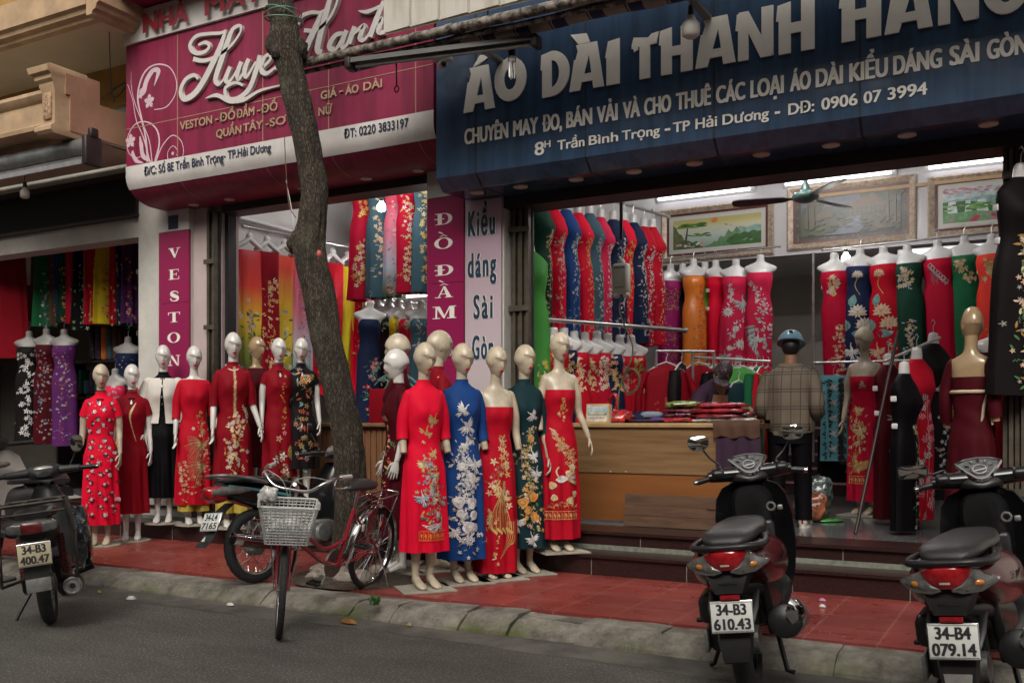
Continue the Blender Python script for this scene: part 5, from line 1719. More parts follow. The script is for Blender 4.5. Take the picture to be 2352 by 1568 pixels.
# --- back of the shop, below the first picture
gC = "dresses hung below the pictures"
def chrys(c):
 c.vine([(-.05,-.1),(-.06,-.3)],22,.04,(.014,.024),('white',),('silver',),WG,.6)
 for x,z,r in ((-.07,-.42,.075),(.02,-.62,.05),(.08,-.80,.075),(.06,-.98,.06),(-.04,-.85,.04)):
  for i in range(22):
   c.leaf(x,z,r*(1 if i % 2 else .75),6.283*i/22,'white',.16)
  c.flower(x,z,r*.35,'silver',None,8)
 c.vine([(.1,-.5),(.0,-.7),(.08,-1.05)],30,.07,(.015,.03),('white',),('silver',),('white','silver'),.1)
 c.bird(.09,-.33,.16,R(95),('silver','grey'))
 c.bird(-.08,-.95,.12,R(95),('silver','white'))
def peacock_white(c):
 c.vine([(-.09,-.12),(-.02,-.25),(.05,-.4),(.06,-.6),(.08,-.9)],80,.07,(.014,.026),('white','silver'),('silver',),WG,.45)
 for i in range(20):
  c.leaf(-.02,-.62-.015*i,.13,R(190+6*i),('silver','grey','white')[i % 3],.2)
 c.bird(.0,-.78,.14,R(80),('white','silver'))
def goldpatch(c):
 for i in range(150):
  z = -c.rnd.uniform(.1,.36)
  x = c.rnd.uniform(-1,1)*(.10*(1-abs(z+.2)*2.6)+.02)
  c.flower(x,z,.008,c.rnd.choice(('dgold','gold')),None,4)
 for i in range(120):
  z = -c.rnd.uniform(.55,1.05)
  c.flower(c.rnd.gauss(0,.05),z,.008,c.rnd.choice(('dgold','gold')),None,4)
for px,ty,Y,rz,col,deco,w,cl_,lb,sd_ in (
 (1541,645,11.3,34,'magenta',goldpatch,.85,0,"strapless magenta dress with two dull gold glitter patches",100),(1566,645,11.5,80,'navy',None,.8,2,"narrow plain navy dress with white clips between magenta and orange",101),
 (1592,637,11.3,46,'orange',side_vine(('red','rust','peach'),('rust','peach','gold'),1.1,90,.05,(.012,.02),.2),.95,0,"strapless orange satin dress with reddish vine edge",102),(1619,640,11.5,82,'lime',None,.75,2,"lime green dress seen edge on beside the orange satin one",103),
 (1644,636,11.4,62,'scarlet',side_vine(('pink','gold','green'),('dgold','pink'),1.1,50,.06,(.01,.02),.1),.95,2,"bright red dress seen half turned with white clips and pink sprig",104),
 (1689,634,11.3,22,'pinkred',chrys,1.0,0,"strapless red dress with big white chrysanthemums and heron",105),(1746,628,11.3,18,'pinkred',peacock_white,1.0,0,"strapless red dress with white blossom branch and white peacock",106)):
 dress_form(lb,W(px,ty,Y=Y),R(rz),1.18,col,deco,'strapless',w,gC,sd_,clips=cl_)
rail("thin steel rail under the sunrise picture holding seven dresses",W(1520,596,Y=11.4),W(1790,566,Y=11.4),.012)
# --- right back row
def lotus_big(white):
 cs = ('white','gold','cream') if white else ('peach','orange','cream')
 def f(c):
  c.lotus(-.03,-.11,.06,cs)
  c.stroke([(-.03,-.14),(-.05,-.22),(.0,-.32)],.007,'gold')
  c.leaf(-.09,-.45,.14,R(75),'teal',.6)
  c.lotus(-.02,-.52,.10,cs)
  c.leaf(-.13,-.72,.14,R(95),'teal',.7)
  c.lotus(.05,-.66,.10,cs)
  c.leaf(-.08,-.74,.16,R(-10),'teal',.6)
  c.leaf(.09,-.74,.10,R(200),'silver',.5)
  c.bird(-.07,-.95,.15,R(95),('white','silver') if white else ('peach','cream'))
  c.bird(.05,-1.05,.14,R(85),('silver','white') if white else ('cream','gold'))
  c.vine([(.06,-.85),(.03,-1.15)],26,.06,(.015,.026),cs[:1],('gold',),('teal',cs[0]),.5)
 return f
def top_bottom(cols,lv):
 def f(c):
  c.vine([(-.05,-.06),(.0,-.14),(-.03,-.26)],38,.055,(.018,.03),cols,('gold',),lv,.5)
  c.vine([(.03,-.62),(.0,-.85),(.04,-1.2)],70,.07,(.014,.028),cols,('gold',),lv,.45)
 return f
def scrolls(c):
 for k in range(7):
  x,z = -.08+.022*k,-.08-.028*k
  c.stroke([(x,z),(x+.03,z+.03),(x+.05,z),(x+.02,z-.02),(x+.01,z+.01)],.006,('silver','white')[k % 2])
  c.flower(x+.03,z-.02,.022,'silver','grey')
 for k in range(6):
  c.stroke([(-.05+.012*k,-.14),(-.05+.012*k,-.24-.02*(k % 3))],.003,'grey')
gD = "strapless dresses on the right of the back row"
for px,ty,Y,rz,col,deco,lb,sd_ in (
 (1919,626,11.2,8,'crimson',top_bottom(('peach','cream','white'),('peach','gold')),"strapless dark crimson dress with peach blossom spray, first beside the steel pole",120),(1972,613,11.2,6,'navy',lotus_big(True),"strapless navy dress with large white lotus embroidery",121),
 (2029,612,11.2,4,'red',lotus_big(False),"strapless red dress with large peach lotus embroidery",122),(2088,605,11.2,-2,'darkgreen',top_bottom(('cream','peach','silver'),('cream','silver')),"strapless dark green dress with cream rose bouquet",123),
 (2152,597,11.2,-4,'crimson',scrolls,"strapless crimson dress with silver scroll work on the bust",124),(2218,590,11.2,4,'green',V([(-.06,-.06),(.0,-.16),(.04,-.28)],44,.05,(.018,.03),('cream','peach'),('gold',),('cream','dgold'),.5),"strapless emerald green dress with cream flower cluster",125),
 (2280,586,11.0,0,'coral',top_bottom(('gold','cream'),('dgold','gold')),"strapless coral red dress with golden flowers at the end of the back row",126)):
 dress_form(lb,W(px,ty,Y=Y),R(rz),1.36,col,deco,'strapless',1.03,gD,sd_,clips=1)
rail("steel rail under the cottage picture holding the strapless dresses",W(1890,574,Y=11.3),W(2330,528,Y=11.3),.012)
# --- near the entrance, right
gN = "dresses hung at the right side of the blue shop's entrance"
def bamboo(c):
 c.stroke([(.02,-.3),(.04,-.8),(.02,-1.25)],.006,'pink')
 for i in range(26):
  c.spray(.02+c.rnd.gauss(0,.03),-.3-.037*i,.09,c.rnd.uniform(0,6.28),c.rnd.choice(('pink','silver')),5,.5)
for px,ty,t_,rz,col,deco,lb,sd_,kind in (
 (2040,848,8.6,50,'maroon',side_vine(('silver','grey'),('silver','grey'),1.3,130,.03,(.016,.028),.45),"maroon dress with silver lace column behind the black one at the entrance",140,'bodice'),
 (2078,872,7.9,72,'black',side_vine(('gold','orange','white'),('green','gold'),1.35,90,.03,(.014,.022),.4),"black dress with a vine of yellow flowers at the entrance",141,'bodice'),
 (2108,838,8.2,48,'red',bamboo,"red dress with pale pink bamboo leaves behind the right scooter's mirror",142,'bodice'),
 (2142,800,8.5,40,'darkgrey',side_vine(('grey','silver'),('grey','silver'),1.2,90,.03,(.014,.024),.4),"black dress with grey floral lace beside the pink bamboo one",143,'bodice'),
 (2290,806,7.3,20,'maroon',side_vine(('rust','dgold'),('rust','maroon' if False else 'rust'),1.25,60,.0,(.012,.02),.3),"dark maroon dress on a white form beside the bare backed mannequin",144,'strapless'),
 (2338,790,7.1,15,'deepred',None,"plain deep red dress at the photo's edge behind the dark floral one",145,'strapless')):
 P = W(px,ty,t=t_)
 dress_form(lb,P,R(rz),min(1.32,P.z-.47),col,deco,kind,1.,gN,sd_,clips=2 if col in ('red','black','maroon') else 0)
P = W(2340,425,t=6.55)
dress_form("long near-black dress with cream flower vine hanging high by the far shutter",P,R(48),1.42,'darkgrey',side_vine(('cream','grey','peach'),('cream','dgold','green'),1.42,120,.0,(.016,.028),.35),'bodice',1.05,gN,146,clips=2)
dress_form("multicoloured orchid print dress behind the bare backed mannequin",W(2158,842,t=9.2),R(30),.85,'olive',V([(-.02,-.1),(.04,-.4),(-.02,-.75)],60,.1,(.03,.05),('pink','peach','white'),('purple',),('green','dgreen'),.55),'panel',1.1,gN,147,form=False)
st = thing("display_stand","dark wooden pole stand carrying the dresses at the entrance","stand",W(1965,1226,z=.44))
mb = MB(mat("dark_pole",(.022,.010,.008),.5))
mb.tube([W(1965,1224,z=.45),W(2063,760,t=8.3)],.015,n=8)
mb.build("pole",st,50,world=True)
mb = MB(M_steel)
mb.tube([W(2030,830,t=8.3),W(2160,775,t=8.3)],.012,n=8)
mb.build("cross_bar",st,50,world=True)
# sky blue and yellow-maroon lengths on the low steel rack
gR = "dresses on the low steel rack in the blue shop"
def blackleaf(c):
 for i in range(16):
  z = -.06-.055*i
  c.spray(.02,z,.12,R(200+140*(i % 2)),'black',5,.6)
  if i % 3 == 1:
   c.bird(.0,z-.01,.07,R(120),('white','silver'))
  c.leaf(.04,z-.02,.08,R(40),'black',.7)
dress_form("sky blue length with black leaf vine and white birds on the low rack",W(1913,862,t=10.4),R(12),.92,'skyblue',blackleaf,'panel',1.0,gR,150,form=False)
dress_form("black length hanging below and behind the sky blue one",W(1908,1000,t=10.55),R(12),.5,'black',None,'panel',1.15,gR,151,form=False,hook=False)
dress_form("maroon length with yellow-green flower vine beside the sky blue one",W(1946,868,t=10.6),R(12),.95,'crimson',side_vine(('yellow','pink'),('dgold','green'),.95,70,-.05,(.02,.03),.05),'panel',.9,gR,152,form=False)
rk = thing("clothes_rack","low steel clothes rack with tall side pole beside the strapless mannequin","rack",W(1868,1150,t=10.5))
mb = MB(M_steel)
mb.tube([W(1868,580,t=10.5),W(1868,1060,t=10.5)],.014)
mb.build("upright",rk,50,world=True)
mb = MB(M_steel)
mb.tube([W(1868,833,t=10.5),W(2150,826,t=9.9)],.013)
mb.build("hanging_bar",rk,50,world=True)
# ---------------------------------------------------------------- pink shop stock
def grad(name,stops):
 def f(N,L,tc,b):
  s = N.new("ShaderNodeSeparateXYZ")
  L.new(tc.outputs["Generated"],s.inputs[0])
  return ramp(N,L,s.outputs[2],stops)
 return node_color(name,f,.5)
G1 = grad("cloth_sunset_print",[(.1,(.03,.05,.03)),(.35,(.25,.25,.02)),(.5,(.65,.42,.02)),(.75,(.62,.03,.02)),(1,(.5,.01,.02))])
G2 = grad("cloth_pink_fade",[(.05,(.06,.12,.05)),(.3,(.45,.5,.6)),(.6,(.65,.16,.25)),(1,(.52,.012,.04))])
G3 = grad("cloth_flame_print",[(.1,(.02,.10,.02)),(.4,(.6,.45,.02)),(.65,(.65,.35,.02)),(.9,(.6,.04,.02))])
def lowprint(cols,lv,L,n=80,rad=(.022,.045),top=.45):
 return V([(-.02,-L*top),(.03,-L*.7),(-.01,-L*.96)],n,.10,rad,cols,('gold','yellow'),lv,.5)
gE = "printed lengths along the left wall of the pink shop"
E0,E1 = Vector((-7.78,8.05,3.28)),Vector((-7.52,9.75,3.28))
listE = [("sunset coloured length with pale orchid print nearest the shutter in the pink shop",None,G1,lowprint(('peach','silver','white'),('dgreen','green','grey'),1.55)),("dark red length with tall golden phoenix flower print",'deepred',None,V([(.04,-.35),(.0,-.7),(.03,-1.45)],90,.08,(.018,.03),('cream','gold','peach'),('red',),('gold','cream'),.4)),
         ("flame coloured length with bird of paradise flowers",None,G3,lowprint(('orange','yellow','white'),('green','dgreen','blue'),1.55,40)),("pink fading length with a pair of peacocks and blossom",None,G2,lowprint(('pink','purple','pink'),('blue','green','pink'),1.55,100,(.015,.03),.2)),
         ("bright red length with yellow blooms partly behind the trunk",'scarlet',None,lowprint(('yellow','orange','pink'),('dgreen','black','dgreen'),1.55,80)),("plain red length hidden mostly behind the trunk",'red',None,None),
         ("yellow length with a dark medallion beside the trunk",'yellow',None,lambda c: (c.flower(.0,-.22,.05,'dgold','black',8),c.flower(.0,-.30,.035,'dgold','black',6))),("scarlet length with cream and pink plum blossom, last on the left wall rail",'scarlet',None,V([(.0,-.1),(.03,-.4),(-.02,-.8),(.02,-1.25)],100,.07,(.014,.04),('cream','pink','white'),('gold','yellow'),('gold','green','pink'),.65))]
for i,(lb,col,m,deco) in enumerate(listE):
 P = E0.lerp(E1,i/(len(listE)-1))
 dress_form(lb,P,R(72),1.6,col,deco,'panel',1.12,gE,160+i,form=False,m=m,hook=False)
 # white hanger of each
for i in range(8):
 P = E0.lerp(E1,i/7)
 t = thing("coat_hanger","white padded hanger above a printed length on the pink shop's wall rail","hanger",P+Vector((0,0,.03)),R(72),"white hangers on the pink shop's wall rail")
 mb = MB(M_form)
 mb.tube([(-.16,0,-.01),(-.06,0,.05),(0,0,.10),(.06,0,.05),(.16,0,-.01)],[.02,.03,.035,.03,.02],n=8)
 mb.ell((0,0,.12),(.045,.035,.05),nu=10,nv=7)
 mb.build("arms",t,60)
 mb = MB(M_steel)
 mb.tube([(0,0,.15),(0,0,.20),(.018,0,.235),(0,0,.25)],.004,n=5)
 mb.build("hook",t,60)
rail("double steel rail along the left wall of the pink shop",E0+Vector((0,-.1,.25)),E1+Vector((.04,.25,.25)),.014)
lt = thing("wall_light","long unlit tube light in a white holder on the pink shop's side wall","light",(-7.98,8.6,3.7))
mb = MB(M_white)
mb.box(-8.03,-7.97,8.0,9.4,3.62,3.70)
mb.build("holder",lt,0,world=True)
mb = MB(mat("frosted_tube",(.75,.75,.78),.2))
mb.tube([(-7.94,8.05,3.66),(-7.94,9.35,3.66)],.022,n=10)
mb.build("tube",lt,60,world=True)
gF = "dresses on the high front rail of the pink shop"
listF = [("red dress with gold wisteria and gold peonies high in the pink shop",'crimson',None,lambda c: (c.vine([(.0,-.05),(.03,-.15),(.0,-.3)],26,.04,(.018,.028),('gold','yellow'),('dgold',),('gold','dgold'),.6),c.vine([(.0,-.65),(.0,-.9),(.0,-1.1)],50,.08,(.02,.035),('gold','cream','white'),('orange',),('gold','dgold'),.6))),
         ("slate teal dress with tall cream lily stems high in the pink shop",'teal',None,V([(.0,-.05),(.0,-.5),(.02,-.7),(.0,-1.05)],50,.05,(.018,.034),('cream','peach'),('gold',),('silver','cream'),.45)),
         ("pink shaded dress with two peacocks behind the glowing bulb",None,G2,lowprint(('pink','purple','white'),('blue','dgreen','pink','green'),1.3,110,(.014,.028),.1)),
         ("red dress with cream phoenix and coral flowers high in the pink shop",'crimson',None,V([(.0,-.05),(.01,-.4),(.02,-.8),(.0,-1.1)],80,.06,(.018,.034),('cream','peach','white'),('gold',),('gold','cream'),.45)),
         ("slate teal dress with yellow chrysanthemum column by the magenta pillar",'teal',None,V([(.0,-.05),(.0,-.4),(.02,-.8),(.0,-1.15)],70,.06,(.018,.034),('yellow','cream','gold'),('gold',),('gold','cream'),.5))]
for i,(lb,col,m,deco) in enumerate(listF):
 P = W(834+35*i,440-3*i,Y=9.35)
 dress_form(lb,P,R(38),1.32-.02*i,col,deco,'strapless',.78,gF,180+i,m=m)
rail("steel rail high across the pink shop carrying five dresses",W(815,396,Y=9.35),W(1000,366,Y=9.35),.013)
gG = "dresses on the low rear rail of the pink shop"
listG = [("navy dress with red peony edge on the low rail of the pink shop",'navy',side_vine(('red','pink'),('dgreen','teal'),1.4,60,.03,(.02,.035),.6),848,735,8.9),("dark red dress with pale leaf print on the low rail of the pink shop",'deepred',side_vine(('silver','peach'),('rust','silver'),1.2,60,.02,(.018,.03),.1),868,722,9.4),("black dress with white blossom spray on the low rail of the pink shop",'darkgrey',side_vine(('white','silver'),('green','silver'),1.2,60,.0,(.018,.03),.1),892,726,9.4),
         ("yellow dress with purple flowers on the low rail of the pink shop",'yellow',V([(.0,-.06),(.0,-.3)],16,.06,(.02,.03),('purple','purple'),('black',),('green','dgold'),.6),916,730,9.4),("red dress with green top border on the low rail of the pink shop",'crimson',V([(.0,-.05),(.0,-.12)],20,.06,(.02,.03),('green','pink'),('gold',),('green','red'),.5),938,733,9.4),
         ("slate teal dress half hidden by the magenta pillar on the low rail",'teal',V([(.0,-.06),(.0,-.4)],20,.06,(.02,.03),('grey','teal'),('silver',),('silver','grey'),.3),964,735,9.4)]
for i,(lb,col,deco,px,ty,Y) in enumerate(listG):
 dress_form(lb,W(px,ty,Y=Y),R(38),1.25,col,deco,'strapless',.8,gG,190+i)
rail("thin steel rail low in the pink shop under the bright wall",W(845,688,Y=9.42),W(1010,702,Y=9.42),.012)
# counter of the pink shop
ct = thing("counter","brown slatted wooden counter inside the pink shop behind the trunk","counter",W(810,1180,Y=8.5))
x0,x1 = W(700,965,Y=8.3).x,W(915,965,Y=8.3).x
mb = MB(M_wood)
mb.box(x0-.5,x1+.1,8.32,8.95,.44,1.30)
for i in range(26):
 xx = x0-.5+i*.075
 mb.box(xx,xx+.05,8.306,8.32,.5,1.27)
mb.build("front",ct,0,world=True)
mb = MB(mat("counter_top_wood",(.22,.12,.06),.35,var=.2))
mb.rbox(Vector(((x0+x1)/2-.2,8.6,1.325)),(x1-x0+.7,.72,.04),b=.01)
mb.build("top",ct,30,world=True)
ob = thing("hanger_pile","pile of pale teal hangers on a dark box inside the pink shop","hangers",W(905,880,Y=8.7))
mb = MB(T['teal'])
rg = random.Random(9)
for i in range(10):
 p = W(880+7*i,872+rg.uniform(-8,8),Y=8.75)
 mb.tube([p+Vector((-.12,0,-.05+rg.uniform(-.03,.03))),p+Vector((0,0,.03)),p+Vector((.12,0,-.06))],.008,n=5)
mb.build("hangers",ob,60,world=True)
mb = MB(C['deepred'])
p = W(900,930,Y=8.75)
mb.rbox(p+Vector((0,0,-.03)),(.42,.3,.42),b=.02)
mb.build("box",ob,30,world=True)
vf = thing("wall_fan","dark wall fan behind the scarlet plum blossom length in the pink shop","fan",W(858,692,Y=9.6))
mb = MB(M_dark)
q = W(858,692,Y=9.58)
mb.torus(q,.13,.008,axis='Y',n=24,k=6)
mb.torus(q,.07,.005,axis='Y',n=20,k=5)
mb.build("cage",vf,60,world=True)
mb = MB(mat("grey_fan_blade",(.25,.25,.26),.5))
for i in range(3):
 a = i*2.094
 mb.ell(q+Vector((.06*math.cos(a),.0,.06*math.sin(a))),(.055,.008,.035),rot=Euler((0,-a,0)),nu=10,nv=6)
mb.build("blades",vf,60,world=True)
gl = thing("ceiling_light","lit white tube light above the low rail of the pink shop","light",W(945,640,Y=9.8))
mb = MB(M_white)
q = W(950,655,Y=9.84)
mb.box(q.x-.5,q.x+.45,9.84,9.89,q.z-.03,q.z+.03)
mb.build("holder",gl,0,world=True)
mb = MB(M_tube2)
mb.tube([q+Vector((-.48,-.04,0)),q+Vector((.43,-.04,0))],.018,n=10)
mb.build("tube",gl,60,world=True)
gl = thing("ceiling_light","unseen tube light brightening the pink shop from the ceiling behind the sign","light",(-6.3,8.5,4.55))  # out of view, strength raised to brighten the pink shop
mb = MB(M_white)
mb.box(-6.9,-5.7,8.45,8.55,4.54,4.6)
mb.build("holder",gl,0,world=True)
mb = MB(M_tube2)
mb.tube([(-6.88,8.5,4.51),(-5.72,8.5,4.51)],.02,n=10)
mb.build("tube",gl,60,world=True)
# ---------------------------------------------------------------- dim fabric shop on the left
def printmat(name,base,cols,scale,thr=.35):
 def f(N,L,tc,b):
  vo = N.new("ShaderNodeTexVoronoi")
  vo.inputs["Scale"].default_value = scale
  L.new(tc.outputs["Object"],vo.inputs["Vector"])
  pick = N.new("ShaderNodeSeparateColor")
  L.new(vo.outputs["Color"],pick.inputs[0])
  cc = ramp(N,L,pick.outputs[0],[(i/len(cols),c) for i,c in enumerate(cols)],True)
  msk = ramp(N,L,vo.outputs["Distance"],[(thr,(1,1,1)),(thr+.05,(0,0,0))])
  big = ramp(N,L,noise(N,L,tc.outputs["Object"],2.2,2),[(.45,(0,0,0)),(.55,(1,1,1))])
  return mixc(N,L,mixc(N,L,1.,msk,big,'MULTIPLY'),base,cc)
 return node_color(name,f,.6)
gH = "printed fabric lengths hanging in the dim fabric shop"
listH = [("dark red curtain of cloth hanging at the photo's edge in the fabric shop",28,600,820,'deepred',None,1.3),("pale green length with purple flower bunch in the fabric shop",108,575,750,'green',('silver','purple','white'),1.),("dark brown flowered length right of the pale green one",130,570,745,'brown',('dgold','rust'),.7),("blue and olive shaded length in the dim fabric shop",147,568,740,'blue',('dgold','green'),.8),
         ("dark green length with dull gold leaves in the fabric shop",160,570,740,'darkgreen',('dgold','rust'),.8),("deep red flowered length between green and black ones",176,566,745,'crimson',('pink','rust'),.8),("black length with small white flowers in the fabric shop",192,565,760,'black',('silver','green'),.9),("peach length with grey flower hem in the fabric shop",208,562,740,'cream',('grey','black','rust'),.7),
         ("red length with white and gold roses in the fabric shop",221,560,745,'red',('cream','gold'),.8),("lemon yellow length with black flowers in the fabric shop",232,560,740,'lime',('black','dgold'),.6),("cream and lime length with red poppies in the fabric shop",249,558,745,'yellow',('red','pink','red'),.9),("white edged red length near the thin shutter",268,556,745,'red',('white','gold'),.6),
         ("slate length with green leaves near the thin shutter",284,554,745,'navy',('green','silver'),.7),("purple flowered length beside the thin shutter",299,553,745,'purple',('pink','rust'),.6)]
for i,(lb,px,ty,by,col,cols,w) in enumerate(listH):
 Y = 8.1 if i == 0 else 8.28+.03*(i % 2)
 P,Q = W(px,ty-14,Y=Y),W(px,by,Y=Y)
 L_ = P.z-Q.z
 dress_form(lb,P,R(30),L_,col,lowprint(cols,('green','dgreen') if i % 2 else cols,L_,36,(.02,.035),.3) if cols else None,'panel',w*1.25,gH,200+i,form=False,hook=False)
rg = random.Random(44)
names_ = ('dark red','olive','plum','bright red','teal','gold','magenta','green','orange','navy','pink','lime')
cols_ = ('deepred','olive','plum','scarlet','teal','yellow','magenta','green','orange','navy','pinkred','lime')
for i in range(12):
 px = 92+17.5*i
 P,Q = W(px,556-.06*px,Y=8.45),W(px,738,Y=8.45)
 dress_form("narrow %s flowered length in the rear row of the fabric shop" % names_[i],P,R(38),P.z-Q.z,cols_[i],lowprint(('gold','cream','pink','black')[i % 4:],('green','dgold'),P.z-Q.z,30,(.015,.03),.2),'panel',.75,"rear row of lengths in the fabric shop",300+i,form=False,hook=False)
rail("steel rail under the lintel of the dim fabric shop",W(-40,560,Y=8.3),W(318,528,Y=8.3),.013)
gI2 = "sequined dresses on white forms in the dim fabric shop"
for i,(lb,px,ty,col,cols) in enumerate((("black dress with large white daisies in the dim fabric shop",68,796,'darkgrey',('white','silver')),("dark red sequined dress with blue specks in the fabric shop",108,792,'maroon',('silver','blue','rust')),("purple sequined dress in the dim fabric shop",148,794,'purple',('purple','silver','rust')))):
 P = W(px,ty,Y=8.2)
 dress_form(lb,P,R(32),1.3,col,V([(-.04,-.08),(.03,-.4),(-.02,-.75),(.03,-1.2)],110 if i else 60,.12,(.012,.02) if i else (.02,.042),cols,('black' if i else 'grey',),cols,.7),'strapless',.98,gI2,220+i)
gJ = "bolts of folded fabric on the shelf of the dim fabric shop"
rg = random.Random(21)
for i,(lb,col) in enumerate((("black and white speckled bolt, leftmost on the fabric shelf",'darkgrey'),("plum bolt second on the fabric shelf",'plum'),("orange bolt on the fabric shelf",'orange'),("grey green spotted bolt on the fabric shelf",'teal'),("pale olive bolt on the fabric shelf",'brown'),("rust coloured bolt on the fabric shelf",'maroon'),("striped dark bolt beside the white form on the fabric shelf",'black'))):
 P,Q = W(222+13*i,752,Y=8.75),W(222+13*i,828,Y=8.75)
 t = thing("fabric_bolt",lb,"fabric",Q,R(30),gJ)
 mb = MB(printmat("bolt_print_%d" % i,C[col].node_tree.nodes["Principled BSDF"].inputs["Base Color"].default_value[:3],[(.2,.2,.2),(.1,.06,.04),(.25,.1,.05)],30+5*i,.25))
 h = P.z-Q.z
 mb.rbox(Vector((0,0,h/2)),(.085,.3,h),b=.03)
 mb.build("folded_cloth",t,50)
 mb = MB(M_wood)
 mb.rbox(Vector((0,0,h/2)),(.02,.24,h+.02),b=.004)
 mb.build("core_board",t,40)
sh = thing("fabric_shelf","dark shelf stacked with folded cloth in the dim fabric shop","shelf",W(250,1100,Y=8.75))
mb = MB(M_dark)
a_,b_ = W(160,830,Y=8.75),W(320,830,Y=8.75)
for z in (a_.z-.02,a_.z-.5,a_.z-.98):
 mb.box(a_.x,b_.x,8.55,9.0,z-.03,z)
for x in (a_.x,b_.x):
 mb.box(x-.02,x+.02,8.55,9.0,.44,a_.z-.02)
mb.build("boards",sh,0,world=True)
rg = random.Random(31)
for k in range(24):
 x = a_.x+.05+(b_.x-a_.x-.1)*rg.random()
 z = a_.z-.47 if k % 2 else a_.z-.95
 mb = MB(C[('brown','plum','maroon','green','navy','yellow','deepred','darkgreen','coral','teal')[k % 10]])
 hh = rg.uniform(.1,.34)
 x = a_.x+.04+(k // 2)*(b_.x-a_.x-.08)/12
 mb.rbox(Vector((x+.03,8.75,z+hh/2-.0)),(.055,.3,hh),b=.02)
 f_ = mb.build("folded_cloth",None,50)
 tag(f_,"dark folded cloth standing on the lower boards of the fabric shelf","fabric","folded cloths on the fabric shelf")
tf = dress_form("navy dress on a white form beside the thin shutter in the fabric shop",W(297,812,Y=8.4),R(30),1.1,'navy',side_vine(('teal','silver'),('grey',),1.1,40,0),'strapless',1.,gI2,230)
for i,(px,lb) in enumerate(((262,"small dress on a grey form between the rose printed and the dark red mannequins"),(322,"small red dress on a grey form between dark red and white jacket mannequins"))):
 dress_form(lb,W(px,888,Y=8.0),R(30),.85,'red' if i else 'pinkred',V([(0,-.05),(0,-.8)],40,.1,(.015,.025),('silver','pink'),('red',),('pink','silver'),.6),'strapless',.9,gI2,232+i)
dress_form("gold and red brocade dress behind the rose printed mannequin",W(262,1000,Y=7.9),R(30),.75,'olive',V([(0,-.05),(0,-.7)],60,.1,(.02,.03),('rust','yellow','red'),('red',),('green','red'),.6),'panel',1.1,gI2,235,form=False,hook=False)
# ---------------------------------------------------------------- lights and pictures of the blue shop
gT = "lit tube lights above the pictures"
for lb,xa,xb in (("lit tube light above the sunrise picture",-4.42,-3.13),("lit tube light above the cottage picture behind the ceiling fan",-2.79,-1.48),("lit tube light above the waterfall picture",-1.18,.12)):
 t = thing("tube_light",lb,"light",((xa+xb)/2,11.95,4.25),group=gT)
 mb = MB(M_white)
 mb.loft([[Vector((x,11.995,4.30)),Vector((x,11.93,4.29)),Vector((x,11.93,4.265)),Vector((x,11.995,4.215))] for x in (xa,xb)])
 mb.build("holder",t,0,world=True)
 mb = MB(M_tube)
 mb.tube([(xa+.05,11.90,4.245),(xb-.05,11.90,4.245)],.019,n=10)
 mb.build("tube",t,60,world=True)
t = thing("tube_light","lit tube light low behind the heads of the right back row","light",W(2180,575,Y=11.7))
a_,b_ = W(2062,586,Y=11.9),W(2310,552,Y=11.9)
b_.z = a_.z
mb = MB(M_white)
mb.box(a_.x,b_.x,11.9,11.99,a_.z-.06,a_.z+.06)
mb.build("holder",t,0,world=True)
mb = MB(M_tube)
mb.tube([a_+Vector((.05,-.04,0)),b_+Vector((-.05,-.04,0))],.02,n=10)
mb.build("tube",t,60,world=True)
t = thing("tube_light","pair of added unseen tubes lighting the blue shop from its ceiling near the entrance","light",(-2.2,9.4,4.35))  # added out of view to light the dresses and the cutting table
mb = MB(M_white)
for yy in (8.5,10.0):
 mb.box(-2.9,-1.6,yy-.05,yy+.05,4.35,4.4)
mb.build("holder",t,0,world=True)
mb = MB(M_tube2)
for yy in (8.5,10.0):
 mb.tube([(-2.85,yy,4.32),(-1.65,yy,4.32)],.02,n=10)
mb.build("tube",t,60,world=True)
bulb_lamp("shaded_bulb","small white lamp between the crimson and navy strapless dresses",W(1943,592,Y=11.5),.1,.05,M_bulb)
def pmat(name,col,rough=.35):
 return mat("print_"+name,col,rough,var=.35,scale=18,contrast=(.3,.7))
M_gilt = mat("champagne_frame",(.42,.33,.25),.35,.2,var=.35,scale=25)
M_mahog = mat("mahogany_slip",(.09,.02,.018),.3)
M_mat = mat("picture_mount",(.58,.57,.52),.6,var=.03)
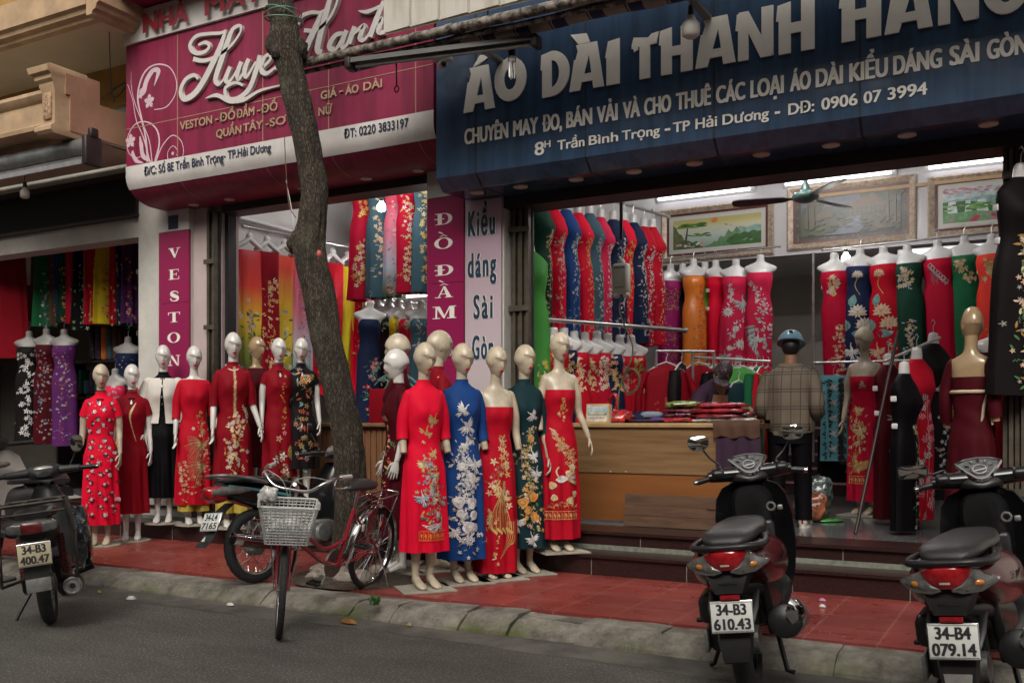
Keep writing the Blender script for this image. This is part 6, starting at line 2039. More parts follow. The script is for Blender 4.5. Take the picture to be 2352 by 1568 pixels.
def picture(label,px0,px1,ptop,pbot,art,mount=True,inner=None):
 A,B = W(px0,pbot,Y=11.94),W(px1,pbot,Y=11.94)
 z0,z1 = W(px0,pbot,Y=11.94).z,W(px0,ptop,Y=11.94).z
 w,h = B.x-A.x,z1-z0
 t = thing("framed_picture",label,"picture",((A.x+B.x)/2,11.99,z0),group="framed pictures on the white wall")
 mb = MB(M_gilt)
 fw = .075
 def bar(p0,p1,nrm):
  p0,p1,nrm = Vector(p0),Vector(p1),Vector(nrm)
  d = (p1-p0).normalized()
  pr = [(0,0),(0,.03),(.02,.045),(.045,.035),(fw,.022),(fw,0)]
  mb.loft([[p0+d*u+nrm*u+Vector((0,-v,0)) for u,v in pr],[p1-d*u+nrm*u+Vector((0,-v,0)) for u,v in pr]])
 y = 11.995
 x0,x1 = A.x,B.x
 bar((x0,y,z0),(x1,y,z0),(0,0,1)); bar((x1,y,z0),(x1,y,z1),(-1,0,0)); bar((x1,y,z1),(x0,y,z1),(0,0,-1)); bar((x0,y,z1),(x0,y,z0),(1,0,0))
 mb.build("frame",t,30,world=True)
 mb = MB(M_mahog)
 x0,x1,za,zb_ = x0+fw,x1-fw,z0+fw,z1-fw
 s_ = .028
 mb.box(x0,x1,11.975,11.99,za,za+s_); mb.box(x0,x1,11.975,11.99,zb_-s_,zb_)
 mb.box(x0,x0+s_,11.975,11.99,za+s_,zb_-s_); mb.box(x1-s_,x1,11.975,11.99,za+s_,zb_-s_)
 mb.build("slip",t,0,world=True)
 x0,x1,za,zb_ = x0+s_,x1-s_,za+s_,zb_-s_
 if mount:
  mb = MB(M_mat)
  mb.box(x0,x1,11.985,11.99,za,zb_)
  mb.build("mount",t,0,world=True)
  x0,x1,za,zb_ = x0+.055,x1-.055,za+.055,zb_-.055
 mb = MB(M_mat)
 lay = [0]
 def P(pts,m):
  lay[0] += 1
  mb.prism([(x0+(x1-x0)*min(1,max(0,a)),za+(zb_-za)*min(1,max(0,b))) for a,b in pts],facade(Vector((0,11.985,0))),.001+.00012*lay[0],m)
 art(P)
 mb.build("print",t,0,world=True)
 mb = MB(mat("picture_glass",(0,0,0),.02,var=0,alpha=.14,spec=1.))
 gx0,gx1 = A.x+fw,B.x-fw
 mb.box(gx0,gx1,11.962,11.965,z0+fw,z1-fw)
 return t
rp = random.Random(4)
def blob(cx,cy,rx,ry,n=14,j=.25):
 return [(cx+rx*math.cos(2*math.pi*i/n)*rp.uniform(1-j,1+j),cy+ry*math.sin(2*math.pi*i/n)*rp.uniform(1-j,1+j)) for i in range(n)]
def hillp(x0,x1,y0,tops):
 return [(x0,y0)]+[(x0+(x1-x0)*i/(len(tops)-1),t) for i,t in enumerate(tops)]+[(x1,y0)]
def art_pine(P):
 mist = node_color("print_dawn",lambda N,L,tc,b: (lambda s: (L.new(tc.outputs["Generated"],s.inputs[0]),ramp(N,L,s.outputs[2],[(.0,(.25,.36,.30)),(.45,(.50,.58,.52)),(.7,(.60,.58,.40)),(.88,(.52,.44,.13)),(1,(.42,.40,.22))]))[-1])(N.new("ShaderNodeSeparateXYZ")),.35)
 P([(0,0),(1,0),(1,1),(0,1)],mist)
 P(blob(.48,.9,.04,.085,18,.0),pmat("sun",(.6,.2,.05)))
 P(hillp(.62,1,.3,[.3,.45,.58,.62,.55,.6,.64,.6]),pmat("far_hill",(.27,.40,.36)))
 P(hillp(.5,.82,.12,[.12,.35,.30,.55,.4,.62,.45,.2]),pmat("mid_hill",(.14,.25,.13)))
 P(hillp(.58,1,.0,[.05,.22,.30,.38,.36,.42,.38,.45,.40,.42]),pmat("near_wood",(.045,.12,.035)))
 P(hillp(.35,.66,.0,[.0,.06,.10,.2,.15,.2,.12,.05]),pmat("mid_wood",(.10,.22,.10)))
 P(hillp(.0,.2,.0,[.85,.75,.55,.5,.3,.2,.0]),pmat("cliff",(.12,.14,.05)))
 P(hillp(.05,.36,.0,[.12,.25,.3,.28,.2,.25,.15,.0]),pmat("bank",(.06,.11,.04)))
 P([(.13,.2),(.16,.2),(.17,.5),(.18,.75),(.165,.78),(.15,.5)],pmat("trunk",(.09,.06,.04)))
 P([(.16,.45),(.25,.4),(.33,.42),(.33,.44),(.25,.43),(.17,.49)],pmat("trunk",(.09,.06,.04)))
 for k in range(16):
  P(blob(.22+.14*rp.uniform(-1,1),.78+.07*rp.uniform(-1,1),.06,.03),pmat("pine_dark" if k % 2 else "pine_light",(.04,.11,.02) if k % 2 else (.13,.24,.05)))
 for k in range(8):
  P(blob(.34+.07*rp.uniform(-1,1),.45+.05*rp.uniform(-1,1),.045,.025),pmat("pine_dark" if k % 2 else "pine_light",(.04,.11,.02)))
 for k in range(16):
  P(blob(.04+.3*rp.random(),.06+.1*rp.random(),.02,.035),pmat(("blossom_a","blossom_b","bank")[k % 3],((.6,.3,.35),(.6,.55,.5),(.1,.2,.05))[k % 3]))
 for k in range(7):
  x,y = (.55+.2*rp.random(),.62+.1*rp.random()) if k < 4 else (.78+.15*rp.random(),.1+.08*rp.random())
  P([(x-.02,y+.02),(x,y),(x+.02,y+.025),(x,y+.012)],pmat("bird_dark" if k < 4 else "bird_white",(.1,.1,.1) if k < 4 else (.6,.6,.58)))
def pmd(n,c):
 return pmat(n,tuple(x*.38 for x in c))
def art_cottage(P):
 P([(0,0),(1,0),(1,1),(0,1)],pmd("gilt_dark",(.05,.035,.012)))
 for k in range(60):
  s_ = k % 4
  u = rp.random()
  x,y = ((u,.035),(u,.965),(.02,u),(.98,u))[s_]
  P(blob(x,y,.012,.02,8),pmd("gilt_speck",(.3,.2,.06)))
 def Q(pts,m):
  P([(.05+.9*a,.08+.84*b) for a,b in pts],m)
 Q([(0,0),(1,0),(1,1),(0,1)],pmd("dusk_sky",(.27,.29,.36)))
 Q(hillp(.0,1,.4,[.62,.66,.72,.78,.74,.66,.7,.76,.72]),pmd("dusk_hill",(.09,.12,.11)))
 Q(hillp(.0,1,.0,[.55,.52,.5,.48,.5,.52,.55,.58,.6]),pmd("meadow",(.12,.11,.035)))
 Q(hillp(.0,.55,.0,[.45,.42,.38,.3,.34,.2,.0]),pmd("meadow_b",(.10,.12,.03)))
 Q(hillp(.6,1,.0,[.05,.3,.42,.35,.3]),pmd("scrub",(.06,.06,.02)))
 for k in range(14):
  Q(blob(.06+.16*rp.random(),.6+.3*rp.random(),.05,.09),pmd("oak_a" if k % 2 else "oak_b",(.06,.08,.02) if k % 2 else (.14,.12,.03)))
 for k in range(16):
  Q(blob(.62+.35*rp.random(),.72+.25*rp.random(),.06,.08),pmd("oak_a" if k % 2 else "oak_c",(.06,.08,.02) if k % 2 else (.17,.13,.04)))
 Q([(.17,.42),(.33,.45),(.33,.53),(.17,.53)],pmd("cottage_wall",(.23,.17,.09)))
 Q([(.14,.52),(.36,.52),(.30,.64),(.20,.63)],pmd("thatch",(.22,.12,.05)))
 Q([(.5,.45),(.84,.48),(.84,.70),(.5,.66)],pmd("house_wall",(.26,.19,.10)))
 Q([(.46,.66),(.88,.69),(.76,.90),(.60,.88)],pmd("thatch_b",(.26,.13,.05)))
 Q([(.70,.89),(.73,.89),(.73,.96),(.70,.96)],pmd("house_wall",(.26,.19,.10)))
 for k in range(7):
  for r_ in range(2):
   x = .52+.045*k
   Q([(x,.48+.1*r_),(x+.02,.48+.1*r_),(x+.02,.55+.1*r_),(x,.55+.1*r_)],pmd("house_dark",(.05,.04,.03)))
 Q([(.49,.565),(.85,.59),(.85,.6),(.49,.575)],pmd("house_beam",(.3,.2,.08)))
 Q([(.42,.52),(.5,.46),(.46,.40),(.56,.36),(.5,.26),(.38,.12),(.22,.0),(.58,.0),(.66,.16),(.62,.3),(.58,.40),(.52,.44),(.47,.5)],pmd("stream",(.30,.33,.44)))
 for k in range(14):
  x,y = .5+.12*rp.uniform(-1,1),.3+.14*rp.uniform(-1,1)
  Q(blob(x,y,.03,.012),pmd("foam",(.58,.58,.62)))
 Q([(.78,.05),(.74,.2),(.82,.32),(.72,.44),(.75,.45),(.86,.34),(.80,.2),(.86,.05)],pmd("path_sand",(.28,.18,.08)))
 for k in range(22):
  Q(blob(rp.random(),.05+.38*rp.random(),.04,.025),pmd("shrub_%d" % (k % 3),((.05,.08,.02),(.16,.13,.03),(.09,.06,.025))[k % 3]))
 for x in (.05,.12,.86,.93):
  Q([(x,.2),(x+.03,.2),(x+.025,.95),(x+.008,.95)],pmd("tree_gold",(.24,.15,.05)))
def art_fall(P):
 P([(0,0),(1,0),(1,1),(0,1)],pmat("pale_sky",(.48,.58,.56)))
 P(hillp(.0,1,.3,[.6,.68,.66,.74,.7,.78,.72,.7]),pmat("blue_hill",(.25,.38,.38)))
 P(hillp(.0,.6,.15,[.62,.6,.62,.56,.5,.3]),pmat("fall_rock",(.05,.14,.05)))
 for x,w_ in ((.05,.09),(.24,.06),(.37,.10)):
  P([(x,.25),(x+w_*1.3,.25),(x+w_,.62),(x+.01,.62)],pmat("fall_water",(.66,.70,.70)))
 P(hillp(.0,1,.0,[.3,.28,.32,.26,.3,.34,.3]),pmat("green_water",(.16,.33,.16)))
 P([(.55,.55),(.9,.55),(.84,.6),(.62,.6)],pmat("pagoda",(.05,.07,.06)))
 P([(.62,.6),(.82,.6),(.76,.72),(.68,.72)],pmat("pagoda",(.05,.07,.06)))
 P([(.58,.70),(.86,.70),(.72,.82)],pmat("pagoda",(.05,.07,.06)))
 for k in range(26):
  P(blob(rp.random(),.36+.16*rp.random(),.05,.03),pmat("fresh_%d" % (k % 2),((.07,.2,.04),(.2,.38,.12))[k % 2]))
 for k in range(34):
  P(blob(.7*rp.random(),.82+.17*rp.random(),.03,.02),pmat("plum_%d" % (k % 2),((.5,.16,.22),(.55,.35,.38))[k % 2]))
 for k in range(22):
  P(blob(rp.random(),.02+.16*rp.random(),.035,.035),pmat("lily_%d" % (k % 3),((.5,.05,.12),(.5,.2,.3),(.15,.3,.1))[k % 3]))
picture("landscape picture of a pine and red sun over misty hills in a champagne frame",1517,1776,482,604,art_pine)
picture("dark gold bordered landscape picture of cottages beside a rocky stream",1806,2104,432,576,art_cottage,False)
picture("waterfall and pagoda picture with pink blossom in a champagne frame",2130,2420,406,548,art_fall)
fn = thing("ceiling_fan","sea green ceiling fan with three dark blades before the cottage picture","fan",W(1850,450,Y=9.2))
q = W(1850,452,Y=9.2)
M_sea = mat("sea_green_enamel",(.09,.18,.165),.3,coat=.3)
mb = MB(M_sea)
mb.lathe([(.0,-.055),(.06,-.052),(.11,-.03),(.125,0),(.115,.025),(.07,.04),(.05,.05),(.045,.07)],n=24,M=Matrix.Translation(q))
mb.build("motor",fn,50,world=True)
mb = MB(M_sea)
mb.lathe([(.045,.07),(.02,.14),(.02,.2),(.03,.22),(.022,.24),(.02,.9)],n=16,M=Matrix.Translation(q))
mb.build("down_rod",fn,50,world=True)
for a in (R(-52),R(66),R(186)):
 mb = MB(mat("dark_fan_blade",(.04,.04,.035),.35))
 d = Vector((math.cos(a),math.sin(a),0))
 n_ = Vector((-d.y,d.x,.22)).normalized()
 up = d.cross(n_)
 rings = []
 for r_,w_ in ((.10,.02),(.17,.03),(.2,.055),(.4,.07),(.6,.078),(.66,.06),(.675,.03)):
  c_ = q+d*r_+Vector((0,0,-.01))
  rings.append([c_+n_*w_+up*.004,c_-n_*w_+up*.004,c_-n_*w_-up*.004,c_+n_*w_-up*.004])
 mb.loft(rings)
 mb.build("blade",fn,30,world=True)
# ---------------------------------------------------------------- cutting table
M_oak = node_color("oak_laminate",lambda N,L,tc,b: ramp(N,L,noise(N,L,tc.outputs["Object"],3,9,.65,(.5,6,9)),[(.3,(.13,.072,.03)),(.5,(.20,.115,.05)),(.7,(.25,.15,.07))]),.45)
M_orange = node_color("orange_board",lambda N,L,tc,b: ramp(N,L,noise(N,L,tc.outputs["Object"],2,5,.6,(.6,3,5)),[(.3,(.19,.068,.02)),(.7,(.25,.095,.028))]),.4)
M_oldwood = node_color("old_plank",lambda N,L,tc,b: ramp(N,L,noise(N,L,tc.outputs["Object"],4,8,.7,(.8,4,5)),[(.28,(.03,.014,.008)),(.5,(.085,.04,.02)),(.72,(.13,.07,.035))]),.7)
dk = thing("cutting_table","long oak fronted cutting table with orange lower board and old planks leaning on it","table",W(1500,1190,Y=8.3))
YD = 8.12
x0,x1 = W(1238,1000,Y=YD).x,W(1668,1000,Y=YD).x
zt = W(1500,971,Y=YD).z
zm = W(1400,1085,Y=YD).z
mb = MB(M_oak)
mb.box(x0,x1,YD,YD+.02,zm,zt-.04)
mb.build("front_panel",dk,0,world=True)
mb = MB(M_orange)
mb.box(x0,x1,YD+.012,YD+.03,.46,zm)
mb.build("lower_board",dk,0,world=True)
mb = MB(mat("pale_oak_edge",(.38,.25,.12),.45,var=.15,scale=5))
mb.rbox(Vector(((x0+x1)/2+.04,YD+.42,zt-.02)),(x1-x0+.16,.90,.04),b=.006)
mb.build("top",dk,30,world=True)
mb = MB(M_oak)
mb.box(x1-.02,x1,YD+.021,YD+.82,.46,zt-.04)
mb.box(x1+.001,x1+.03,YD-.004,YD+.04,.46,zt-.04)
mb.build("end_panel",dk,0,world=True)
mb = MB(M_steel)
for px in (1402,1437,1675-4):
 mb.ell(W(px,1083,Y=YD-.004),(.008,.004,.008),nu=8,nv=6)
mb.build("screw",dk,60,world=True)
pk = thing("old_plank","dark stained old boards leaning against the foot of the cutting table","boards",W(1560,1215,Y=7.98))
a_,b_ = W(1441,1205,Y=7.99),W(1669,1205,Y=7.99)
mb = MB(M_oldwood)
zz = .445
h_ = W(1441,1132,Y=8.0).z-zz
for i in range(3):
 mb.loft([[Vector((x,7.93+.04*(q/h_)*h_/.36-(.0 if k else .022),zz+q)) for q,k in ((h_*i/3+.002,0),(h_*(i+1)/3-.002,0),(h_*(i+1)/3-.002,1),(h_*i/3+.002,1))] for x in (a_.x,b_.x)])
mb.box(a_.x+.75,a_.x+.95,7.915,7.945,zz+h_*.62,zz+h_*.7)
mb.build("boards",pk,0,world=True)
def soft(mb,c,d,m,seed=0,rough=.12,rz=0.,flat=True):
 """a soft bag or folded garment: a rounded slab with lumps"""
 rg = random.Random(seed)
 ph = [rg.uniform(0,6.28) for _ in range(6)]
 M = Matrix.Translation(c) @ Matrix.Rotation(rz,4,'Z')
 nu,nv = 22,10
 rings = []
 for i in range(nv+1):
  al = math.pi*(i/nv-.5)
  ring = []
  for j in range(nu):
   be = 2*math.pi*j/nu
   cx,cy,cz = math.cos(al)*math.cos(be),math.cos(al)*math.sin(be),math.sin(al)
   f = lambda v,e: abs(v) ** e*(1 if v >= 0 else -1)
   x,y,z = f(cx,.55),f(cy,.55),f(cz,.8)
   w = 1+rough*(math.sin(3*be+ph[0])*math.cos(2*al+ph[1])+.7*math.sin(7*be+ph[2]+3*al)*.6+.5*math.sin(13*be+ph[3])*math.cos(5*al))
   ring.append(M @ Vector((x*d[0]/2*w,y*d[1]/2*w,d[2]/2*(1+z*w))))
  rings.append(ring)
 mb.loft(rings,m)
def plastic(name,col):
 return mat("bagged_"+name,col,.12,var=.5,scale=14,bump=1.0,bscale=22,coat=1.,contrast=(.4,.6))
gK = "bagged clothes and cloth on the cutting table"
zt0 = zt+.001
def on_table(label,px,dpx,Yo,h,col_m,z=0.,seed=0,rz=0.,depth=.26,name="bagged_garment",cat="clothes",rough=.1,group=gK):
 a_,b_ = W(px-dpx/2,960,Y=YD+Yo),W(px+dpx/2,960,Y=YD+Yo)
 c = (a_+b_)/2
 c.z = zt0+z*.66
 h *= .66
 mb = MB(col_m)
 soft(mb,c,(b_.x-a_.x,depth,h),col_m,seed,rough,rz)
 o = mb.build(name,None,60)
 return tag(o,label,cat,group)
on_table("clear bag with white cloth at the bottom of the pile of bagged clothes",1640,105,.22,.055,plastic("white",(.45,.42,.42)),0,1)
on_table("bagged dark red garment lowest of three in the tall pile",1655,120,.24,.075,plastic("dark_red",(.20,.012,.02)),.052,2,.05)
on_table("bagged dark red garment in the middle of the tall pile",1655,128,.24,.08,plastic("red",(.26,.012,.025)),.122,3,-.06)
on_table("bagged crimson garment on top of the tall pile",1658,112,.24,.075,plastic("crimson",(.30,.012,.03)),.198,4,.03)
on_table("clear bag with striped grey cloth at the pile's right end",1712,62,.2,.07,plastic("striped_grey",(.30,.24,.23)),0,5,.1)
on_table("bag of maroon cloth on the corner by the grey striped bag",1706,60,.34,.09,plastic("maroon",(.12,.03,.035)),.065,15,.1)
on_table("small bright red bagged garment at the table edge",1562,68,.16,.075,plastic("scarlet",(.42,.012,.02)),0,6,.08)
on_table("bagged plum coloured garment under the dark red one",1572,88,.34,.07,plastic("plum",(.10,.03,.05)),.07,7)
on_table("bagged maroon garment second under the green packet",1572,92,.36,.06,plastic("deep_maroon",(.13,.015,.03)),.135,8,-.05)
on_table("pale green folded packet on top of the smaller pile",1572,86,.4,.10,plastic("green",(.20,.28,.08)),.20,9,.2,rough=.16)
on_table("violet folded cloth on the cutting table beside the small red bag",1520,56,.3,.07,C['violet'],0,10,.2,name="folded_cloth")
on_table("dark plum folded cloth before the violet one",1492,84,.2,.05,C['plum'],0,11,name="folded_cloth")
on_table("navy folded cloth heaped behind the red shiny bag",1462,96,.5,.16,C['navy'],0,12,.1,name="folded_cloth",rough=.2)
on_table("purple and grey cloth heap half hidden by the award box",1332,70,.5,.13,C['violet'],0,13,name="folded_cloth",rough=.2)
on_table("grey cloth folded low beside the award box",1336,60,.36,.06,mat("cloth_grey",(.2,.2,.22),.8),0,14,name="folded_cloth")
on_table("steel grey cloth roll lying on the cutting table",1498,50,.45,.10,mat("cloth_steel_blue",(.20,.25,.30),.7),.06,16,.3,name="cloth_roll",rough=.04,depth=.14)
rb = on_table("shiny red plastic bag sagging beside the award box",1424,62,.3,.18,plastic("shiny_red",(.45,.01,.015)),0,17,.1,name="plastic_bag",cat="bag",rough=.2)
mb = MB(plastic("shiny_red",(.45,.01,.015)))
q = W(1405,925,Y=YD+.34)
mb.tube(spline([q+Vector((-.06,0,-.10)),q+Vector((-.02,0,.03)),q+Vector((.03,0,.08)),q+Vector((.06,0,.02)),q+Vector((.03,0,-.10))],5),.028,n=8,flat=.6)
o = mb.build("bag_handle",rb,60)
o.matrix_parent_inverse = rb.matrix_basis.inverted()
mb = MB(T['silver'])
mb.add([W(px,py,Y=YD+d_) for px,py,d_ in ((1480,952,.2),(1560,950,.3),(1522,905,.62),(1500,908,.6))],[(0,1,2,3)])
# award box
bx = thing("award_box","upright printed award box with a building photo on the cutting table","box",W(1373,966,Y=YD+.12))
A,B = W(1345,966,Y=YD+.10),W(1397,968,Y=YD+.10)
hh = W(1345,922,Y=YD+.1).z-A.z
w_ = B.x-A.x
A.z = zt0
Mb = Matrix.Translation(A) @ Matrix.Rotation(R(-8),4,'X')
Fr = Mb @ Matrix(((1,0,0,0),(0,0,-1,0),(0,1,0,0),(0,0,0,1)))
mb = MB(mat("box_card",(.55,.45,.32),.5,var=.05))
mb.prism([(0,0),(w_,0),(w_,hh),(0,hh)],Fr,-.07)
mb.build("carton",bx,0,world=True)
mb = MB(M_mat)
mb.prism([(0.002,.002),(w_-.002,.002),(w_-.002,hh-.002),(.002,hh-.002)],Fr,.001,pmat("box_gold",(.5,.32,.1)))
mb.prism([(.012,.012),(w_-.012,.012),(w_-.012,hh-.012),(.012,hh-.012)],Fr,.0013,pmat("box_paper",(.55,.52,.45)))
mb.prism([(.012,hh*.38),(w_-.012,hh*.38),(w_-.012,hh*.8),(.012,hh*.8)],Fr,.0016,pmat("box_sky",(.35,.48,.55)))
mb.prism([(.02,hh*.4),(w_-.02,hh*.4),(w_-.02,hh*.52),(.02,hh*.56)],Fr,.0019,pmat("box_green",(.15,.22,.1)))
mb.prism([(.03,hh*.45),(w_-.04,hh*.45),(w_-.04,hh*.6),(.03,hh*.62)],Fr,.0022,pmat("box_house",(.5,.42,.35)))
text(mb,"PHẦN THƯỞNG",Fr @ Matrix.Translation((w_*.2,hh*.22,0)),w_*.6,hh*.08,M_red,d=.002)
text(mb,"TRƯỜNG THPT NGUYỄN VĂN CỪ",Fr @ Matrix.Translation((w_*.25,hh*.86,0)),w_*.65,hh*.045,M_red,d=.002)
mb.build("print",bx,0,world=True)
# cloth over the table end
for lb,col,za_,zb2,xo in (("dark purple cloth hanging over the end of the cutting table",'plum',zt,zt-.42,.06),("brown cloth laid over the corner of the cutting table",'brown',zt+.015,zt-.12,.075)):
 mb = MB(C[col])
 xa,xb = x1-.08+(0 if col == 'plum' else -.02),x1+.30
 nx,rings = 16,[]
 for j,(yy,zz_) in enumerate(((YD+.5,za_+.012),(YD+.1,za_+.012),(YD-.02,za_+.008),(YD-.036,za_-.03),(YD-.035,(za_+zb2)/2),(YD-.03,zb2))):
  rings.append([Vector((xa+(xb-xa)*i/nx,yy-(.02 if col == 'brown' and j > 1 else 0)-(.012*math.sin(i*1.3+xo*50)*(j > 3)),zz_+(.012*math.sin(i*.9+j) if j == 5 else 0))) for i in range(nx+1)])
 mb.loft(rings,closed=False)
 mb.loft([[p+Vector((0,.006,-.006)) for p in r_] for r_ in rings],closed=False)
 tag(mb.build("draped_cloth",None,60),lb,"cloth",gK)
sb = thing("side_bench","small dark bench under the draped purple cloth beside the cutting table","bench",(x1+.2,YD+.4,.44))
mb = MB(M_oldwood)
mb.box(x1+.04,x1+.30,YD+.0,YD+.8,zt-.05,zt-.002)
mb.build("top",sb,0,world=True)
mb = MB(M_oak)
mb.box(x1+.04,x1+.28,YD+.03,YD+.05,.7,zt-.05)
mb.build("panel",sb,0,world=True)
for xx in (x1+.05,x1+.26):
 for yy in (YD+.05,YD+.75):
  mb = MB(M_dark)
  mb.box(xx,xx+.03,yy,yy+.03,.44,zt-.05)
  mb.build("leg",sb,0,world=True)
# gravity iron bottle on its dark rod, with coiled hose
ib = thing("water_bottle","white plastic iron water bottle hung on a dark rod before the wall row","bottle",W(1427,640,Y=8.5))
q = W(1427,640,Y=8.5)
mb = MB(mat("milky_plastic",(.55,.55,.50),.3,var=.05))
hw,hh = .082,.145
mb.rbox(q,(2*hw,.10,2*hh),b=.03,n=4)
for sg in (-1,1):
 mb.rbox(q+Vector((sg*.05,0,-hh-.012)),(.055,.08,.05),b=.02)
mb.lathe([(.035,hh),(.035,hh+.03),(.0,hh+.03)],n=14,M=Matrix.Translation(q))
mb.build("tank",ib,50,world=True)
mb = MB(M_navy)
Fq = facade(q+Vector((0,-.051,0)))
text(mb,"SILVER STAR",Fq @ Matrix.Translation((-.055,hh*.62,0)),.11,.02,M_navy,d=.001,bold=.06)
mb.prism([(-.05,-hh*.62),(.05,-hh*.62),(.05,-hh*.58),(-.05,-hh*.58)],Fq,.001)
mb.build("print",ib,0,world=True)
mb = MB(M_black)
mb.tube([q+Vector((-.03,0,hh+.03)),W(1425,545,Y=8.5),q+Vector((.03,0,hh+.03))],.004,n=5)
mb.build("handle_cord",ib,50,world=True)
mb = MB(M_dark)
mb.box(q.x-.014,q.x+.014,q.y-.008,q.y+.008,W(1425,550,Y=8.5).z,3.7)
mb.build("hanging_rod",ib,0,world=True)
hs = MB(mat("olive_hose",(.10,.09,.04),.5))
pts = [q+Vector((0,0,-hh-.03)),W(1424,720,Y=8.45),W(1452,790,Y=8.45),W(1448,830,Y=8.4),W(1432,868,Y=8.4),W(1440,905,Y=8.4),W(1462,895,Y=8.4),W(1470,868,Y=8.4),W(1455,848,Y=8.4),W(1436,858,Y=8.4),W(1430,882,Y=8.4),W(1445,902,Y=8.4),W(1466,886,Y=8.4),W(1466,858,Y=8.4),W(1448,846,Y=8.42),W(1430,870,Y=8.4),W(1420,915,Y=8.35),W(1424,950,Y=8.35),W(1455,955,Y=8.35)]
hs.tube(spline(pts,6),.0075,n=6)
tag(hs.build("coiled_hose",None,60),"coiled olive hose hanging from the white iron bottle","hose")
# clothes rack behind the table
cr = thing("clothes_rack","steel clothes rack packed with shirts behind the seated person","rack",W(1620,1100,Y=9.0))
Pr = {k: W(*v) for k,v in {'a': (1507,808),'b': (1590,806)}.items()} if False else {}
def rackbar(a,b,r=.013):
 mb = MB(M_steel)
 mb.tube([a,b],r,n=8)
 return mb.build("bar",cr,50,world=True)
ra,rb_ = W(1507,806,Y=8.75),W(1640,814,Y=9.1)
rb_.z = ra.z
rackbar(ra,rb_)
for q in (ra,rb_,W(1591,806,Y=8.95)):
 rackbar(Vector((q.x,q.y,ra.z)),Vector((q.x,q.y,.45)),.014)
r2a,r2b = W(1590,820,Y=9.3),W(1770,830,Y=9.35)
rackbar(r2a,r2b)
gM = "shirts on the rack behind the cutting table"
def shirt(label,P,rz,col,L=.75,w=1.,long=True,hanger_m=None,deco=None,seed=0,front=0):
 t = thing("hanging_shirt",label,"shirt",P,rz,gM)
 mb = MB(C[col])
 rows = [(-L,.20*w,.055,0),(-.5,.19*w,.06,0),(-.25,.18*w,.06,0),(-.10,.19*w,.05,0),(-.05,.15*w,.04,0),(-.02,.07*w,.035,0),(.0,.055,.03,0)]
 cl = Cloth(rows,None,(.012,5,-.1),seed)
 cl.mesh(mb,C[col],26,.06)
 cv = Canvas(mb,cl,random.Random(seed))
 if deco:
  deco(cv)
 mb.build("body",t,60)
 if long:
  for sg in (-1,1):
   mb = MB(C[col])
   mb.tube(spline([Vector((sg*.17*w,0,-.07)),Vector((sg*.235*w,-.01,-.25)),Vector((sg*.25*w,-.02,-.45)),Vector((sg*.25*w,-.03,-.62))],4),[.05]*4+[.052]*4+[.05]*5,n=12,flat=.7)
   mb.build("sleeve",t,60)
 mb = MB(hanger_m or M_form)
 mb.tube([(-.17*w,0,-.07),(-.08,0,-.0),(0,0,.03),(.08,0,0),(.17*w,0,-.07)],.008,n=6)
 mb.tube([(0,0,.03),(0,0,.07),(.018,0,.10),(0,0,.12)],.004,n=5)
 mb.build("hanger",t,60)
 return t
shirt("dark red long sleeved shirt first on the rack",W(1530,838,Y=8.8),R(30),'deepred',1.0,1.1,seed=1,deco=V([(0,-.3),(.03,-.7)],16,.06,(.02,.04),('red',),('maroon' if False else 'black',),('rust',),.5))
shirt("black and white flowered shirt seen edge on beside the dark red one",W(1566,838,Y=8.95),R(85),'darkgrey',1.0,1.,seed=2,deco=V([(0,-.1),(.03,-.9)],50,.1,(.02,.03),('silver','white'),('black',),('grey',),.6))
shirt("maroon long sleeved shirt behind the inner rack post",W(1605,838,Y=9.05),R(40),'deepred',.95,1.05,seed=3)
shirt("black shirt seen edge on between maroon and green",W(1640,845,Y=9.2),R(80),'black',.9,1.,seed=4)
shirt("bright green long sleeved jacket facing the street on the rack",W(1700,846,Y=9.15),R(16),'grass',.95,1.12,seed=5)
shirt("teal shirt in front of the green jacket on the rack",W(1697,880,Y=9.05),R(60),'darkteal',.8,.8,False,seed=6)
shirt("green shirt seen edge on right of the green jacket",W(1738,846,Y=9.3),R(80),'green',.9,1.,seed=7)
shirt("red shirt seen edge on near the helmeted man",W(1752,846,Y=9.35),R(80),'red',.9,1.,seed=8)
shirt("crimson shirt seen edge on next to the helmeted man's shoulder",W(1764,848,Y=9.4),R(75),'crimson',.9,1.,seed=9)
for i in range(16):
 P = r2a.lerp(r2b,.12+.05*i)
 t = thing("coat_hanger","white or green plastic hanger crowded on the shirt rack","hanger",P+Vector((0,0,-.09)),R(70+9*math.sin(i*2.1)),"crowded hangers on the shirt rack")
 mb = MB(M_form if i % 3 else C['grass'])
 mb.tube([(-.19,0,-.06+.01*math.sin(i)),(-.06,0,.015),(0,0,.03),(.06,0,.015),(.19,0,-.05)],.011,n=6)
 mb.build("arms",t,60)
 mb = MB(M_steel)
 mb.tube([(0,0,.03),(0,0,.07),(.018,0,.095),(0,0,.115)],.004,n=5)
 mb.build("hook",t,60)
# plastic shopping bags on the floor
for lb,px,py,t_,d,m,sd_ in (("dull orange plastic bag on the floor behind the standing man",1863,1188,8.9,(.28,.26,.25),plastic("orange",(.30,.09,.04)),31),("dark green plastic bag on the floor behind the orange one",1872,1160,9.3,(.30,.28,.38),plastic("bottle_green",(.05,.08,.07)),32),("flat bright green bag scrap on the floor beside the orange bag",1905,1182,8.85,(.26,.14,.03),plastic("leaf_green",(.04,.25,.04)),33)):
 p = W(px,py,t=t_)
 p.z = .44
 mb = MB(m)
 soft(mb,p,d,m,sd_,.16,.4)
 tag(mb.build("plastic_bag",None,60),lb,"bag","plastic bags on the shop floor")
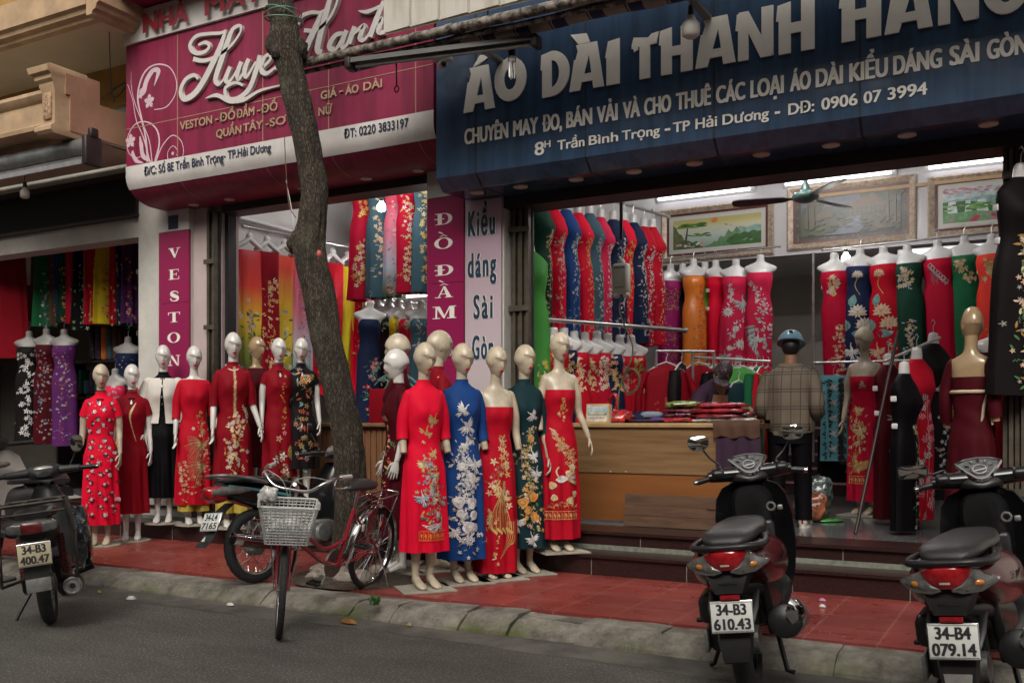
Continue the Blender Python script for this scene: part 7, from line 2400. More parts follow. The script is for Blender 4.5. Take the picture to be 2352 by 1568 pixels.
# ---------------------------------------------------------------- people
M_skin = mat("skin",(.30,.15,.09),.5,var=.08,scale=10)
M_hair = mat("black_hair",(.008,.007,.007),.5)
def _plaid(N,L,tc,b):
 o = tc.outputs["Object"]
 s = N.new("ShaderNodeSeparateXYZ")
 L.new(o,s.inputs[0])
 def lines(sock,period,ofs,width):
  m = N.new("ShaderNodeMath"); m.operation = 'MULTIPLY_ADD'; m.inputs[1].default_value = 1/period; m.inputs[2].default_value = ofs
  L.new(sock,m.inputs[0])
  f = N.new("ShaderNodeMath"); f.operation = 'FRACT'
  L.new(m.outputs[0],f.inputs[0])
  g = N.new("ShaderNodeMath"); g.operation = 'LESS_THAN'; g.inputs[1].default_value = width
  L.new(f.outputs[0],g.inputs[0])
  return g.outputs[0]
 def mx(a,c):
  m = N.new("ShaderNodeMath"); m.operation = 'MAXIMUM'
  L.new(a,m.inputs[0]); L.new(c,m.inputs[1])
  return m.outputs[0]
 v = mx(lines(s.outputs[0],.078,.5,.10),mx(lines(s.outputs[2],.15,.2,.06),lines(s.outputs[2],.15,.05,.06)))
 base = ramp(N,L,noise(N,L,o,5,4),[(.3,(.115,.088,.062)),(.7,(.155,.12,.086))])
 return mixc(N,L,v,base,(.045,.035,.03))
M_plaid = node_color("checked_jacket_cloth",_plaid,.75)
def person_head(mb,M,k=1.):
 head_mesh(mb,M,M_skin,0,k)
p = W(1815,1208,t=8.4)
p.z = .44
rz = math.atan2(-p.x,p.y)+R(180-12)
man = thing("person","man seen from behind in a checked beige jacket, black trousers and sky blue helmet","person",p,rz)
Hs = .985
A = Matrix.Diagonal((Hs,Hs,Hs,1))
mb = MB(M_skin,A)
hm = Matrix.Translation((0,-.03,1.60)) @ Euler((R(14),0,R(10)),'ZYX').to_matrix().to_4x4()
person_head(mb,hm)
mb.tube([(0,.0,1.38),(0,-.005,1.47),(0,-.02,1.56)],[.062,.055,.055],n=14)
arms = []
for sg in (-1,1):
 P_ = spline([Vector((sg*.165,.0,1.36)),Vector((sg*.222,.03,1.18)),Vector((sg*.235,.04,1.04)),Vector((sg*.20,-.12,.99)),Vector((sg*.12,-.22,.98))],4)
 arms.append(P_)
 mb.tube(P_,[.045-.0012*i for i in range(len(P_))],n=12)
 hand_mesh(mb,frame_along(P_[-1],Vector((-sg*.5,-.8,-.1)),Vector((0,0,1))),M_skin,sg,1.2)
mb.build("body",man,60)
mb = MB(M_plaid,A)
jc = Cloth([(.82,.178,.135,.01),(.88,.196,.15,.01),(1.0,.196,.15,.01),(1.15,.198,.145,.01),(1.26,.205,.135,.01),(1.34,.198,.115,.01),(1.39,.155,.095,.005),(1.42,.10,.08,.0),(1.44,.07,.07,-.005)],None,(.014,6,1.5),3)
jc.mesh(mb,M_plaid,40,.03)
for P_ in arms:
 mb.tube(P_[:-2],[.070,.071,.069,.070,.067,.068,.066,.067,.062,.064,.058,.060,.054,.052,.045,.041][:len(P_)-2],n=16)
jk = mb.build("jacket",man,60)
mb = MB(mat("collar_cloth",(.16,.125,.09),.8),A)
mb.tube([Vector((.085*math.sin(a),-.0-.075*math.cos(a),1.425+.012*math.cos(a))) for a in [2*math.pi*i/20 for i in range(20)]],.022,n=8,closed=True)
mb.build("collar",jk,60)
mb = MB(mat("hem_band",(.20,.165,.12),.8),A)
Cloth([(.79,.176,.132,.01),(.85,.19,.145,.01)],None,(.004,20,.9),1).mesh(mb,M_plaid if False else _mc["hem_band"],40,.02)
mb.build("hem_band",jk,60)
mb = MB(C['black'],A)
Cloth([(.74,.185,.125,.02),(.85,.18,.125,.02),(.95,.17,.12,.02)],None,(0,0,0),0).mesh(mb,C['black'],30,.03)
for sg in (-1,1):
 fy = .05 if sg > 0 else -.06
 mb.tube([(sg*.095,.02,.84),(sg*.10,.01+fy*.4,.55),(sg*.105,.02+fy*.7,.42),(sg*.11,.03+fy,.12),(sg*.11,.03+fy,.07)],[.10,.085,.078,.072,.075],n=16)
mb.build("trousers",man,60)
for sg in (-1,1):
 fy = .05 if sg > 0 else -.06
 t_ = MB(mat("canvas_shoe",(.42,.38,.31),.7),A)
 t_.loft([[Vector((sg*.112+a*math.cos(2*math.pi*j/14),fy+y,max(.002,zc+b*math.sin(2*math.pi*j/14)))) for j in range(14)] for y,zc,a,b in ((.10,.05,.02,.03),(.09,.055,.036,.05),(.05,.06,.042,.058),(.0,.05,.044,.05),(-.06,.038,.048,.038),(-.13,.03,.046,.03),(-.17,.024,.03,.022),(-.18,.02,.01,.01))])
 shoe = t_.build("shoe",man,60)
 t_ = MB(mat("white_sole",(.6,.58,.54),.6),A)
 t_.loft([[Vector((sg*.112+(.05-.004*(k == 1))*math.cos(2*math.pi*j/16),fy-.04+.15*math.sin(2*math.pi*j/16),z)) for j in range(16)] for k,z in enumerate((.0,.014,.028))])
 t_.build("sole",shoe,50)
 t_ = MB(C['deepred'],A)
 t_.rbox(Vector((sg*.112,fy+.095,.055)),(.02,.012,.04),b=.004)
 t_.build("heel_tab",shoe,50)
M_helm = mat("sky_blue_helmet",(.12,.25,.33),.15,var=.05,coat=1.)
mb = MB(M_helm,A)
Hm = hm @ Matrix.Translation((0,.005,.035))
rings = []
for i in range(12):
 al = math.pi/2*i/11
 rings.append([Hm @ Vector((.118*math.cos(al-.12*(i == 0))*math.sin(2*math.pi*j/32),.145*math.cos(al)*math.cos(2*math.pi*j/32),-.012+.125*math.sin(al))) for j in range(32)])
mb.loft(rings)
he = mb.build("helmet",man,60)
mb = MB(mat("helmet_rim",(.02,.04,.06),.4),A)
mb.tube([Hm @ Vector((.119*math.sin(2*math.pi*j/32),.146*math.cos(2*math.pi*j/32),-.012)) for j in range(32)],.006,n=6,closed=True)
mb.build("rim",he,60)
mb = MB(M_helm,A)
mb.loft([[Hm @ Vector((x,y,z)) for x,y,z in ((-w_,yy,zz_+.003),(0,yy-.012,zz_+.008),(w_,yy,zz_+.003),(w_,yy,zz_-.003),(0,yy-.012,zz_+.002),(-w_,yy,zz_-.003))] for w_,yy,zz_ in ((.09,-.11,.0),(.085,-.15,-.012),(.06,-.185,-.022))])
mb.build("peak",he,40)
mb = MB(M_navy,A)
mb.rbox(Hm @ Vector((.0,.133,.055)),(.03,.012,.028),b=.003,rot=Euler((R(-28),0,0)))
mb.build("badge",he,30)
mb = MB(M_hair,A)
mb.ell(hm @ Vector((0,.028,-.012)),(.079,.082,.088),rot=hm.to_3x3().to_4x4())
mb.build("hair",man,60)
# seated person bent over behind the table
p = W(1650,1100,Y=8.95)
p.z = .82
wm = thing("person","person in plum jacket bent forward behind the table wearing a flowered cap and black mask","person",p,math.atan2(-p.x,p.y)+R(25))
mb = MB(M_skin)
hm = Matrix.Translation((-.06,-.22,.98)) @ Euler((R(48),0,R(-25)),'ZYX').to_matrix().to_4x4()
person_head(mb,hm)
mb.tube([(0,-.02,.80),(-.02,-.09,.88),(-.04,-.16,.95)],[.07,.055,.055],n=12)
mb.tube([(0,.1,.45),(0,.06,.65),(0,.0,.82)],[.15,.16,.12],n=16)
ar = []
for sg in (-1,1):
 P_ = spline([Vector((sg*.17,0,.80)),Vector((sg*.26,-.05,.62)),Vector((sg*.27,-.2,.58)),Vector((sg*.14,-.34,.64))],4)
 ar.append(P_)
 mb.tube(P_,.04,n=12)
 hand_mesh(mb,frame_along(P_[-1],Vector((-sg*.6,-.7,.1)),Vector((0,0,1))),M_skin,sg,1.2)
for sg in (-1,1):
 mb.tube([(sg*.1,.08,.47),(sg*.12,-.3,.47),(sg*.12,-.34,-.22)],[.09,.07,.05],n=12)
 mb.rbox(Vector((sg*.12,-.38,-.28)),(.09,.24,.08),b=.03)
mb.build("body",wm,60)
mb = MB(C['plum'])
rings = []
for y,z,a,b in ((.14,.36,.20,.15),(.13,.5,.215,.16),(.09,.66,.225,.155),(.05,.78,.225,.13),(.01,.85,.18,.10),(-.03,.89,.11,.08),(-.055,.90,.075,.065)):
 rings.append([Vector((a*math.sin(2*math.pi*j/28),y-b*math.cos(2*math.pi*j/28),z+.06*math.cos(2*math.pi*j/28)*-(1 if z > .75 else .0))) for j in range(28)])
mb.loft(rings)
for P_ in ar:
 mb.tube(P_[:-1],[.08,.079,.078,.077,.076,.074,.071,.067,.063,.059,.056,.054][:len(P_)-1],n=14)
mb.build("jacket",wm,60)
mb = MB(C['black'])
for sg in (-1,1):
 mb.tube([(sg*.1,.08,.46),(sg*.12,-.31,.48),(sg*.12,-.35,-.2)],[.10,.082,.07],n=12)
mb.build("trousers",wm,60)
mb = MB(printmat("flowered_cap",(.02,.015,.018),[(.25,.06,.12),(.3,.25,.2),(.1,.03,.1)],40,.4))
rings = [[hm @ Vector((.084*math.cos(al)*math.sin(2*math.pi*j/24),.106*math.cos(al)*math.cos(2*math.pi*j/24),.012+.125*math.sin(al))) for j in range(24)] for al in [math.pi/2*i/8 for i in range(9)]]
mb.loft(rings)
mb.loft([[hm @ Vector((x,y,z)) for x,y,z in ((-w_,yy,zz_+.003),(w_,yy,zz_+.003),(w_,yy,zz_-.003),(-w_,yy,zz_-.003))] for w_,yy,zz_ in ((.07,-.09,.02),(.065,-.14,.012),(.04,-.17,.005))])
mb.build("cap",wm,60)
mb = MB(M_hair)
mb.loft([[hm @ Vector((.085*math.sin(a),.015+.10*math.cos(a),z)) for a in [R(-110+220*j/18) for j in range(19)]] for z in (-.10,-.05,.03)],closed=False)
mb.build("hair",wm,60)
stl = thing("stool","plain stool under the person in the plum jacket","stool",p)
mb = MB(M_dark)
mb.lathe([(.0,.34),(.16,.34),(.17,.36),(.0,.362)],n=20,M=Matrix.Translation(p+Vector((.05,.12,0))))
mb.build("seat",stl,50,world=True)
for k in range(4):
 a = R(45+90*k)
 mb = MB(M_dark)
 mb.tube([p+Vector((.05+.13*math.cos(a),.12+.13*math.sin(a),.34)),p+Vector((.05+.18*math.cos(a),.12+.18*math.sin(a),-.38))],.013,n=8)
 mb.build("leg",stl,50,world=True)
# ---------------------------------------------------------------- street tree
from mathutils import noise as mno
tr = thing("street_tree","leaning rough barked street tree before the pink shop, tied round with green wire","tree",W(803,1325,z=.12))
def noise_col(N,L,src,scale):
 n = N.new("ShaderNodeTexNoise")
 n.inputs["Scale"].default_value = scale
 L.new(src,n.inputs["Vector"])
 return n.outputs["Color"]
def _bark(N,L,tc,b):
 o = tc.outputs["Object"]
 mp = N.new("ShaderNodeMapping")
 mp.inputs["Scale"].default_value = (1,1,.34)
 wob = mixc(N,L,.06,o,noise_col(N,L,o,5))
 L.new(wob,mp.inputs[0])
 vo = N.new("ShaderNodeTexVoronoi")
 vo.feature = 'DISTANCE_TO_EDGE'
 vo.inputs["Scale"].default_value = 60
 L.new(mp.outputs[0],vo.inputs["Vector"])
 pl = ramp(N,L,vo.outputs[0],[(.0,(.15,)*3),(.22,(1,1,1))])
 n1 = mixc(N,L,.78,pl,noise(N,L,o,34,8,.75,(1,1,.16)))
 c = ramp(N,L,n1,[(.33,(.010,.007,.005)),(.52,(.036,.027,.018)),(.72,(.125,.098,.068))])
 li = ramp(N,L,noise(N,L,o,3,4),[(.55,(0,0,0)),(.75,(.05,.05,.03))])
 bumped(N,L,b,n1,1.,.03)
 return mixc(N,L,1.,c,li,'ADD')
M_bark = node_color("tree_bark",_bark,.9)
path = [(806,1338,190),(803,1318,150),(800,1290,112),(803,1220,96),(804,1120,88),(797,1000,87),(782,920,88),(765,850,88),(744,750,90),(728,660,92),(714,590,94),(713,545,94),(718,500,85),(722,430,80),(712,370,78),(700,300,78),(684,230,80),(668,160,82),(658,115,92),(655,85,92),(652,50,76),(644,0,72),(636,-70,70),(620,-200,66),(600,-420,58)]
tT = 7.75
P = [W(a,b_,t=tT) for a,b_,_ in path]
P[0].z = .10
rad = [w*.80*tT/F/2 for _,_,w in path]
PS = spline(P,7)
RS = [rad[min(i // 7,len(rad)-1)]*(1-(i % 7)/7)+rad[min(i // 7+1,len(rad)-1)]*((i % 7)/7) for i in range(len(PS))]
n = 56
rings = []
for i,(p,r) in enumerate(zip(PS,RS)):
 ring = []
 for j in range(n):
  a = 2*math.pi*j/n
  d = Vector((math.cos(a),math.sin(a),0))
  q = p+d*r
  k = mno.noise(Vector((d.x*5,d.y*5,q.z*2.2)))*.10+abs(mno.noise(Vector((d.x*11,d.y*11,q.z*5+7))))*.16-.05
  k += .22*max(0,mno.noise(Vector((d.x*1.6+3,d.y*1.6,q.z*1.9))))
  if i < 14:
   k += (.22-.016*i)*(.5+.5*math.sin(5*a+.6))
  ring.append(p+d*(r*(.95+k)))
 rings.append(ring)
mb = MB(M_bark)
mb.loft(rings)
mb.build("trunk",tr,80,world=True)
for px,py,dx,dy,rr in ((630,104,0,0,.075),(684,112,0,0,.08),(655,128,.0,.2,.06),(690,560,0,.0,.10)):
 mb = MB(M_bark)
 q = W(px,py,t=tT)-Vector((dx,dy*.4,0))
 rg2 = []
 for i in range(13):
  al = math.pi*(i/12-.5)
  rg2.append([q+Vector((rr*math.cos(al)*math.cos(2*math.pi*j/20),rr*math.cos(al)*math.sin(2*math.pi*j/20),rr*1.15*math.sin(al)))*(1+.28*mno.noise(Vector((math.cos(al)*math.cos(2*math.pi*j/20)*2.5+px,math.cos(al)*math.sin(2*math.pi*j/20)*2.5,2.5*math.sin(al))))) for j in range(20)])
 mb.loft([[q+(p_-q) for p_ in r_] for r_ in rg2])
 mb.build("knot",tr,80,world=True)
mb = MB(mat("green_wire",(.10,.19,.13),.4))
for k,(py,tl) in enumerate(((36,.02),(44,-.03),(40,.05))):
 c_ = W(650,py,t=tT)
 mb.tube([c_+Vector((.145*math.cos(a),.145*math.sin(a),tl*math.cos(a+k))) for a in [2*math.pi*i/22 for i in range(22)]],.006,n=6,closed=True)
mb.build("wire_tie",tr,60,world=True)
mb = MB(M_bark)
for a0,b0,l in ((.5,.9,2.2),(2.6,.8,2.0),(4.4,1.0,1.8)):
 d = Vector((math.cos(a0)*.7,math.sin(a0)*.7,b0))
 q = PS[-12]
 mb.tube([q,q+d*l*.5,q+d*l+Vector((0,0,.3))],[.09,.06,.03],n=10)
mb.build("limb",tr,60,world=True)
mb = MB(mat("pink_fruit",(.45,.09,.08),.5))
mb.ell(W(733,583,t=tT-.24),(.022,.02,.03),nu=10,nv=8)
tag(mb.build("pink_bud",None,60),"small pink bud hanging on the tree trunk","bud")
mb = MB(mat("tree_pit_soil",(.05,.035,.025),.95,var=.5,scale=20,bump=1,bscale=40))
c_ = W(812,1330,z=.125)
mb.loft([[c_+Vector((r_*1.25*math.cos(a)*(1+.1*math.sin(3*a)),r_*.9*math.sin(a),z)) for a in [2*math.pi*i/26 for i in range(26)]] for r_,z in ((.46,-.004),(.44,.012),(.3,.03),(.02,.04))],None,(False,True))
tag(mb.build("tree_pit_soil",None,60),kind="structure")
rg = random.Random(8)
M_stone = mat("broken_kerb_stone",(.16,.13,.11),.9,var2=(.30,.26,.22),scale=9,bump=.8,bscale=30)
for k,(px,py,d) in enumerate(((742,1322,.12),(765,1330,.15),(790,1338,.10),(830,1338,.12),(870,1320,.1),(722,1330,.07))):
 mb = MB(M_stone)
 q = W(px,py,z=.13)
 ring3 = []
 for i in range(9):
  al = math.pi*(i/8-.5)
  ring3.append([q+Vector((d*math.cos(al)*math.cos(b_),d*.7*math.cos(al)*math.sin(b_),d*.55*math.sin(al)+d*.3))*1+Vector((mno.noise(Vector((i,k,b_)))*.03,mno.noise(Vector((b_,i,k+9)))*.03,0)) for b_ in [2*math.pi*j/12 for j in range(12)]])
 mb.loft(ring3)
 tag(mb.build("broken_stone",None,25),"lump of broken stone at the foot of the street tree","stone","broken stones round the tree foot")
# ---------------------------------------------------------------- two wheelers
M_tyre = mat("tyre_rubber",(.018,.018,.018),.75,var=.3,scale=30,bump=.5,bscale=120)
M_chrome = mat("chrome",(.62,.62,.62),.12,1.,var=.06,scale=20)
M_blackp = mat("gloss_black_paint",(.007,.007,.008),.2,var=0,coat=.25)
M_satin = mat("satin_black_plastic",(.009,.009,.010),.38,var=.25,scale=12)
M_seat = mat("seat_vinyl",(.020,.019,.020),.38,var=.15,scale=40,bump=.15,bscale=300)
M_alloy = mat("dusty_alloy",(.26,.26,.25),.45,.7,var=.3,scale=16)
M_dredp = mat("dark_red_paint",(.070,.005,.009),.25,var=.05,coat=.25)
M_redlens = mat("red_lens",(.30,.008,.012),.1,var=.4,scale=20,coat=1.)
M_clear = mat("clear_lens",(.11,.105,.10),.06,var=.4,scale=25,coat=1.)
M_amber = mat("amber_lens",(.50,.17,.02),.15,var=.2,scale=20,coat=1.)
M_plw = mat("plate_white",(.66,.67,.64),.4,var=.06,scale=6)
M_ply = mat("plate_faded",(.46,.40,.27),.5,var=.15,scale=8)
M_plk = mat("plate_black",(.02,.02,.022),.5)
M_mirror = mat("mirror_glass",(.85,.86,.86),.02,1.,var=0)
M_grille = mat("grey_metal_tube",(.20,.20,.20),.4,.6,var=.3,scale=15)
def wheel(parent,name,c,r,w,rim_m,spokes=0,tread=True,hub=.05,M=None,sp_m=None):
 """tyre with rim, hub and spokes; axle along local x"""
 M = M or Matrix.Identity(4)
 c = Vector(c)
 mb = MB(M_tyre,M)
 k = 14
 rings = []
 nn = 60
 for i in range(nn+1):
  a = 2*math.pi*i/nn
  ring = []
  for j in range(k):
   b_ = 2*math.pi*j/k
   rr = r-w*.52+w*.52*math.cos(b_)
   if tread and abs(b_-math.pi) > 2.2 and i % 2:
    rr -= .0035
   ring.append(c+Vector((w/2*math.sin(b_),rr*math.cos(a),rr*math.sin(a))))
  rings.append(ring)
 mb.loft(rings,None,(False,False))
 ty = mb.build(name,parent,35)
 mb = MB(rim_m,M)
 R2 = r-w*.98
 mb.loft([[c+Vector((x,(R2+dr)*math.cos(2*math.pi*i/nn),(R2+dr)*math.sin(2*math.pi*i/nn))) for x,dr in ((-w*.33,.012),(-w*.33,-.006),(-w*.12,-.012),(w*.12,-.012),(w*.33,-.006),(w*.33,.012))] for i in range(nn+1)],None,(False,False))
 mb.build("rim",ty,40)
 mb = MB(M_alloy,M)
 mb.tube([c+Vector((-w*.8,0,0)),c+Vector((-w*.7,0,0)),c+Vector((w*.7,0,0)),c+Vector((w*.8,0,0))],[hub*.5,hub,hub,hub*.5],n=20)
 mb.build("hub",ty,40)
 if spokes:
  mb = MB(sp_m or M_chrome,M)
  for i in range(spokes):
   a = 2*math.pi*i/spokes
   sd = (-1) ** i
   o_ = .5 if (i // 2) % 2 else -.5
   mb.tube([c+Vector((sd*w*.6,hub*.9*math.cos(a+o_),hub*.9*math.sin(a+o_))),c+Vector((0,R2*math.cos(a),R2*math.sin(a)))],.0022,n=4)
  mb.build("spokes",ty,0)
 return ty
def plate(parent,c,tilt,lines,w=.19,h=.14,m=None,M=None,bold=.06):
 M = (M or Matrix.Identity(4)) @ Matrix.Translation(c) @ Matrix.Rotation(tilt,4,'X')
 mb = MB(M_chrome,M)
 mb.rbox(Vector((0,.004,0)),(w+.008,.006,h+.008),b=.003)
 pl = mb.build("number_plate",parent,40)
 mb = MB(m or M_plw,M)
 mb.rbox(Vector((0,.0,0)),(w,.006,h),b=.003)
 mb.build("plate_face",pl,40)
 mb = MB(M_plk,M)
 Fp = facade(Vector((0,-.003,0)))
 for i,s_ in enumerate(lines):
  wd = w*(.70 if i == 0 else .86)
  text(mb,s_,Fp @ Matrix.Translation((-wd/2,(.010 if i == 0 else -h/2+.014),0)),wd,h*.34,M_plk,d=.0012,bold=bold)
 for x0_,x1_,z0_,z1_ in ((-w/2+.004,w/2-.004,h/2-.006,h/2-.004),(-w/2+.004,w/2-.004,-h/2+.004,-h/2+.006)):
  mb.box(x0_,x1_,-.0045,-.003,z0_,z1_)
 mb.build("characters",pl,0)
 return pl
def mirror(parent,base,tip,size,face,shape='oval',M=None):
 """stalk from base to tip, head looking along `face`"""
 M = M or Matrix.Identity(4)
 base,tip = Vector(base),Vector(tip)
 mb = MB(M_satin,M)
 mid = base.lerp(tip,.5)+Vector((0,.01,-.005))
 mb.tube(spline([base,base+Vector((0,0,.03)),mid,tip],4),.006,n=8)
 mb.ell(base+Vector((0,0,.01)),(.014,.014,.02),nu=10,nv=6)
 f = Vector(face).normalized()
 x = Vector((f.y,-f.x,0)).normalized()*-1
 u = x.cross(f)*-1
 Fm = Matrix(((x.x,u.x,f.x,tip.x),(x.y,u.y,f.y,tip.y),(x.z,u.z,f.z,tip.z),(0,0,0,1)))
 def outline(s_):
  out = []
  for i in range(24):
   a = 2*math.pi*i/24
   e = .72 if shape == 'oval' else .35
   cx,sx = math.cos(a),math.sin(a)
   out.append((s_*size[0]*abs(cx) ** e*math.copysign(1,cx)*(1+(.12*sx if shape == 'oval' else 0)),s_*size[1]*abs(sx) ** e*math.copysign(1,sx)))
  return out
 mb.loft([[Fm @ Vector((a,b_,z)) for a,b_ in outline(s_)] for s_,z in ((.35,-.035),(.8,-.028),(1,-.008),(1,.004),(.93,.004))])
 hd = mb.build("mirror",parent,40)
 mb = MB(M_mirror,M)
 n_ = len(outline(1))
 mb.loft([[Fm @ Vector((a,b_,z)) for a,b_ in outline(s_)] for s_,z in ((.92,.0045),(.5,.0065),(.02,.007))])
 mb.build("mirror_glass",hd,60)
 return hd
def yloft(mb,secs,m=None,n=24,e=.7,flat_bottom=0.):
 """loft along local y: (y, centre x, half width, z low, z high)"""
 rings = []
 for y,cx,w,z0,z1 in secs:
  ring = []
  for j in range(n):
   a = 2*math.pi*j/n
   c,s_ = math.cos(a),math.sin(a)
   ring.append(Vector((cx+w*abs(c) ** e*math.copysign(1,c),y,(z0+z1)/2+(z1-z0)/2*abs(s_) ** e*math.copysign(1,s_))))
  rings.append(ring)
 return mb.loft(rings,m)
def grp(parent,a,b_,r=.017,m=None):
 a,b_ = Vector(a),Vector(b_)
 mb = MB(m or M_satin)
 d = (b_-a)
 mb.tube([a,a+d*.04,a+d*.08,a+d*.92,a+d*.93,b_],[r*1.25,r*1.3,r,r*1.05,r*1.15,r*1.1],n=12)
 g = mb.build("grip",parent,40)
 mb = MB(M_chrome)
 mb.tube([b_,b_+d.normalized()*.018],r*.85,n=12)
 mb.build("bar_end",g,40)
def scooter(label,loc,rot,lines,mirrors,chrome_tag=False):
 t = thing("motor_scooter",label,"scooter",loc,group="black and dark red scooters parked at the kerb",rot=rot)
 wheel(t,"rear_wheel",(0,0,.272),.272,.10,M_satin,0,hub=.07)
 fwM = Matrix.Translation((0,1.30,0)) @ Matrix.Rotation(R(14),4,'Z') @ Matrix.Translation((0,-1.30,0))
 wheel(t,"front_wheel",(0,1.30,.275),.275,.085,M_satin,0,hub=.05,M=fwM)
 # engine and transmission
 mb = MB(M_satin)
 mb.rbox(Vector((-.115,.10,.33)),(.09,.50,.17),b=.05)
 mb.rbox(Vector((-.135,-.06,.47)),(.10,.26,.15),b=.04)
 mb.rbox(Vector((0,.42,.36)),(.22,.3,.2),b=.05)
 mb.build("engine_case",t,40)
 mb = MB(M_alloy)
 mb.rbox(Vector((-.105,-.07,.335)),(.075,.16,.16),b=.035)
 mb.rbox(Vector((-.165,-.0,.31)),(.02,.34,.11),b=.008)
 mb.build("gear_cover",t,40)
 mb = MB(M_satin)
 mb.tube([(.10,.45,.20),(.16,.30,.22),(.19,.2,.27)],.022,n=10)
 mb.tube([(.19,.26,.30),(.20,.18,.31),(.215,-.12,.385),(.22,-.20,.405),(.22,-.215,.41)],[.03,.072,.082,.078,.055],n=22)
 mu = mb.build("muffler",t,45)
 mb = MB(M_alloy)
 mb.loft([[Vector((.222+.02,-.05,.40))+Vector((.088*math.cos(a),y,.088*math.sin(a)-y*.28))-Vector((.02,0,0)) for a in [R(-75+150*i/12) for i in range(13)]] for y in (.16,.0,-.12)],closed=False)
 mb.build("heat_shield",mu,50)
 mb = MB(M_chrome)
 mb.loft([[Vector((.222,-.05+y,.40-y*.28))+Vector((s_*math.cos(a),0,s_*math.sin(a))) for a in [R(-62+124*i/12) for i in range(13)]] for y,s_ in ((-.09,.090),(-.13,.088),(-.165,.070),(-.178,.045),(-.182,.01))],closed=False)
 mb.build("muffler_cap",mu,50)
 # body
 mb = MB(M_dredp)
 yloft(mb,[(-.345,0,.06,.70,.755),(-.33,0,.11,.68,.77),(-.27,0,.16,.63,.785),(-.1,0,.198,.545,.79),(.1,0,.222,.50,.79),(.3,0,.225,.46,.765),(.48,0,.185,.44,.71),(.6,0,.13,.45,.64)],n=32,e=.8)
 bd = mb.build("body_panel",t,60)
 mb = MB(M_chrome)
 Mt = Matrix(((0,0,1,.216),(1,0,0,.0),(0,1,0,.655),(0,0,0,1)))
 text(mb,"SH mode",Mt,.17,.034,M_chrome,d=.0035,slant=.25,bold=.03)
 mb.build("side_badge",bd,0)
 mb = MB(M_satin)
 yloft(mb,[(-.30,0,.05,.56,.62),(-.2,0,.11,.52,.62),(0,0,.15,.46,.60),(.25,0,.165,.36,.56),(.5,0,.15,.28,.50),(.62,0,.14,.24,.46)],n=24)
 yloft(mb,[(.45,0,.13,.22,.36),(.6,0,.165,.24,.345),(.95,0,.175,.25,.345),(1.02,0,.17,.26,.4)],n=20)
 mb.build("under_cowl",t,50)
 mb = MB(M_seat)
 yloft(mb,[(-.31,0,.06,.79,.815),(-.285,0,.10,.785,.84),(-.16,0,.128,.782,.85),(.02,0,.136,.775,.842),(.16,0,.146,.768,.825),(.34,0,.138,.75,.82),(.52,0,.11,.735,.815),(.60,0,.06,.73,.78)],n=32,e=.62)
 yloft(mb,[(-.30,0,.07,.765,.785),(-.2,0,.15,.76,.785),(.2,0,.16,.745,.77),(.5,0,.12,.72,.745)],M_satin,n=24)
 mb.build("seat",t,50)
 mb = MB(M_satin)
 mb.tube(spline([Vector(p) for p in ((-.14,.06,.775),(-.165,-.10,.778),(-.158,-.25,.785),(-.10,-.318,.79),(0,-.328,.79),(.10,-.318,.79),(.158,-.25,.785),(.165,-.10,.778),(.14,.06,.775))],5),.019,n=12,flat=.9,up=(0,0,1))
 mb.build("grab_rail",t,50)
 # rear lamps
 def lens(m,pts,bulge=.012,back=.05,dy=0.):
  pts = [(x,z+.028) for x,z in pts]
  y = lambda x: -.378+2.0*x*x+dy
  cx,cz = sum(p[0] for p in pts)/len(pts),sum(p[1] for p in pts)/len(pts)
  mb = MB(m)
  mb.loft([[Vector((x,y(x)+back,z)) for x,z in pts],[Vector((x,y(x),z)) for x,z in pts],[Vector((cx+(x-cx)*.6,y(cx+(x-cx)*.6)-bulge*.7,cz+(z-cz)*.6)) for x,z in pts],[Vector((cx+(x-cx)*.05,y(cx)-bulge,cz+(z-cz)*.05)) for x,z in pts]])
  return mb
 tl = lens(M_redlens,[(-.096,.738),(-.04,.75),(.04,.75),(.096,.738),(.085,.712),(.055,.682),(.02,.666),(-.02,.666),(-.055,.682),(-.085,.712)]).build("tail_light",t,50)
 mb = MB(M_letter)
 text(mb,"HONDA",facade(Vector((-.02,-.392,.716))),.04,.008,M_letter,d=.001,bold=.06)
 mb.build("lens_lettering",tl,0)
 for sg in (-1,1):
  sgn = lens(M_clear,[(sg*x,z) for x,z in ((.097,.739),(.087,.712),(.057,.681),(.022,.664),(.06,.652),(.13,.656),(.185,.682),(.192,.690),(.15,.715))],.008).build("turn_signal",t,50)
  lens(M_amber,[(sg*(.125+.017*math.cos(a)),.686+.013*math.sin(a)) for a in [k*.6283 for k in range(10)]],.006,.004,-.009).build("amber_bulb",sgn,50)
  mb = lens(M_chrome,[(sg*x,z) for x,z in ((.02,.663),(.06,.651),(.13,.655),(.186,.681),(.13,.650),(.06,.645),(.02,.657))],.002,.03,-.003)
  mb.build("lamp_trim",sgn,40)
 mb = MB(M_satin)
 mb.loft([[Vector((x,y,z)) for x,y,z in ((-w,y0+.05,z0),(-w*.8,y0,z0),(w*.8,y0,z0),(w,y0+.05,z0))] for w,y0,z0 in ((.118,-.34,.69),(.105,-.356,.65),(.082,-.366,.60),(.076,-.37,.585),(.07,-.345,.578))],None)
 mb.build("rear_cowl",t,30)
 mb = MB(M_chrome)
 text(mb,"HONDA",facade(Vector((-.042,-.36,.622))) @ Matrix.Rotation(R(-14),4,'X'),.084,.011,M_chrome,d=.006,bold=.06)
 mb.build("rear_badge",t,0)
 mb = MB(M_redlens)
 mb.rbox(Vector((0,-.352,.566)),(.09,.03,.024),b=.004)
 mb.build("reflector",t,40)
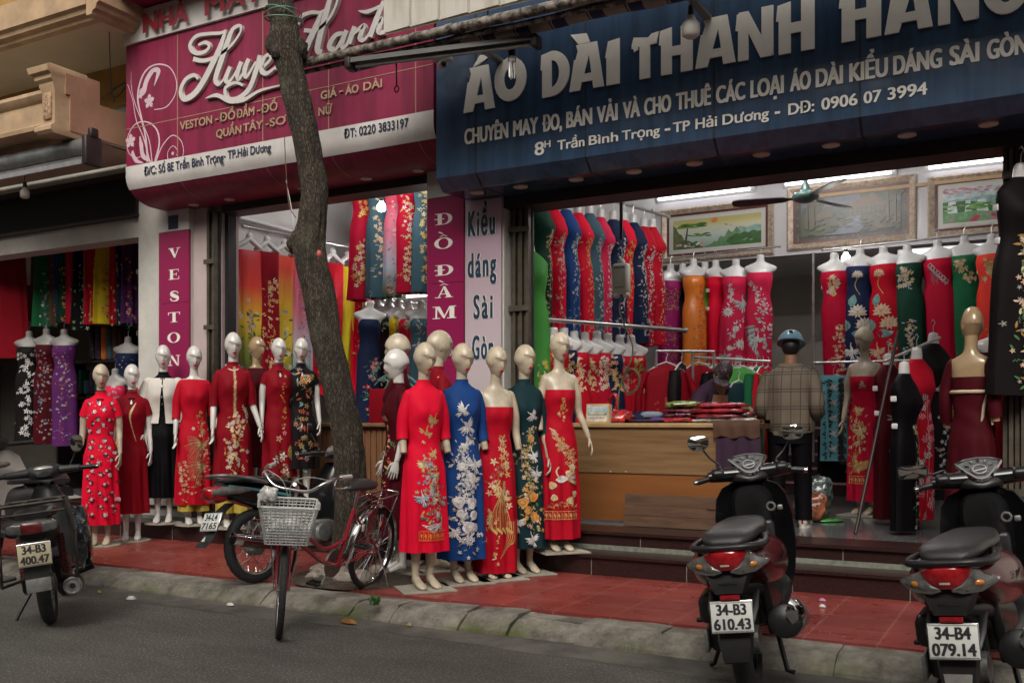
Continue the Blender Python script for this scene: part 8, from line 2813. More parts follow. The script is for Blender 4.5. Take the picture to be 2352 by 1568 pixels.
 for sg in (-1,1):
  mb = MB(M_satin)
  mb.tube([(sg*.10,-.2,.56),(sg*.10,-.30,.50),(sg*.085,-.345,.44)],[.02,.018,.012],n=10,flat=.5)
  mb.build("plate_bracket",t,50)
 plate(t,Vector((0,-.372,.478)),R(-12),lines)
 mb = MB(M_satin)
 mb.loft([[Vector((x,y,z)) for x,y,z in ((-w,y0+.03,z0),(-w*.85,y0,z0-.003),(w*.85,y0,z0-.003),(w,y0+.03,z0),(w*.8,y0+.04,z0),(-w*.8,y0+.04,z0))] for w,y0,z0 in ((.085,-.34,.40),(.078,-.362,.34),(.068,-.375,.27),(.062,-.37,.262))])
 mb.build("rear_fender",t,35)
 if chrome_tag:
  mb = MB(mat("foil_emblem",(.5,.48,.45),.25,.6,var=.3))
  mb.loft([[Vector((x,y,z)) for x in (-w,w)] for w,y,z in ((.055,-.374,.345),(.05,-.379,.30),(.035,-.381,.275))],closed=False)
  mb.build("fender_emblem",t,0)
 # front: leg shield, column, bars
 mb = MB(M_blackp)
 rings = []
 for z,w,y,d in ((.30,.17,.98,.05),(.42,.205,1.0,.06),(.58,.225,1.01,.075),(.74,.222,1.0,.085),(.86,.20,.985,.08),(.92,.16,.97,.06),(.95,.09,.96,.04)):
  rings.append([Vector((w*q,y-d*(1-q*q)*.0+d*q*q*-.9+.05,z)) for q in [-1+2*i/16 for i in range(17)]]+[Vector((w*q,y+.13-.08*q*q,z)) for q in [1-2*i/16 for i in range(17)]])
 mb.loft(rings)
 mb.build("leg_shield",t,50)
 mb = MB(M_satin)
 yloft(mb,[(.90,0,.085,.70,.92),(.95,0,.11,.6,.93),(1.06,0,.14,.5,.94)],n=20)
 mb.rbox(Vector((0,.93,.55)),(.24,.05,.35),b=.04)
 mb.build("inner_panel",t,50)
 mb = MB(M_alloy)
 mb.torus((.115,.905,.80),.022,.007,axis='Y',n=20,k=6)
 mb.rbox(Vector((.165,.91,.79)),(.03,.02,.03),b=.006)
 mb.build("ignition_lock",t,50)
 mb = MB(mat("warning_sticker",(.30,.30,.28),.5,var=.5,scale=60))
 mb.add([(-.05,.884,.70),(.045,.884,.69),(.05,.89,.63),(-.04,.89,.64)],[(0,1,2,3)])
 mb.build("sticker",t,0)
 S = Matrix.Translation((0,1.02,0)) @ Matrix.Rotation(R(14),4,'Z') @ Matrix.Translation((0,-1.02,0))
 hb = MB(M_blackp,S)
 yloft(hb,[(.915,0,.03,.955,.975),(.94,0,.08,.945,1.0),(.99,0,.135,.94,1.035),(1.06,0,.145,.94,1.05),(1.13,0,.11,.95,1.03),(1.17,0,.05,.97,1.0)],m=M_satin,n=28,e=.8)
 hb.tube([(-.24,.985,.995),(-.16,.99,1.0),(0,1.0,.995),(.16,.99,1.0),(.24,.985,.995)],[.03,.042,.045,.042,.03],n=14)
 hbo = hb.build("handlebar_cover",t,50)
 mb = MB(M_chrome,S)
 D = S
 def dash(s_,y0,z0):
  pts = [(-.105,.052),(-.06,.075),(0,.083),(.06,.075),(.105,.052),(.06,-.02),(.025,-.065),(0,-.072),(-.025,-.065),(-.06,-.02)]
  c30,s30 = math.cos(R(38)),math.sin(R(38))
  return [Vector((x*s_,y0+y*s_*c30,z0+y*s_*s30)) for x,y in pts]
 mb.loft([dash(1.12,.975,1.035),dash(1.10,.972,1.052),dash(.98,.972,1.053)],None,(True,False))
 ds = mb.build("instrument_panel",t,40)
 mb = MB(mat("dial_face",(.14,.14,.14),.3,.3,var=.3,scale=30),S)
 mb.loft([dash(.99,.973,1.048),dash(.5,.973,1.050),dash(.02,.973,1.050)])
 mb.build("dial_face",ds,0)
 mb = MB(M_chrome,S)
 Dm = Matrix.Translation((0,.967,1.052)) @ Matrix.Rotation(R(38),4,'X')
 mb.torus((0,0,0),.042,.004,axis='Z',n=28,k=6,M=Dm)
 for i in range(5):
  a = R(25+32*i)
  mb.tube([Dm @ Vector((.052*math.cos(a),.052*math.sin(a),.001)),Dm @ Vector((.075*math.cos(a),.075*math.sin(a),.001))],.006,n=6)
 mb.build("dial_ring",ds,50)
 mb = MB(mat("dial_white",(.5,.5,.5),.3),S)
 mb.torus((0,0,0),.033,.0025,axis='Z',n=24,k=4,M=Dm)
 mb.loft([[Dm @ Vector((x,y,.002)) for x,y in ((-.03,-.02),(.03,-.006),(.03,.002),(-.03,-.012))],[Dm @ Vector((x,y,.003)) for x,y in ((-.03,-.02),(.03,-.006),(.03,.002),(-.03,-.012))]])
 mb.build("dial_scale",ds,0)
 for sg in (-1,1):
  a,b_ = S @ Vector((sg*.20,.985,.995)),S @ Vector((sg*.312,.955,.978))
  grp(t,a,b_)
  mb = MB(M_satin,S)
  mb.rbox(Vector((sg*.185,.97,1.01)),(.075,.065,.06),b=.02,rot=Euler((R(20),0,0)))
  mb.build("switch_box",t,50)
  mb = MB(mat("lever_silver",(.40,.40,.40),.35,.7),S)
  mb.tube([(sg*.19,1.035,.985),(sg*.24,1.045,.98),(sg*.30,1.02,.967),(sg*.315,1.005,.965)],[.008,.008,.006,.008],n=8)
  mb.build("brake_lever",t,50)
 for sg,kind in zip((-1,1),mirrors):
  if kind == 'oval':
   mirror(t,(sg*.165,.99,1.03),(sg*.275,.985,1.205),(.064,.045),(-.10*sg-.05,-1,.25),'oval',S)
  elif kind == 'box':
   mirror(t,(sg*.17,.98,1.03),(sg*.33,.90,1.075),(.075,.035),(-.2,-1,.2),'box',S)
 mb = MB(M_blackp,fwM)
 mb.loft([[Vector((w,1.30+.295*math.cos(R(a)),.275+.295*math.sin(R(a)))) for w in (-.06,-.045,.045,.06)] for a in range(10,176,11)],closed=False)
 mb.build("front_fender",t,50)
 for sg in (-1,1):
  mb = MB(M_satin,fwM)
  mb.tube([(sg*.075,1.30,.275),(sg*.07,1.2,.62),(sg*.03,1.12,.9)],.018,n=10)
  mb.build("fork_leg",t,50)
 mb = MB(M_satin)
 mb.tube([(.12,.38,.20),(.14,.33,.1),(.155,.30,.02),(.19,.29,.012)],.014,n=8)
 mb.build("centre_stand",t,50)
 mb = MB(M_satin)
 mb.tube([(-.15,.35,.25),(-.20,.38,.12),(-.235,.40,.04),(-.255,.41,.035)],[.014,.012,.012,.02],n=8)
 mb.build("side_stand",t,50)
 mb = MB(M_satin)
 mb.rbox(Vector((-.20,.08,.36)),(.09,.035,.022),b=.008)
 mb.rbox(Vector((.20,.22,.36)),(.09,.035,.022),b=.008)
 mb.build("footrest",t,50)
 mb = MB(M_satin)
 mb.tube([(.145,-.02,.31),(.13,-.06,.5),(.12,-.08,.62)],.024,n=12)
 mb.build("shock_absorber",t,50)
 return t
def heading(hx,hy):
 return math.atan2(-hx,hy)
p = W(1728,1568,t=4.80)
scooter("dark red and black scooter with two oval mirrors and plate 34-B3 610.43",(p.x,p.y,.004),(R(3.5),R(-6.5),R(9)),("34-B3","610.43"),('oval','oval'))
p = W(2252,1568,t=4.25)
scooter("dark red and black scooter with one rectangular mirror and plate 34-B4 079.14",(p.x,p.y,.004),(R(3.5),R(-6.5),R(-4)),("34-B4","079.14"),('box',None),True)
# step-through motorcycle behind the bicycle
p = W(590,1338,z=.12)
wv = thing("motorcycle","black step-through motorcycle with teal stripe and plate 34-L4 7165 behind the bicycle","motorcycle",p,rot=(0,R(-5),R(-6)))
rw = wheel(wv,"rear_wheel",(0,0,.285),.285,.075,M_chrome,36,hub=.065)
wheel(wv,"front_wheel",(0,1.22,.285),.285,.07,M_chrome,36,hub=.06)
mb = MB(M_alloy)
mb.tube([(-.05,0,.285),(-.03,0,.285),(.03,0,.285),(.05,0,.285)],[.05,.075,.075,.05],n=24)
mb.build("brake_drum",rw,40)
mb = MB(M_satin)
for sg in (-1,1):
 mb.tube([(sg*.075,0,.285),(sg*.075,.45,.32)],.018,n=8)
mb.build("swing_arm",wv,50)
for sg in (-1,1):
 mb = MB(M_chrome)
 zz_ = [i/40 for i in range(41)]
 mb.tube([Vector((sg*.105,.02,.30)).lerp(Vector((sg*.105,.10,.60)),f) for f in zz_],[.018+.006*(i % 2) for i in range(41)],n=10)
 mb.build("shock_absorber",wv,50)
mb = MB(M_blackp)
yloft(mb,[(-.36,0,.02,.74,.77),(-.30,0,.06,.68,.79),(-.15,0,.09,.62,.78),(.1,0,.105,.54,.74),(.35,0,.11,.46,.70),(.5,0,.09,.44,.64)],n=24)
bd = mb.build("body_panel",wv,50)
mb = MB(mat("teal_stripe",(.05,.26,.27),.3))
mb.loft([[Vector((.108-.03*max(0,-y-.05)*4+.001,y,z)),Vector((.108-.03*max(0,-y-.05)*4+.001,y,z-.02))] for y,z in ((-.28,.765),(-.1,.735),(.1,.70),(.3,.66))],closed=False)
mb.build("stripe",bd,0)
mb = MB(M_seat)
yloft(mb,[(-.30,0,.07,.77,.80),(-.15,0,.115,.765,.83),(.1,0,.125,.74,.81),(.3,0,.115,.71,.77),(.45,0,.09,.68,.75),(.53,0,.05,.67,.71)],n=24)
mb.build("seat",wv,50)
mb = MB(M_grille)
mb.tube(spline([Vector(q) for q in ((.13,.05,.76),(.14,-.12,.80),(.12,-.30,.83),(.05,-.36,.835),(-.05,-.36,.835),(-.12,-.30,.83),(-.14,-.12,.80),(-.13,.05,.76))],4),.013,n=10)
mb.build("grab_rail",wv,50)
mb = MB(M_redlens)
yloft(mb,[(-.44,0,.02,.70,.74),(-.42,0,.06,.66,.75),(-.34,0,.075,.63,.765),(-.28,0,.07,.64,.77)],n=20)
mb.build("tail_light",wv,50)
for sg in (-1,1):
 mb = MB(M_clear)
 rings = [[Vector((sg*x,y,z))+Vector((0,0,b_*math.sin(q)))+Vector((sg*.012*math.cos(q),0,0)) for q in [2*math.pi*i/12 for i in range(12)]] for x,y,z,b_ in ((.06,-.41,.71,.02),(.08,-.33,.72,.032),(.10,-.2,.72,.028),(.105,-.06,.715,.005))]
 mb.loft(rings)
 mb.build("turn_signal",wv,50)
mb = MB(M_satin)
mb.loft([[Vector((w,y,z)) for w in (-.065,-.05,.05,.065)]+[Vector((w,y+.01,z+.006)) for w in (.065,-.065)] for y,z in ((-.22,.62),(-.30,.57),(-.37,.48),(-.43,.38),(-.50,.32))])
mb.build("rear_fender",wv,40)
mb = MB(mat("white_mark",(.6,.6,.58),.5))
mb.add([(-.02,-.475,.365),(.02,-.475,.365),(0,-.448,.40)],[(0,1,2)])
mb.build("warning_triangle",wv,0)
plate(wv,Vector((0,-.395,.50)),R(-24),("34-L4","7165"))
mb = MB(M_chrome)
mb.tube([(.12,.55,.22),(.14,.3,.24),(.145,.24,.26)],.02,n=10)
mb.tube([(.145,.28,.27),(.15,.2,.275),(.155,-.28,.36),(.155,-.33,.37),(.155,-.335,.37)],[.03,.046,.05,.046,.02],n=20)
ex = mb.build("exhaust",wv,45)
mb = MB(M_dredp)
mb.loft([[Vector((.155,y,.275+(.2-y)*.177))+Vector((.054*math.cos(a),0,.054*math.sin(a))) for a in [R(-130+120*i/10) for i in range(11)]] for y in (.15,-.26)],closed=False)
mb.build("heat_shield",ex,50)
mb = MB(M_alloy)
mb.rbox(Vector((0,.62,.33)),(.24,.32,.2),b=.05)
mb.tube([(.12,.6,.33),(.15,.6,.33),(.155,.6,.33)],[.075,.07,.03],n=20)
mb.build("engine",wv,40)
mb = MB(M_blackp)
rings = []
for z,w,y in ((.34,.14,.86),(.5,.19,.84),(.66,.18,.86),(.8,.12,.92),(.9,.07,.97)):
 rings.append([Vector((w*q,y-.10*q*q,z)) for q in [-1+.125*i for i in range(17)]]+[Vector((w*q,y+.10-.05*q*q,z)) for q in [1-.125*i for i in range(17)]])
mb.loft(rings)
ls = mb.build("leg_shield",wv,50)
mb = MB(M_letter)
text(mb,"HONDA",Matrix(((0,0,1,.186),(1,0,0,.80),(0,1,0,.60),(0,0,0,1))),.10,.022,M_letter,d=.004,bold=.05)
mb.build("badge",ls,0)
mb = MB(M_blackp)
yloft(mb,[(.84,0,.05,.93,.97),(.90,0,.10,.92,1.03),(.98,0,.12,.90,1.05),(1.06,0,.10,.91,1.03),(1.12,0,.05,.94,1.0)],n=20)
mb.tube([(-.24,.88,.99),(-.1,.94,.98),(.1,.94,.98),(.24,.88,.99)],.024,n=10)
mb.build("handlebar_cover",wv,50)
mb = MB(mat("speedometer",(.16,.14,.14),.15,coat=1.))
mb.ell((0,.89,1.0),(.07,.03,.045),rot=Euler((R(-35),0,0)))
mb.build("instrument_panel",wv,50)
for sg in (-1,1):
 grp(wv,(sg*.23,.885,.99),(sg*.35,.84,.985))
 mirror(wv,(sg*.17,.9,1.0),(sg*.27,.88,1.21),(.05,.042),(-.6,-.8,.05))
for sg in (-1,1):
 mb = MB(M_satin)
 mb.tube([(sg*.06,1.22,.285),(sg*.055,1.12,.55),(sg*.04,1.0,.86)],.018,n=10)
 mb.build("fork_leg",wv,50)
mb = MB(M_blackp)
mb.loft([[Vector((w,1.22+.31*math.cos(R(a)),.285+.31*math.sin(R(a)))) for w in (-.055,-.04,.04,.055)] for a in range(20,176,12)],closed=False)
mb.build("front_fender",wv,50)
mb = MB(M_satin)
mb.tube([(.1,.62,.22),(.2,.62,.2),(.24,.62,.2)],.012,n=8)
mb.tube([(-.1,.5,.2),(-.16,.52,.08),(-.2,.53,.01)],.012,n=8)
mb.build("side_stand",wv,50)
# worn step-through with a luggage frame, rear towards us
p = W(118,1432,z=.0)
ob_ = thing("motorcycle","dusty old grey step-through motorcycle with luggage frame and faded yellowish plate","motorcycle",(p.x,p.y,.002),rot=(0,R(-7),R(50)))
rw = wheel(ob_,"rear_wheel",(0,0,.275),.275,.085,M_alloy,36,hub=.06)
wheel(ob_,"front_wheel",(0,1.2,.275),.275,.07,M_alloy,36,hub=.06)
M_dusty = mat("dusty_grey_paint",(.022,.023,.024),.5,var=.3,scale=10)
mb = MB(M_dusty)
yloft(mb,[(-.34,0,.08,.58,.70),(-.2,0,.11,.56,.74),(.1,0,.12,.52,.72),(.4,0,.1,.46,.66),(.5,0,.07,.46,.6)],n=24)
mb.build("body_panel",ob_,50)
mb = MB(M_seat)
yloft(mb,[(-.3,0,.1,.73,.78),(-.1,0,.125,.73,.80),(.2,0,.12,.71,.78),(.45,0,.09,.68,.74)],n=22)
mb.build("seat",ob_,50)
mb = MB(mat("dull_red_lens",(.10,.012,.014),.2,var=.4,scale=20))
yloft(mb,[(-.408,0,.05,.66,.71),(-.398,0,.068,.648,.725),(-.32,0,.07,.645,.73)],n=18,e=.5)
tl = mb.build("tail_light",ob_,50)
mb = MB(mat("dull_clear_lens",(.085,.085,.08),.2,var=.4,scale=20))
yloft(mb,[(-.40,0,.10,.66,.71),(-.39,0,.145,.65,.725),(-.34,0,.155,.645,.735),(-.30,0,.14,.65,.735)],n=24,e=.6)
mb.build("lamp_band",ob_,50)
plate(ob_,Vector((.0,-.43,.525)),R(-8),("34-B3","400.47"),m=M_ply,w=.19,h=.14)
mb = MB(M_dusty)
mb.loft([[Vector((w,y,z)) for w in (-.075,-.055,.055,.075)]+[Vector((w,y+.012,z)) for w in (.075,-.075)] for y,z in ((-.34,.62),(-.395,.56),(-.40,.40),(-.40,.32),(-.392,.30))])
fd = mb.build("rear_fender",ob_,40)
mb = MB(M_alloy)
mb.loft([[Vector((w,y,z)) for w in (-.072,-.055,.055,.072)] for y,z in ((-.402,.37),(-.412,.32),(-.408,.285))],closed=False)
mb.build("fender_tip",fd,40)
M_rack = mat("rusty_grey_tube",(.06,.055,.05),.5,.5,var2=(.03,.02,.015),scale=14)
mb = MB(M_rack)
for x in (-.16,-.05,.05,.16):
 mb.tube([(x,.1,.83),(x,-.40,.84)],.009,n=8)
mb.tube([(-.20,-.40,.84),(.20,-.40,.84)],.012,n=8)
mb.tube([(-.18,.1,.83),(.18,.1,.83)],.010,n=8)
for sg in (-1,1):
 mb.tube([(sg*.20,-.40,.84),(sg*.22,-.38,.7),(sg*.23,-.34,.45),(sg*.22,-.30,.33)],.010,n=8)
 mb.tube([(sg*.20,-.05,.84),(sg*.23,-.10,.6),(sg*.22,-.30,.33)],.009,n=8)
 mb.tube([(sg*.20,-.20,.84),(sg*.235,-.22,.6),(sg*.22,-.30,.33)],.009,n=8)
 mb.tube([(sg*.22,-.30,.33),(sg*.12,-.1,.33),(sg*.1,.1,.36)],.010,n=8)
mb.tube([(-.2,-.39,.78),(.2,-.39,.78)],.008,n=8)
mb.build("luggage_frame",ob_,50)
for sg in (-1,1):
 mb = MB(mat("red_brown_spring",(.12,.03,.025),.5,var=.3))
 mb.tube([Vector((sg*.125,.0,.29)).lerp(Vector((sg*.125,.02,.6)),i/44) for i in range(45)],[.020+.008*(i % 2) for i in range(45)],n=10)
 mb.build("shock_absorber",ob_,50)
mb = MB(M_satin)
mb.tube([(.15,.5,.2),(.165,.2,.22),(.17,.14,.23)],.02,n=10)
mb.tube([(.17,.18,.23),(.175,.1,.235),(.18,-.22,.265),(.18,-.26,.268)],[.03,.055,.06,.058],n=20)
mu = mb.build("muffler",ob_,45)
mb = MB(M_alloy)
mb.tube([(.18,-.255,.268),(.18,-.275,.27),(.18,-.277,.27)],[.06,.055,.035],n=22)
mb.torus((.18,-.279,.27),.045,.005,axis='Y',n=22,k=5)
mb.build("muffler_cap",mu,40)
mb = MB(M_black)
mb.tube([(.18,-.279,.27),(.18,-.283,.27)],.018,n=14)
mb.build("tail_pipe",mu,40)
mb = MB(M_satin)
mb.rbox(Vector((0,.5,.3)),(.26,.36,.2),b=.05)
mb.rbox(Vector((-.11,.15,.285)),(.05,.5,.11),b=.03)
mb.build("engine",ob_,40)
mb = MB(M_satin)
mb.tube([(.17,-.02,.36),(.30,-.03,.37)],.012,n=8)
mb.tube([(.18,.1,.30),(.30,.08,.33)],[.02,.018],n=8)
mb.tube([(-.17,.0,.34),(-.32,-.02,.33)],.013,n=8)
mb.tube([(-.12,.3,.2),(-.2,.22,.08),(-.24,.2,.01)],.012,n=8)
mb.build("footrest",ob_,50)
mb = MB(M_dusty)
yloft(mb,[(.84,0,.05,.95,.99),(.90,0,.11,.94,1.03),(.98,0,.13,.92,1.04),(1.08,0,.10,.92,1.01)],n=20)
mb.tube([(-.26,.86,.985),(-.12,.93,.985),(.12,.93,.985),(.26,.86,.985)],[.024,.034,.034,.024],n=10)
mb.build("handlebar_cover",ob_,50)
mb = MB(mat("pale_dial",(.30,.29,.25),.2,coat=1.))
mb.ell((0,.895,1.0),(.085,.03,.03),rot=Euler((R(-30),0,0)))
mb.build("instrument_panel",ob_,50)
for sg in (-1,1):
 grp(ob_,(sg*.25,.865,.985),(sg*.37,.82,.98))
mirror(ob_,(.19,.89,.99),(.25,.87,1.17),(.045,.066),(-.25,-1,.22))
mb = MB(M_dusty)
rings = []
for z,w,y in ((.3,.13,.86),(.5,.17,.84),(.7,.15,.88),(.88,.07,.96)):
 rings.append([Vector((w*q,y-.10*q*q,z)) for q in [-1+.125*i for i in range(17)]]+[Vector((w*q,y+.1-.05*q*q,z)) for q in [1-.125*i for i in range(17)]])
mb.loft(rings)
mb.build("leg_shield",ob_,50)
for sg in (-1,1):
 mb = MB(M_satin)
 mb.tube([(sg*.06,1.2,.275),(sg*.05,1.1,.55),(sg*.04,1.0,.9)],.018,n=8)
 mb.build("fork_leg",ob_,50)
mb = MB(M_dusty)
mb.loft([[Vector((w,1.2+.3*math.cos(R(a)),.275+.3*math.sin(R(a)))) for w in (-.055,-.04,.04,.055)] for a in range(20,176,12)],closed=False)
mb.build("front_fender",ob_,50)
mb = MB(plastic("black_tarp",(.02,.025,.03)))
q = Vector((.22,-.1,.5))
soft(mb,q+Vector((.04,.1,-.12)),(.10,.34,.36),_mc["bagged_black_tarp"],5,.2)
mb.build("tarp_bag",ob_,50)
# pale scooter further back
p = W(120,1250,t=8.0)
gs = thing("motor_scooter","pale grey scooter mostly hidden behind the dusty old motorcycle","scooter",(p.x,p.y,.12),rot=(0,R(-5),R(78)))
wheel(gs,"rear_wheel",(0,0,.26),.26,.1,M_satin,0,hub=.07)
wheel(gs,"front_wheel",(0,1.25,.26),.26,.085,M_satin,0,hub=.05)
M_pale = mat("pale_grey_plastic",(.36,.33,.31),.35,var=.1,scale=6)
mb = MB(M_pale)
rings = []
for z,w,y in ((.4,.16,.98),(.6,.22,.96),(.8,.215,.95),(.92,.17,.95),(.98,.1,.95)):
 rings.append([Vector((w*q,y-.09*q*q,z)) for q in [-1+.125*i for i in range(17)]]+[Vector((w*q,y+.12-.06*q*q,z)) for q in [1-.125*i for i in range(17)]])
mb.loft(rings)
mb.build("leg_shield",gs,50)
mb = MB(M_satin)
yloft(mb,[(-.3,0,.1,.6,.72),(0,0,.17,.46,.74),(.4,0,.16,.4,.7),(.55,0,.12,.4,.6)],n=20)
yloft(mb,[(.5,0,.15,.24,.34),(.98,0,.17,.25,.36)],n=16)
mb.build("body_panel",gs,50)
mb = MB(M_seat)
yloft(mb,[(-.3,0,.08,.74,.78),(-.1,0,.15,.74,.82),(.3,0,.15,.72,.8),(.55,0,.08,.7,.75)],n=20)
mb.build("seat",gs,50)
mb = MB(M_pale)
mb.loft([[Vector((w,y,z)) for w in (-.12,-.08,.08,.12)] for y,z in ((.2,.80),(.1,.72),(-.1,.66),(-.4,.62))],closed=False)
mb.build("side_trim",gs,50)
mb = MB(M_satin)
yloft(mb,[(.9,0,.1,1.0,1.06),(1.0,0,.14,.98,1.1),(1.1,0,.08,1.0,1.05)],n=18)
mb.tube([(-.33,.93,1.03),(0,1.0,1.03),(.33,.93,1.03)],.022,n=10)
mb.build("handlebar_cover",gs,50)
mb = MB(M_clear)
mb.ell((0,.86,.86),(.09,.03,.03))
mb.build("lamp_lens",gs,50)
# ---------------------------------------------------------------- bicycle
p = W(858,1338,z=.125)
q_ = W(640,1463,z=.0)
hx,hy = q_.x-p.x-.12,q_.y-p.y
wl = math.hypot(hx,hy)
p = Vector((q_.x-.07-hx/wl*1.20,q_.y+.0-hy/wl*1.20,0))
bk = thing("bicycle","red ladies' bicycle with grey wire basket and chrome handlebars standing half on the kerb","bicycle",(p.x,p.y,.118),rot=(R(-5.6),R(-9),heading(hx,hy)))
M_redb = mat("red_bicycle_paint",(.23,.008,.018),.2,var=.1,coat=.7)
wb = 1.20
rr = .305
wheel(bk,"rear_wheel",(0,0,rr),rr,.042,M_chrome,36,hub=.025,tread=True)
ST = Matrix.Translation((0,wb-.10,0)) @ Matrix.Rotation(R(37),4,'Z') @ Matrix.Translation((0,-(wb-.10),0))
wheel(bk,"front_wheel",(0,wb,rr),rr,.042,M_chrome,36,hub=.02,M=ST)
bb = Vector((0,.46,.285))
st_top,hd_t,hd_b = Vector((0,.30,.66)),Vector((0,wb-.17,.80)),Vector((0,wb-.125,.63))
mb = MB(M_redb)
mb.tube([bb,st_top],.016,n=10)
mb.tube(spline([st_top.lerp(bb,.55),Vector((0,.62,.44)),Vector((0,.82,.55)),hd_b+Vector((0,-.01,.08))],5),.015,n=10)
mb.tube(spline([bb,Vector((0,.66,.36)),Vector((0,.84,.48)),hd_b],5),.016,n=10)
mb.tube([hd_b+Vector((0,.01,-.02)),hd_t],.020,n=10)
for sg in (-1,1):
 mb.tube([bb+Vector((sg*.02,0,0)),Vector((sg*.05,.0,rr))],.010,n=8)
 mb.tube([st_top+Vector((sg*.01,0,-.04)),Vector((sg*.05,.0,rr))],.009,n=8)
mb.build("frame",bk,50)
mb = MB(M_redb,ST)
for sg in (-1,1):
 mb.tube(spline([Vector((sg*.035,wb-.12,.60)),Vector((sg*.038,wb-.09,.5)),Vector((sg*.04,wb-.04,.38)),Vector((sg*.042,wb,rr))],4),.010,n=8)
mb.tube([(-.036,wb-.12,.605),(.036,wb-.12,.605)],.014,n=8)
mb.build("fork",bk,50)
S2 = Matrix.Translation((0,wb-.19,0)) @ Matrix.Rotation(R(10),4,'Z') @ Matrix.Translation((0,-(wb-.19),0))
mb = MB(M_chrome,S2)
stem = Vector((0,wb-.20,.93))
mb.tube([S2.inverted() @ hd_t,stem],.012,n=10)
mb.tube([stem,stem+Vector((0,.05,.03))],.013,n=10)
c0 = stem+Vector((0,.05,.03))
mb.tube(spline([c0+Vector(v) for v in ((-.262,-.20,.05),(-.245,-.09,.06),(-.20,.0,.035),(-.12,.03,-.02),(0,.03,-.03),(.12,.03,-.02),(.20,.0,.035),(.245,-.09,.06),(.262,-.20,.05))],5),.011,n=10)
mb.build("handlebar",bk,50)
for sg in (-1,1):
 mb = MB(mat("pale_grip",(.46,.43,.40),.5),S2)
 mb.tube([c0+Vector((sg*.250,-.135,.056)),c0+Vector((sg*.272,-.25,.046))],.016,n=10)
 mb.build("grip",bk,50)
 mb = MB(M_chrome,S2)
 mb.tube(spline([c0+Vector((sg*.245,-.08,.055)),c0+Vector((sg*.25,-.05,.01)),c0+Vector((sg*.262,-.12,-.01)),c0+Vector((sg*.275,-.20,-.015))],4),.005,n=6)
 mb.build("brake_lever",bk,50)
 mb = MB(mat("grey_cable",(.35,.35,.34),.5),S2)
 mb.tube(spline([c0+Vector((sg*.24,-.06,.04)),c0+Vector((sg*.14,.08,.08)),c0+Vector((sg*.03,.10,.03)),c0+Vector((0,.05,-.12))],6),.003,n=5)
 mb.build("brake_cable",bk,50)
mb = MB(M_chrome,S2)
mb.lathe([(.022,0),(.026,.008),(.02,.022),(.0,.026)],n=16,M=Matrix.Translation(c0+Vector((.15,.02,.03))))
mb.build("bell",bk,50)
# basket
M_bask = mat("grey_basket_plastic",(.50,.50,.49),.35,.2,var=.1,scale=20)
mb = MB(M_bask,ST)
by,bz = wb+.10,.66
def bpt(sx,sy,f):
 """corner positions: f from floor 0 to rim 1"""
 return Vector((sx*(.125+.05*f),by+sy*(.085+.04*f)+.015*f,bz+.24*f))
def edge(i,f):
 c_ = [(-1,1),(1,1),(1,-1),(-1,-1)]
 return bpt(*c_[i],f),bpt(*c_[(i+1) % 4],f)
for k in range(14):
 f = k/13
 loop = []
 for i in range(4):
  a,b_ = edge(i,f)
  loop += [a.lerp(b_,.06),a.lerp(b_,.5),a.lerp(b_,.94)]
 mb.tube(loop,.0038 if k < 13 else .008,n=5,closed=True)
for i in range(4):
 nst = 13 if i % 2 == 0 else 9
 for s_ in range(nst):
  u = .04+.92*s_/(nst-1)
  a0,b0 = edge(i,0)
  a1,b1 = edge(i,1)
  mb.tube([a0.lerp(b0,u),a1.lerp(b1,u)],.0032,n=5)
for s_ in range(9):
 a0,b0 = edge(0,0)
 a1,b1 = edge(2,0)
 u = s_/8
 mb.tube([a0.lerp(b0,u),b1.lerp(a1,u)],.0035,n=5)
for sg in (-1,1):
 mb.tube([bpt(sg,1,1),bpt(sg,1,1)+Vector((0,0,.035)),bpt(sg,.6,1)+Vector((0,0,.03)),bpt(sg,.5,1)],.009,n=6)
mb.build("basket",bk,50)
mb = MB(plastic("clear_white",(.55,.54,.52)),ST)
soft(mb,Vector((.0,by,bz+.01)),(.22,.15,.12),_mc["bagged_clear_white"],3,.2)
o_ = mb.build("plastic_bag",None,60)
o_.matrix_world = bk.matrix_basis
tag(o_,"crumpled clear plastic bag lying in the bicycle's basket","bag")
mb = MB(plastic("clear_white",(.55,.54,.52)),ST)
soft(mb,Vector((.12,by-.10,bz+.22)),(.10,.08,.08),_mc["bagged_clear_white"],4,.25)
o_ = mb.build("plastic_bag",None,60)
o_.matrix_world = bk.matrix_basis
tag(o_,"small knotted white bag on the rim of the bicycle's basket","bag")
mb = MB(M_chrome,ST)
for sg in (-1,1):
 mb.tube([Vector((sg*.045,wb,rr)),Vector((sg*.09,by-.03,bz))],.005,n=6)
mb.build("basket_stay",bk,50)
def fender(name,M,cy,a0,a1,m,w=.028):
 mb = MB(m,M)
 mb.loft([[Vector((x*w,cy+(rr+.022+h)*math.cos(R(a)),rr+(rr+.022+h)*math.sin(R(a)))) for x,h in ((-1,-.010),(-.7,.004),(0,.008),(.7,.004),(1,-.010))] for a in range(a0,a1+1,8)],closed=False)
 return mb.build(name,bk,60)
fender("rear_fender",None,0,0,216,M_chrome)
fender("front_fender",ST,wb,70,190,M_redb)
mb = MB(M_seat)
sp = st_top+Vector((0,-.045,.16))
rings = []
for y,w,h in ((-.14,.03,.02),(-.12,.085,.035),(-.06,.10,.045),(.0,.075,.04),(.07,.035,.032),(.13,.022,.024),(.145,.008,.01)):
 rings.append([sp+Vector((w*math.cos(a),y,h*math.sin(a)*(1 if math.sin(a) > 0 else .8))) for a in [2*math.pi*i/18 for i in range(18)]])
mb.loft(rings)
mb.build("saddle",bk,50)
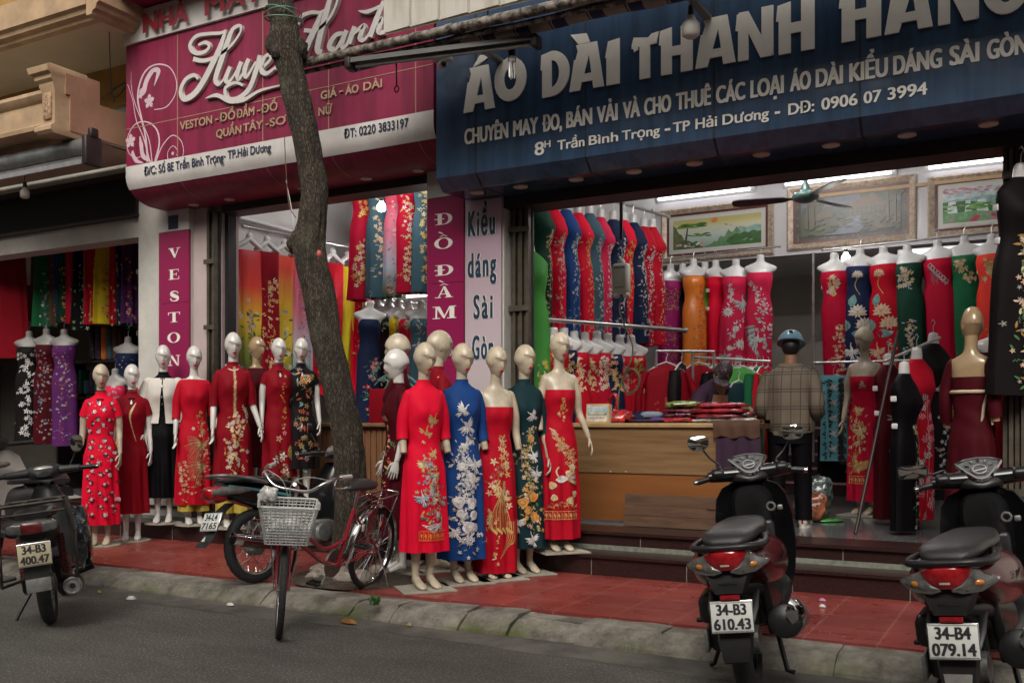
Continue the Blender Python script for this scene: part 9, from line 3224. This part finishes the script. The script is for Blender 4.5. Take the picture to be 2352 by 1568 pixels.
mb = MB(M_chrome)
mb.tube([st_top+Vector((0,.005,-.02)),sp+Vector((0,0,-.02))],.012,n=10)
for sg in (-1,1):
 mb.tube([sp+Vector((sg*.03,-.08,-.03)),sp+Vector((sg*.03,-.0,-.05)),sp+Vector((sg*.012,.1,-.02))],.004,n=6)
mb.build("seat_post",bk,50)
mb = MB(M_chrome)
for x in (-.06,-.02,.02,.06):
 mb.tube([(x,.16,.70),(x,-.22,.70)],.0045,n=6)
mb.tube([(-.075,.16,.70),(-.075,-.2,.70),(-.05,-.245,.70),(.05,-.245,.70),(.075,-.2,.70),(.075,.16,.70)],.007,n=8)
for sg in (-1,1):
 mb.tube([(sg*.07,-.05,.70),(sg*.06,-.02,.5),(sg*.055,0,rr)],.005,n=6)
 mb.tube([(sg*.07,-.2,.70),(sg*.062,-.08,.5),(sg*.055,0,rr)],.005,n=6)
 mb.tube([(sg*.07,.15,.70),(sg*.02,.28,.64)],.005,n=6)
mb.build("luggage_rack",bk,50)
for sg in (-1,1):
 mb = MB(M_chrome)
 for i in range(9):
  y = .05+.014*i
  mb.tube([(sg*.05,y,.66-.02*i*.3),(sg*.05,y+.02,.45)],.003,n=5)
 for i in range(7):
  mb.tube([(sg*.05,.12,.46-.02*i),(sg*.05,.30,.43-.025*i)],.003,n=5)
 mb.tube([(sg*.05,.04,.67),(sg*.05,.18,.63),(sg*.05,.20,.44)],.004,n=5)
 mb.build("skirt_guard",bk,50)
mb = MB(mat("chain_cover",(.14,.11,.10),.35,.4,var=.3))
rings = [[Vector((.045+s_*.008,.44+.105*math.cos(a),.285+.10*math.sin(a))) for a in [2*math.pi*i/24 for i in range(24)]] for s_ in (-1,1)]
mb.loft(rings)
mb.rbox(Vector((.045,.2,.30)),(.014,.4,.07),b=.006)
mb.build("chain_cover",bk,40)
for sg,a in ((1,R(-60)),(-1,R(120))):
 mb = MB(M_chrome)
 e_ = Vector((sg*.075,.44+.165*math.cos(a),.285+.165*math.sin(a)))
 mb.tube([Vector((sg*.06,.44,.285)),e_],.009,n=8)
 cr_ = mb.build("crank",bk,50)
 mb = MB(M_satin)
 for yy in (-.035,.035):
  mb.rbox(e_+Vector((sg*.055,yy,0)),(.09,.016,.022),b=.004)
 for xx in (.012,.055,.098):
  mb.rbox(e_+Vector((sg*xx,0,0)),(.010,.08,.016),b=.003)
 mb.build("pedal",cr_,40)
mb = MB(M_chrome)
mb.tube([(-.05,0,rr),(-.10,-.03,.16),(-.14,-.05,.015),(-.17,-.02,.008)],.007,n=8)
mb.build("kickstand",bk,50)
mb = MB(M_offwhite)
mb.rbox(Vector((-.052,.24,.52)),(.006,.03,.05),b=.003)
mb.build("paper_tag",bk,40)
mb = MB(M_amber)
mb.rbox(Vector((0,.40,.42))+Vector((0.02,.05,0)),(.02,.02,.02),b=.004)
mb.build("reflector",bk,40)
# ---------------------------------------------------------------- litter
def litter(label,px,py,z,d,m,rz=0,name="litter_scrap",cat="litter"):
 p = W(px,py,z=z)
 mb = MB(m)
 n_ = 9
 rg = random.Random(px)
 P = [(d[0]*math.cos(2*math.pi*i/n_)*rg.uniform(.7,1.1),d[1]*math.sin(2*math.pi*i/n_)*rg.uniform(.7,1.1)) for i in range(n_)]
 c_,s_ = math.cos(rz),math.sin(rz)
 rings = [[p+Vector((x*k*c_-y*k*s_,x*k*s_+y*k*c_,zz)) for x,y in P] for k,zz in ((1,.004),(.97,.009),(.5,.016+d[2]),(.05,.012+d[2]))]
 mb.loft(rings)
 tag(mb.build(name,None,40),label,cat)
litter("torn white paper scrap on the road near the old motorcycle",301,1376,.002,(.05,.03,.01),M_offwhite,.4)
litter("dry red brown leaf lying on the gutter below the broken kerb",800,1430,.012,(.09,.022,.012),mat("dry_leaf",(.20,.05,.015),.6,var2=(.3,.16,.03),scale=20),-.1,"dry_leaf","leaf")
litter("small yellow scrap against the kerb",228,1361,.012,(.02,.012,.006),mat("yellow_scrap",(.5,.4,.08),.6),0)
litter("white flat scrap in the gutter near the bicycle",529,1390,.012,(.035,.02,.004),M_offwhite,.2)
litter("pink scrap on the red tiles right of the scooter",1889,1380,.122,(.03,.018,.004),mat("pink_scrap",(.5,.2,.35),.6),0)
litter("white scrap on the red tiles under the pink one",1889,1394,.122,(.028,.014,.004),M_offwhite,0)
litter("small ochre leaf in the gutter under the mossy kerb",940,1437,.012,(.022,.014,.006),mat("ochre_leaf",(.3,.22,.08),.6),0,"dry_leaf","leaf")
mb = MB(mat("weed_green",(.06,.14,.03),.6,var=.3,scale=30))
rg = random.Random(2)
w0 = W(860,1389,z=.12)
for i in range(26):
 a = rg.uniform(0,6.28)
 l = rg.uniform(.03,.09)
 b0 = w0+Vector((rg.uniform(-.03,.03),rg.uniform(-.02,.02),0))
 d = Vector((math.cos(a)*.6,math.sin(a)*.6,1))
 s_ = Vector((-d.y,d.x,0)).normalized()*.006
 mb.add([b0-s_*.4,b0+s_*.4,b0+d*l*.6+s_,b0+d*l,b0+d*l*.6-s_],[(0,1,2,3,4)])
tag(mb.build("weed_plant",None,0),"tiny green weed growing from the cracked kerb","plant")
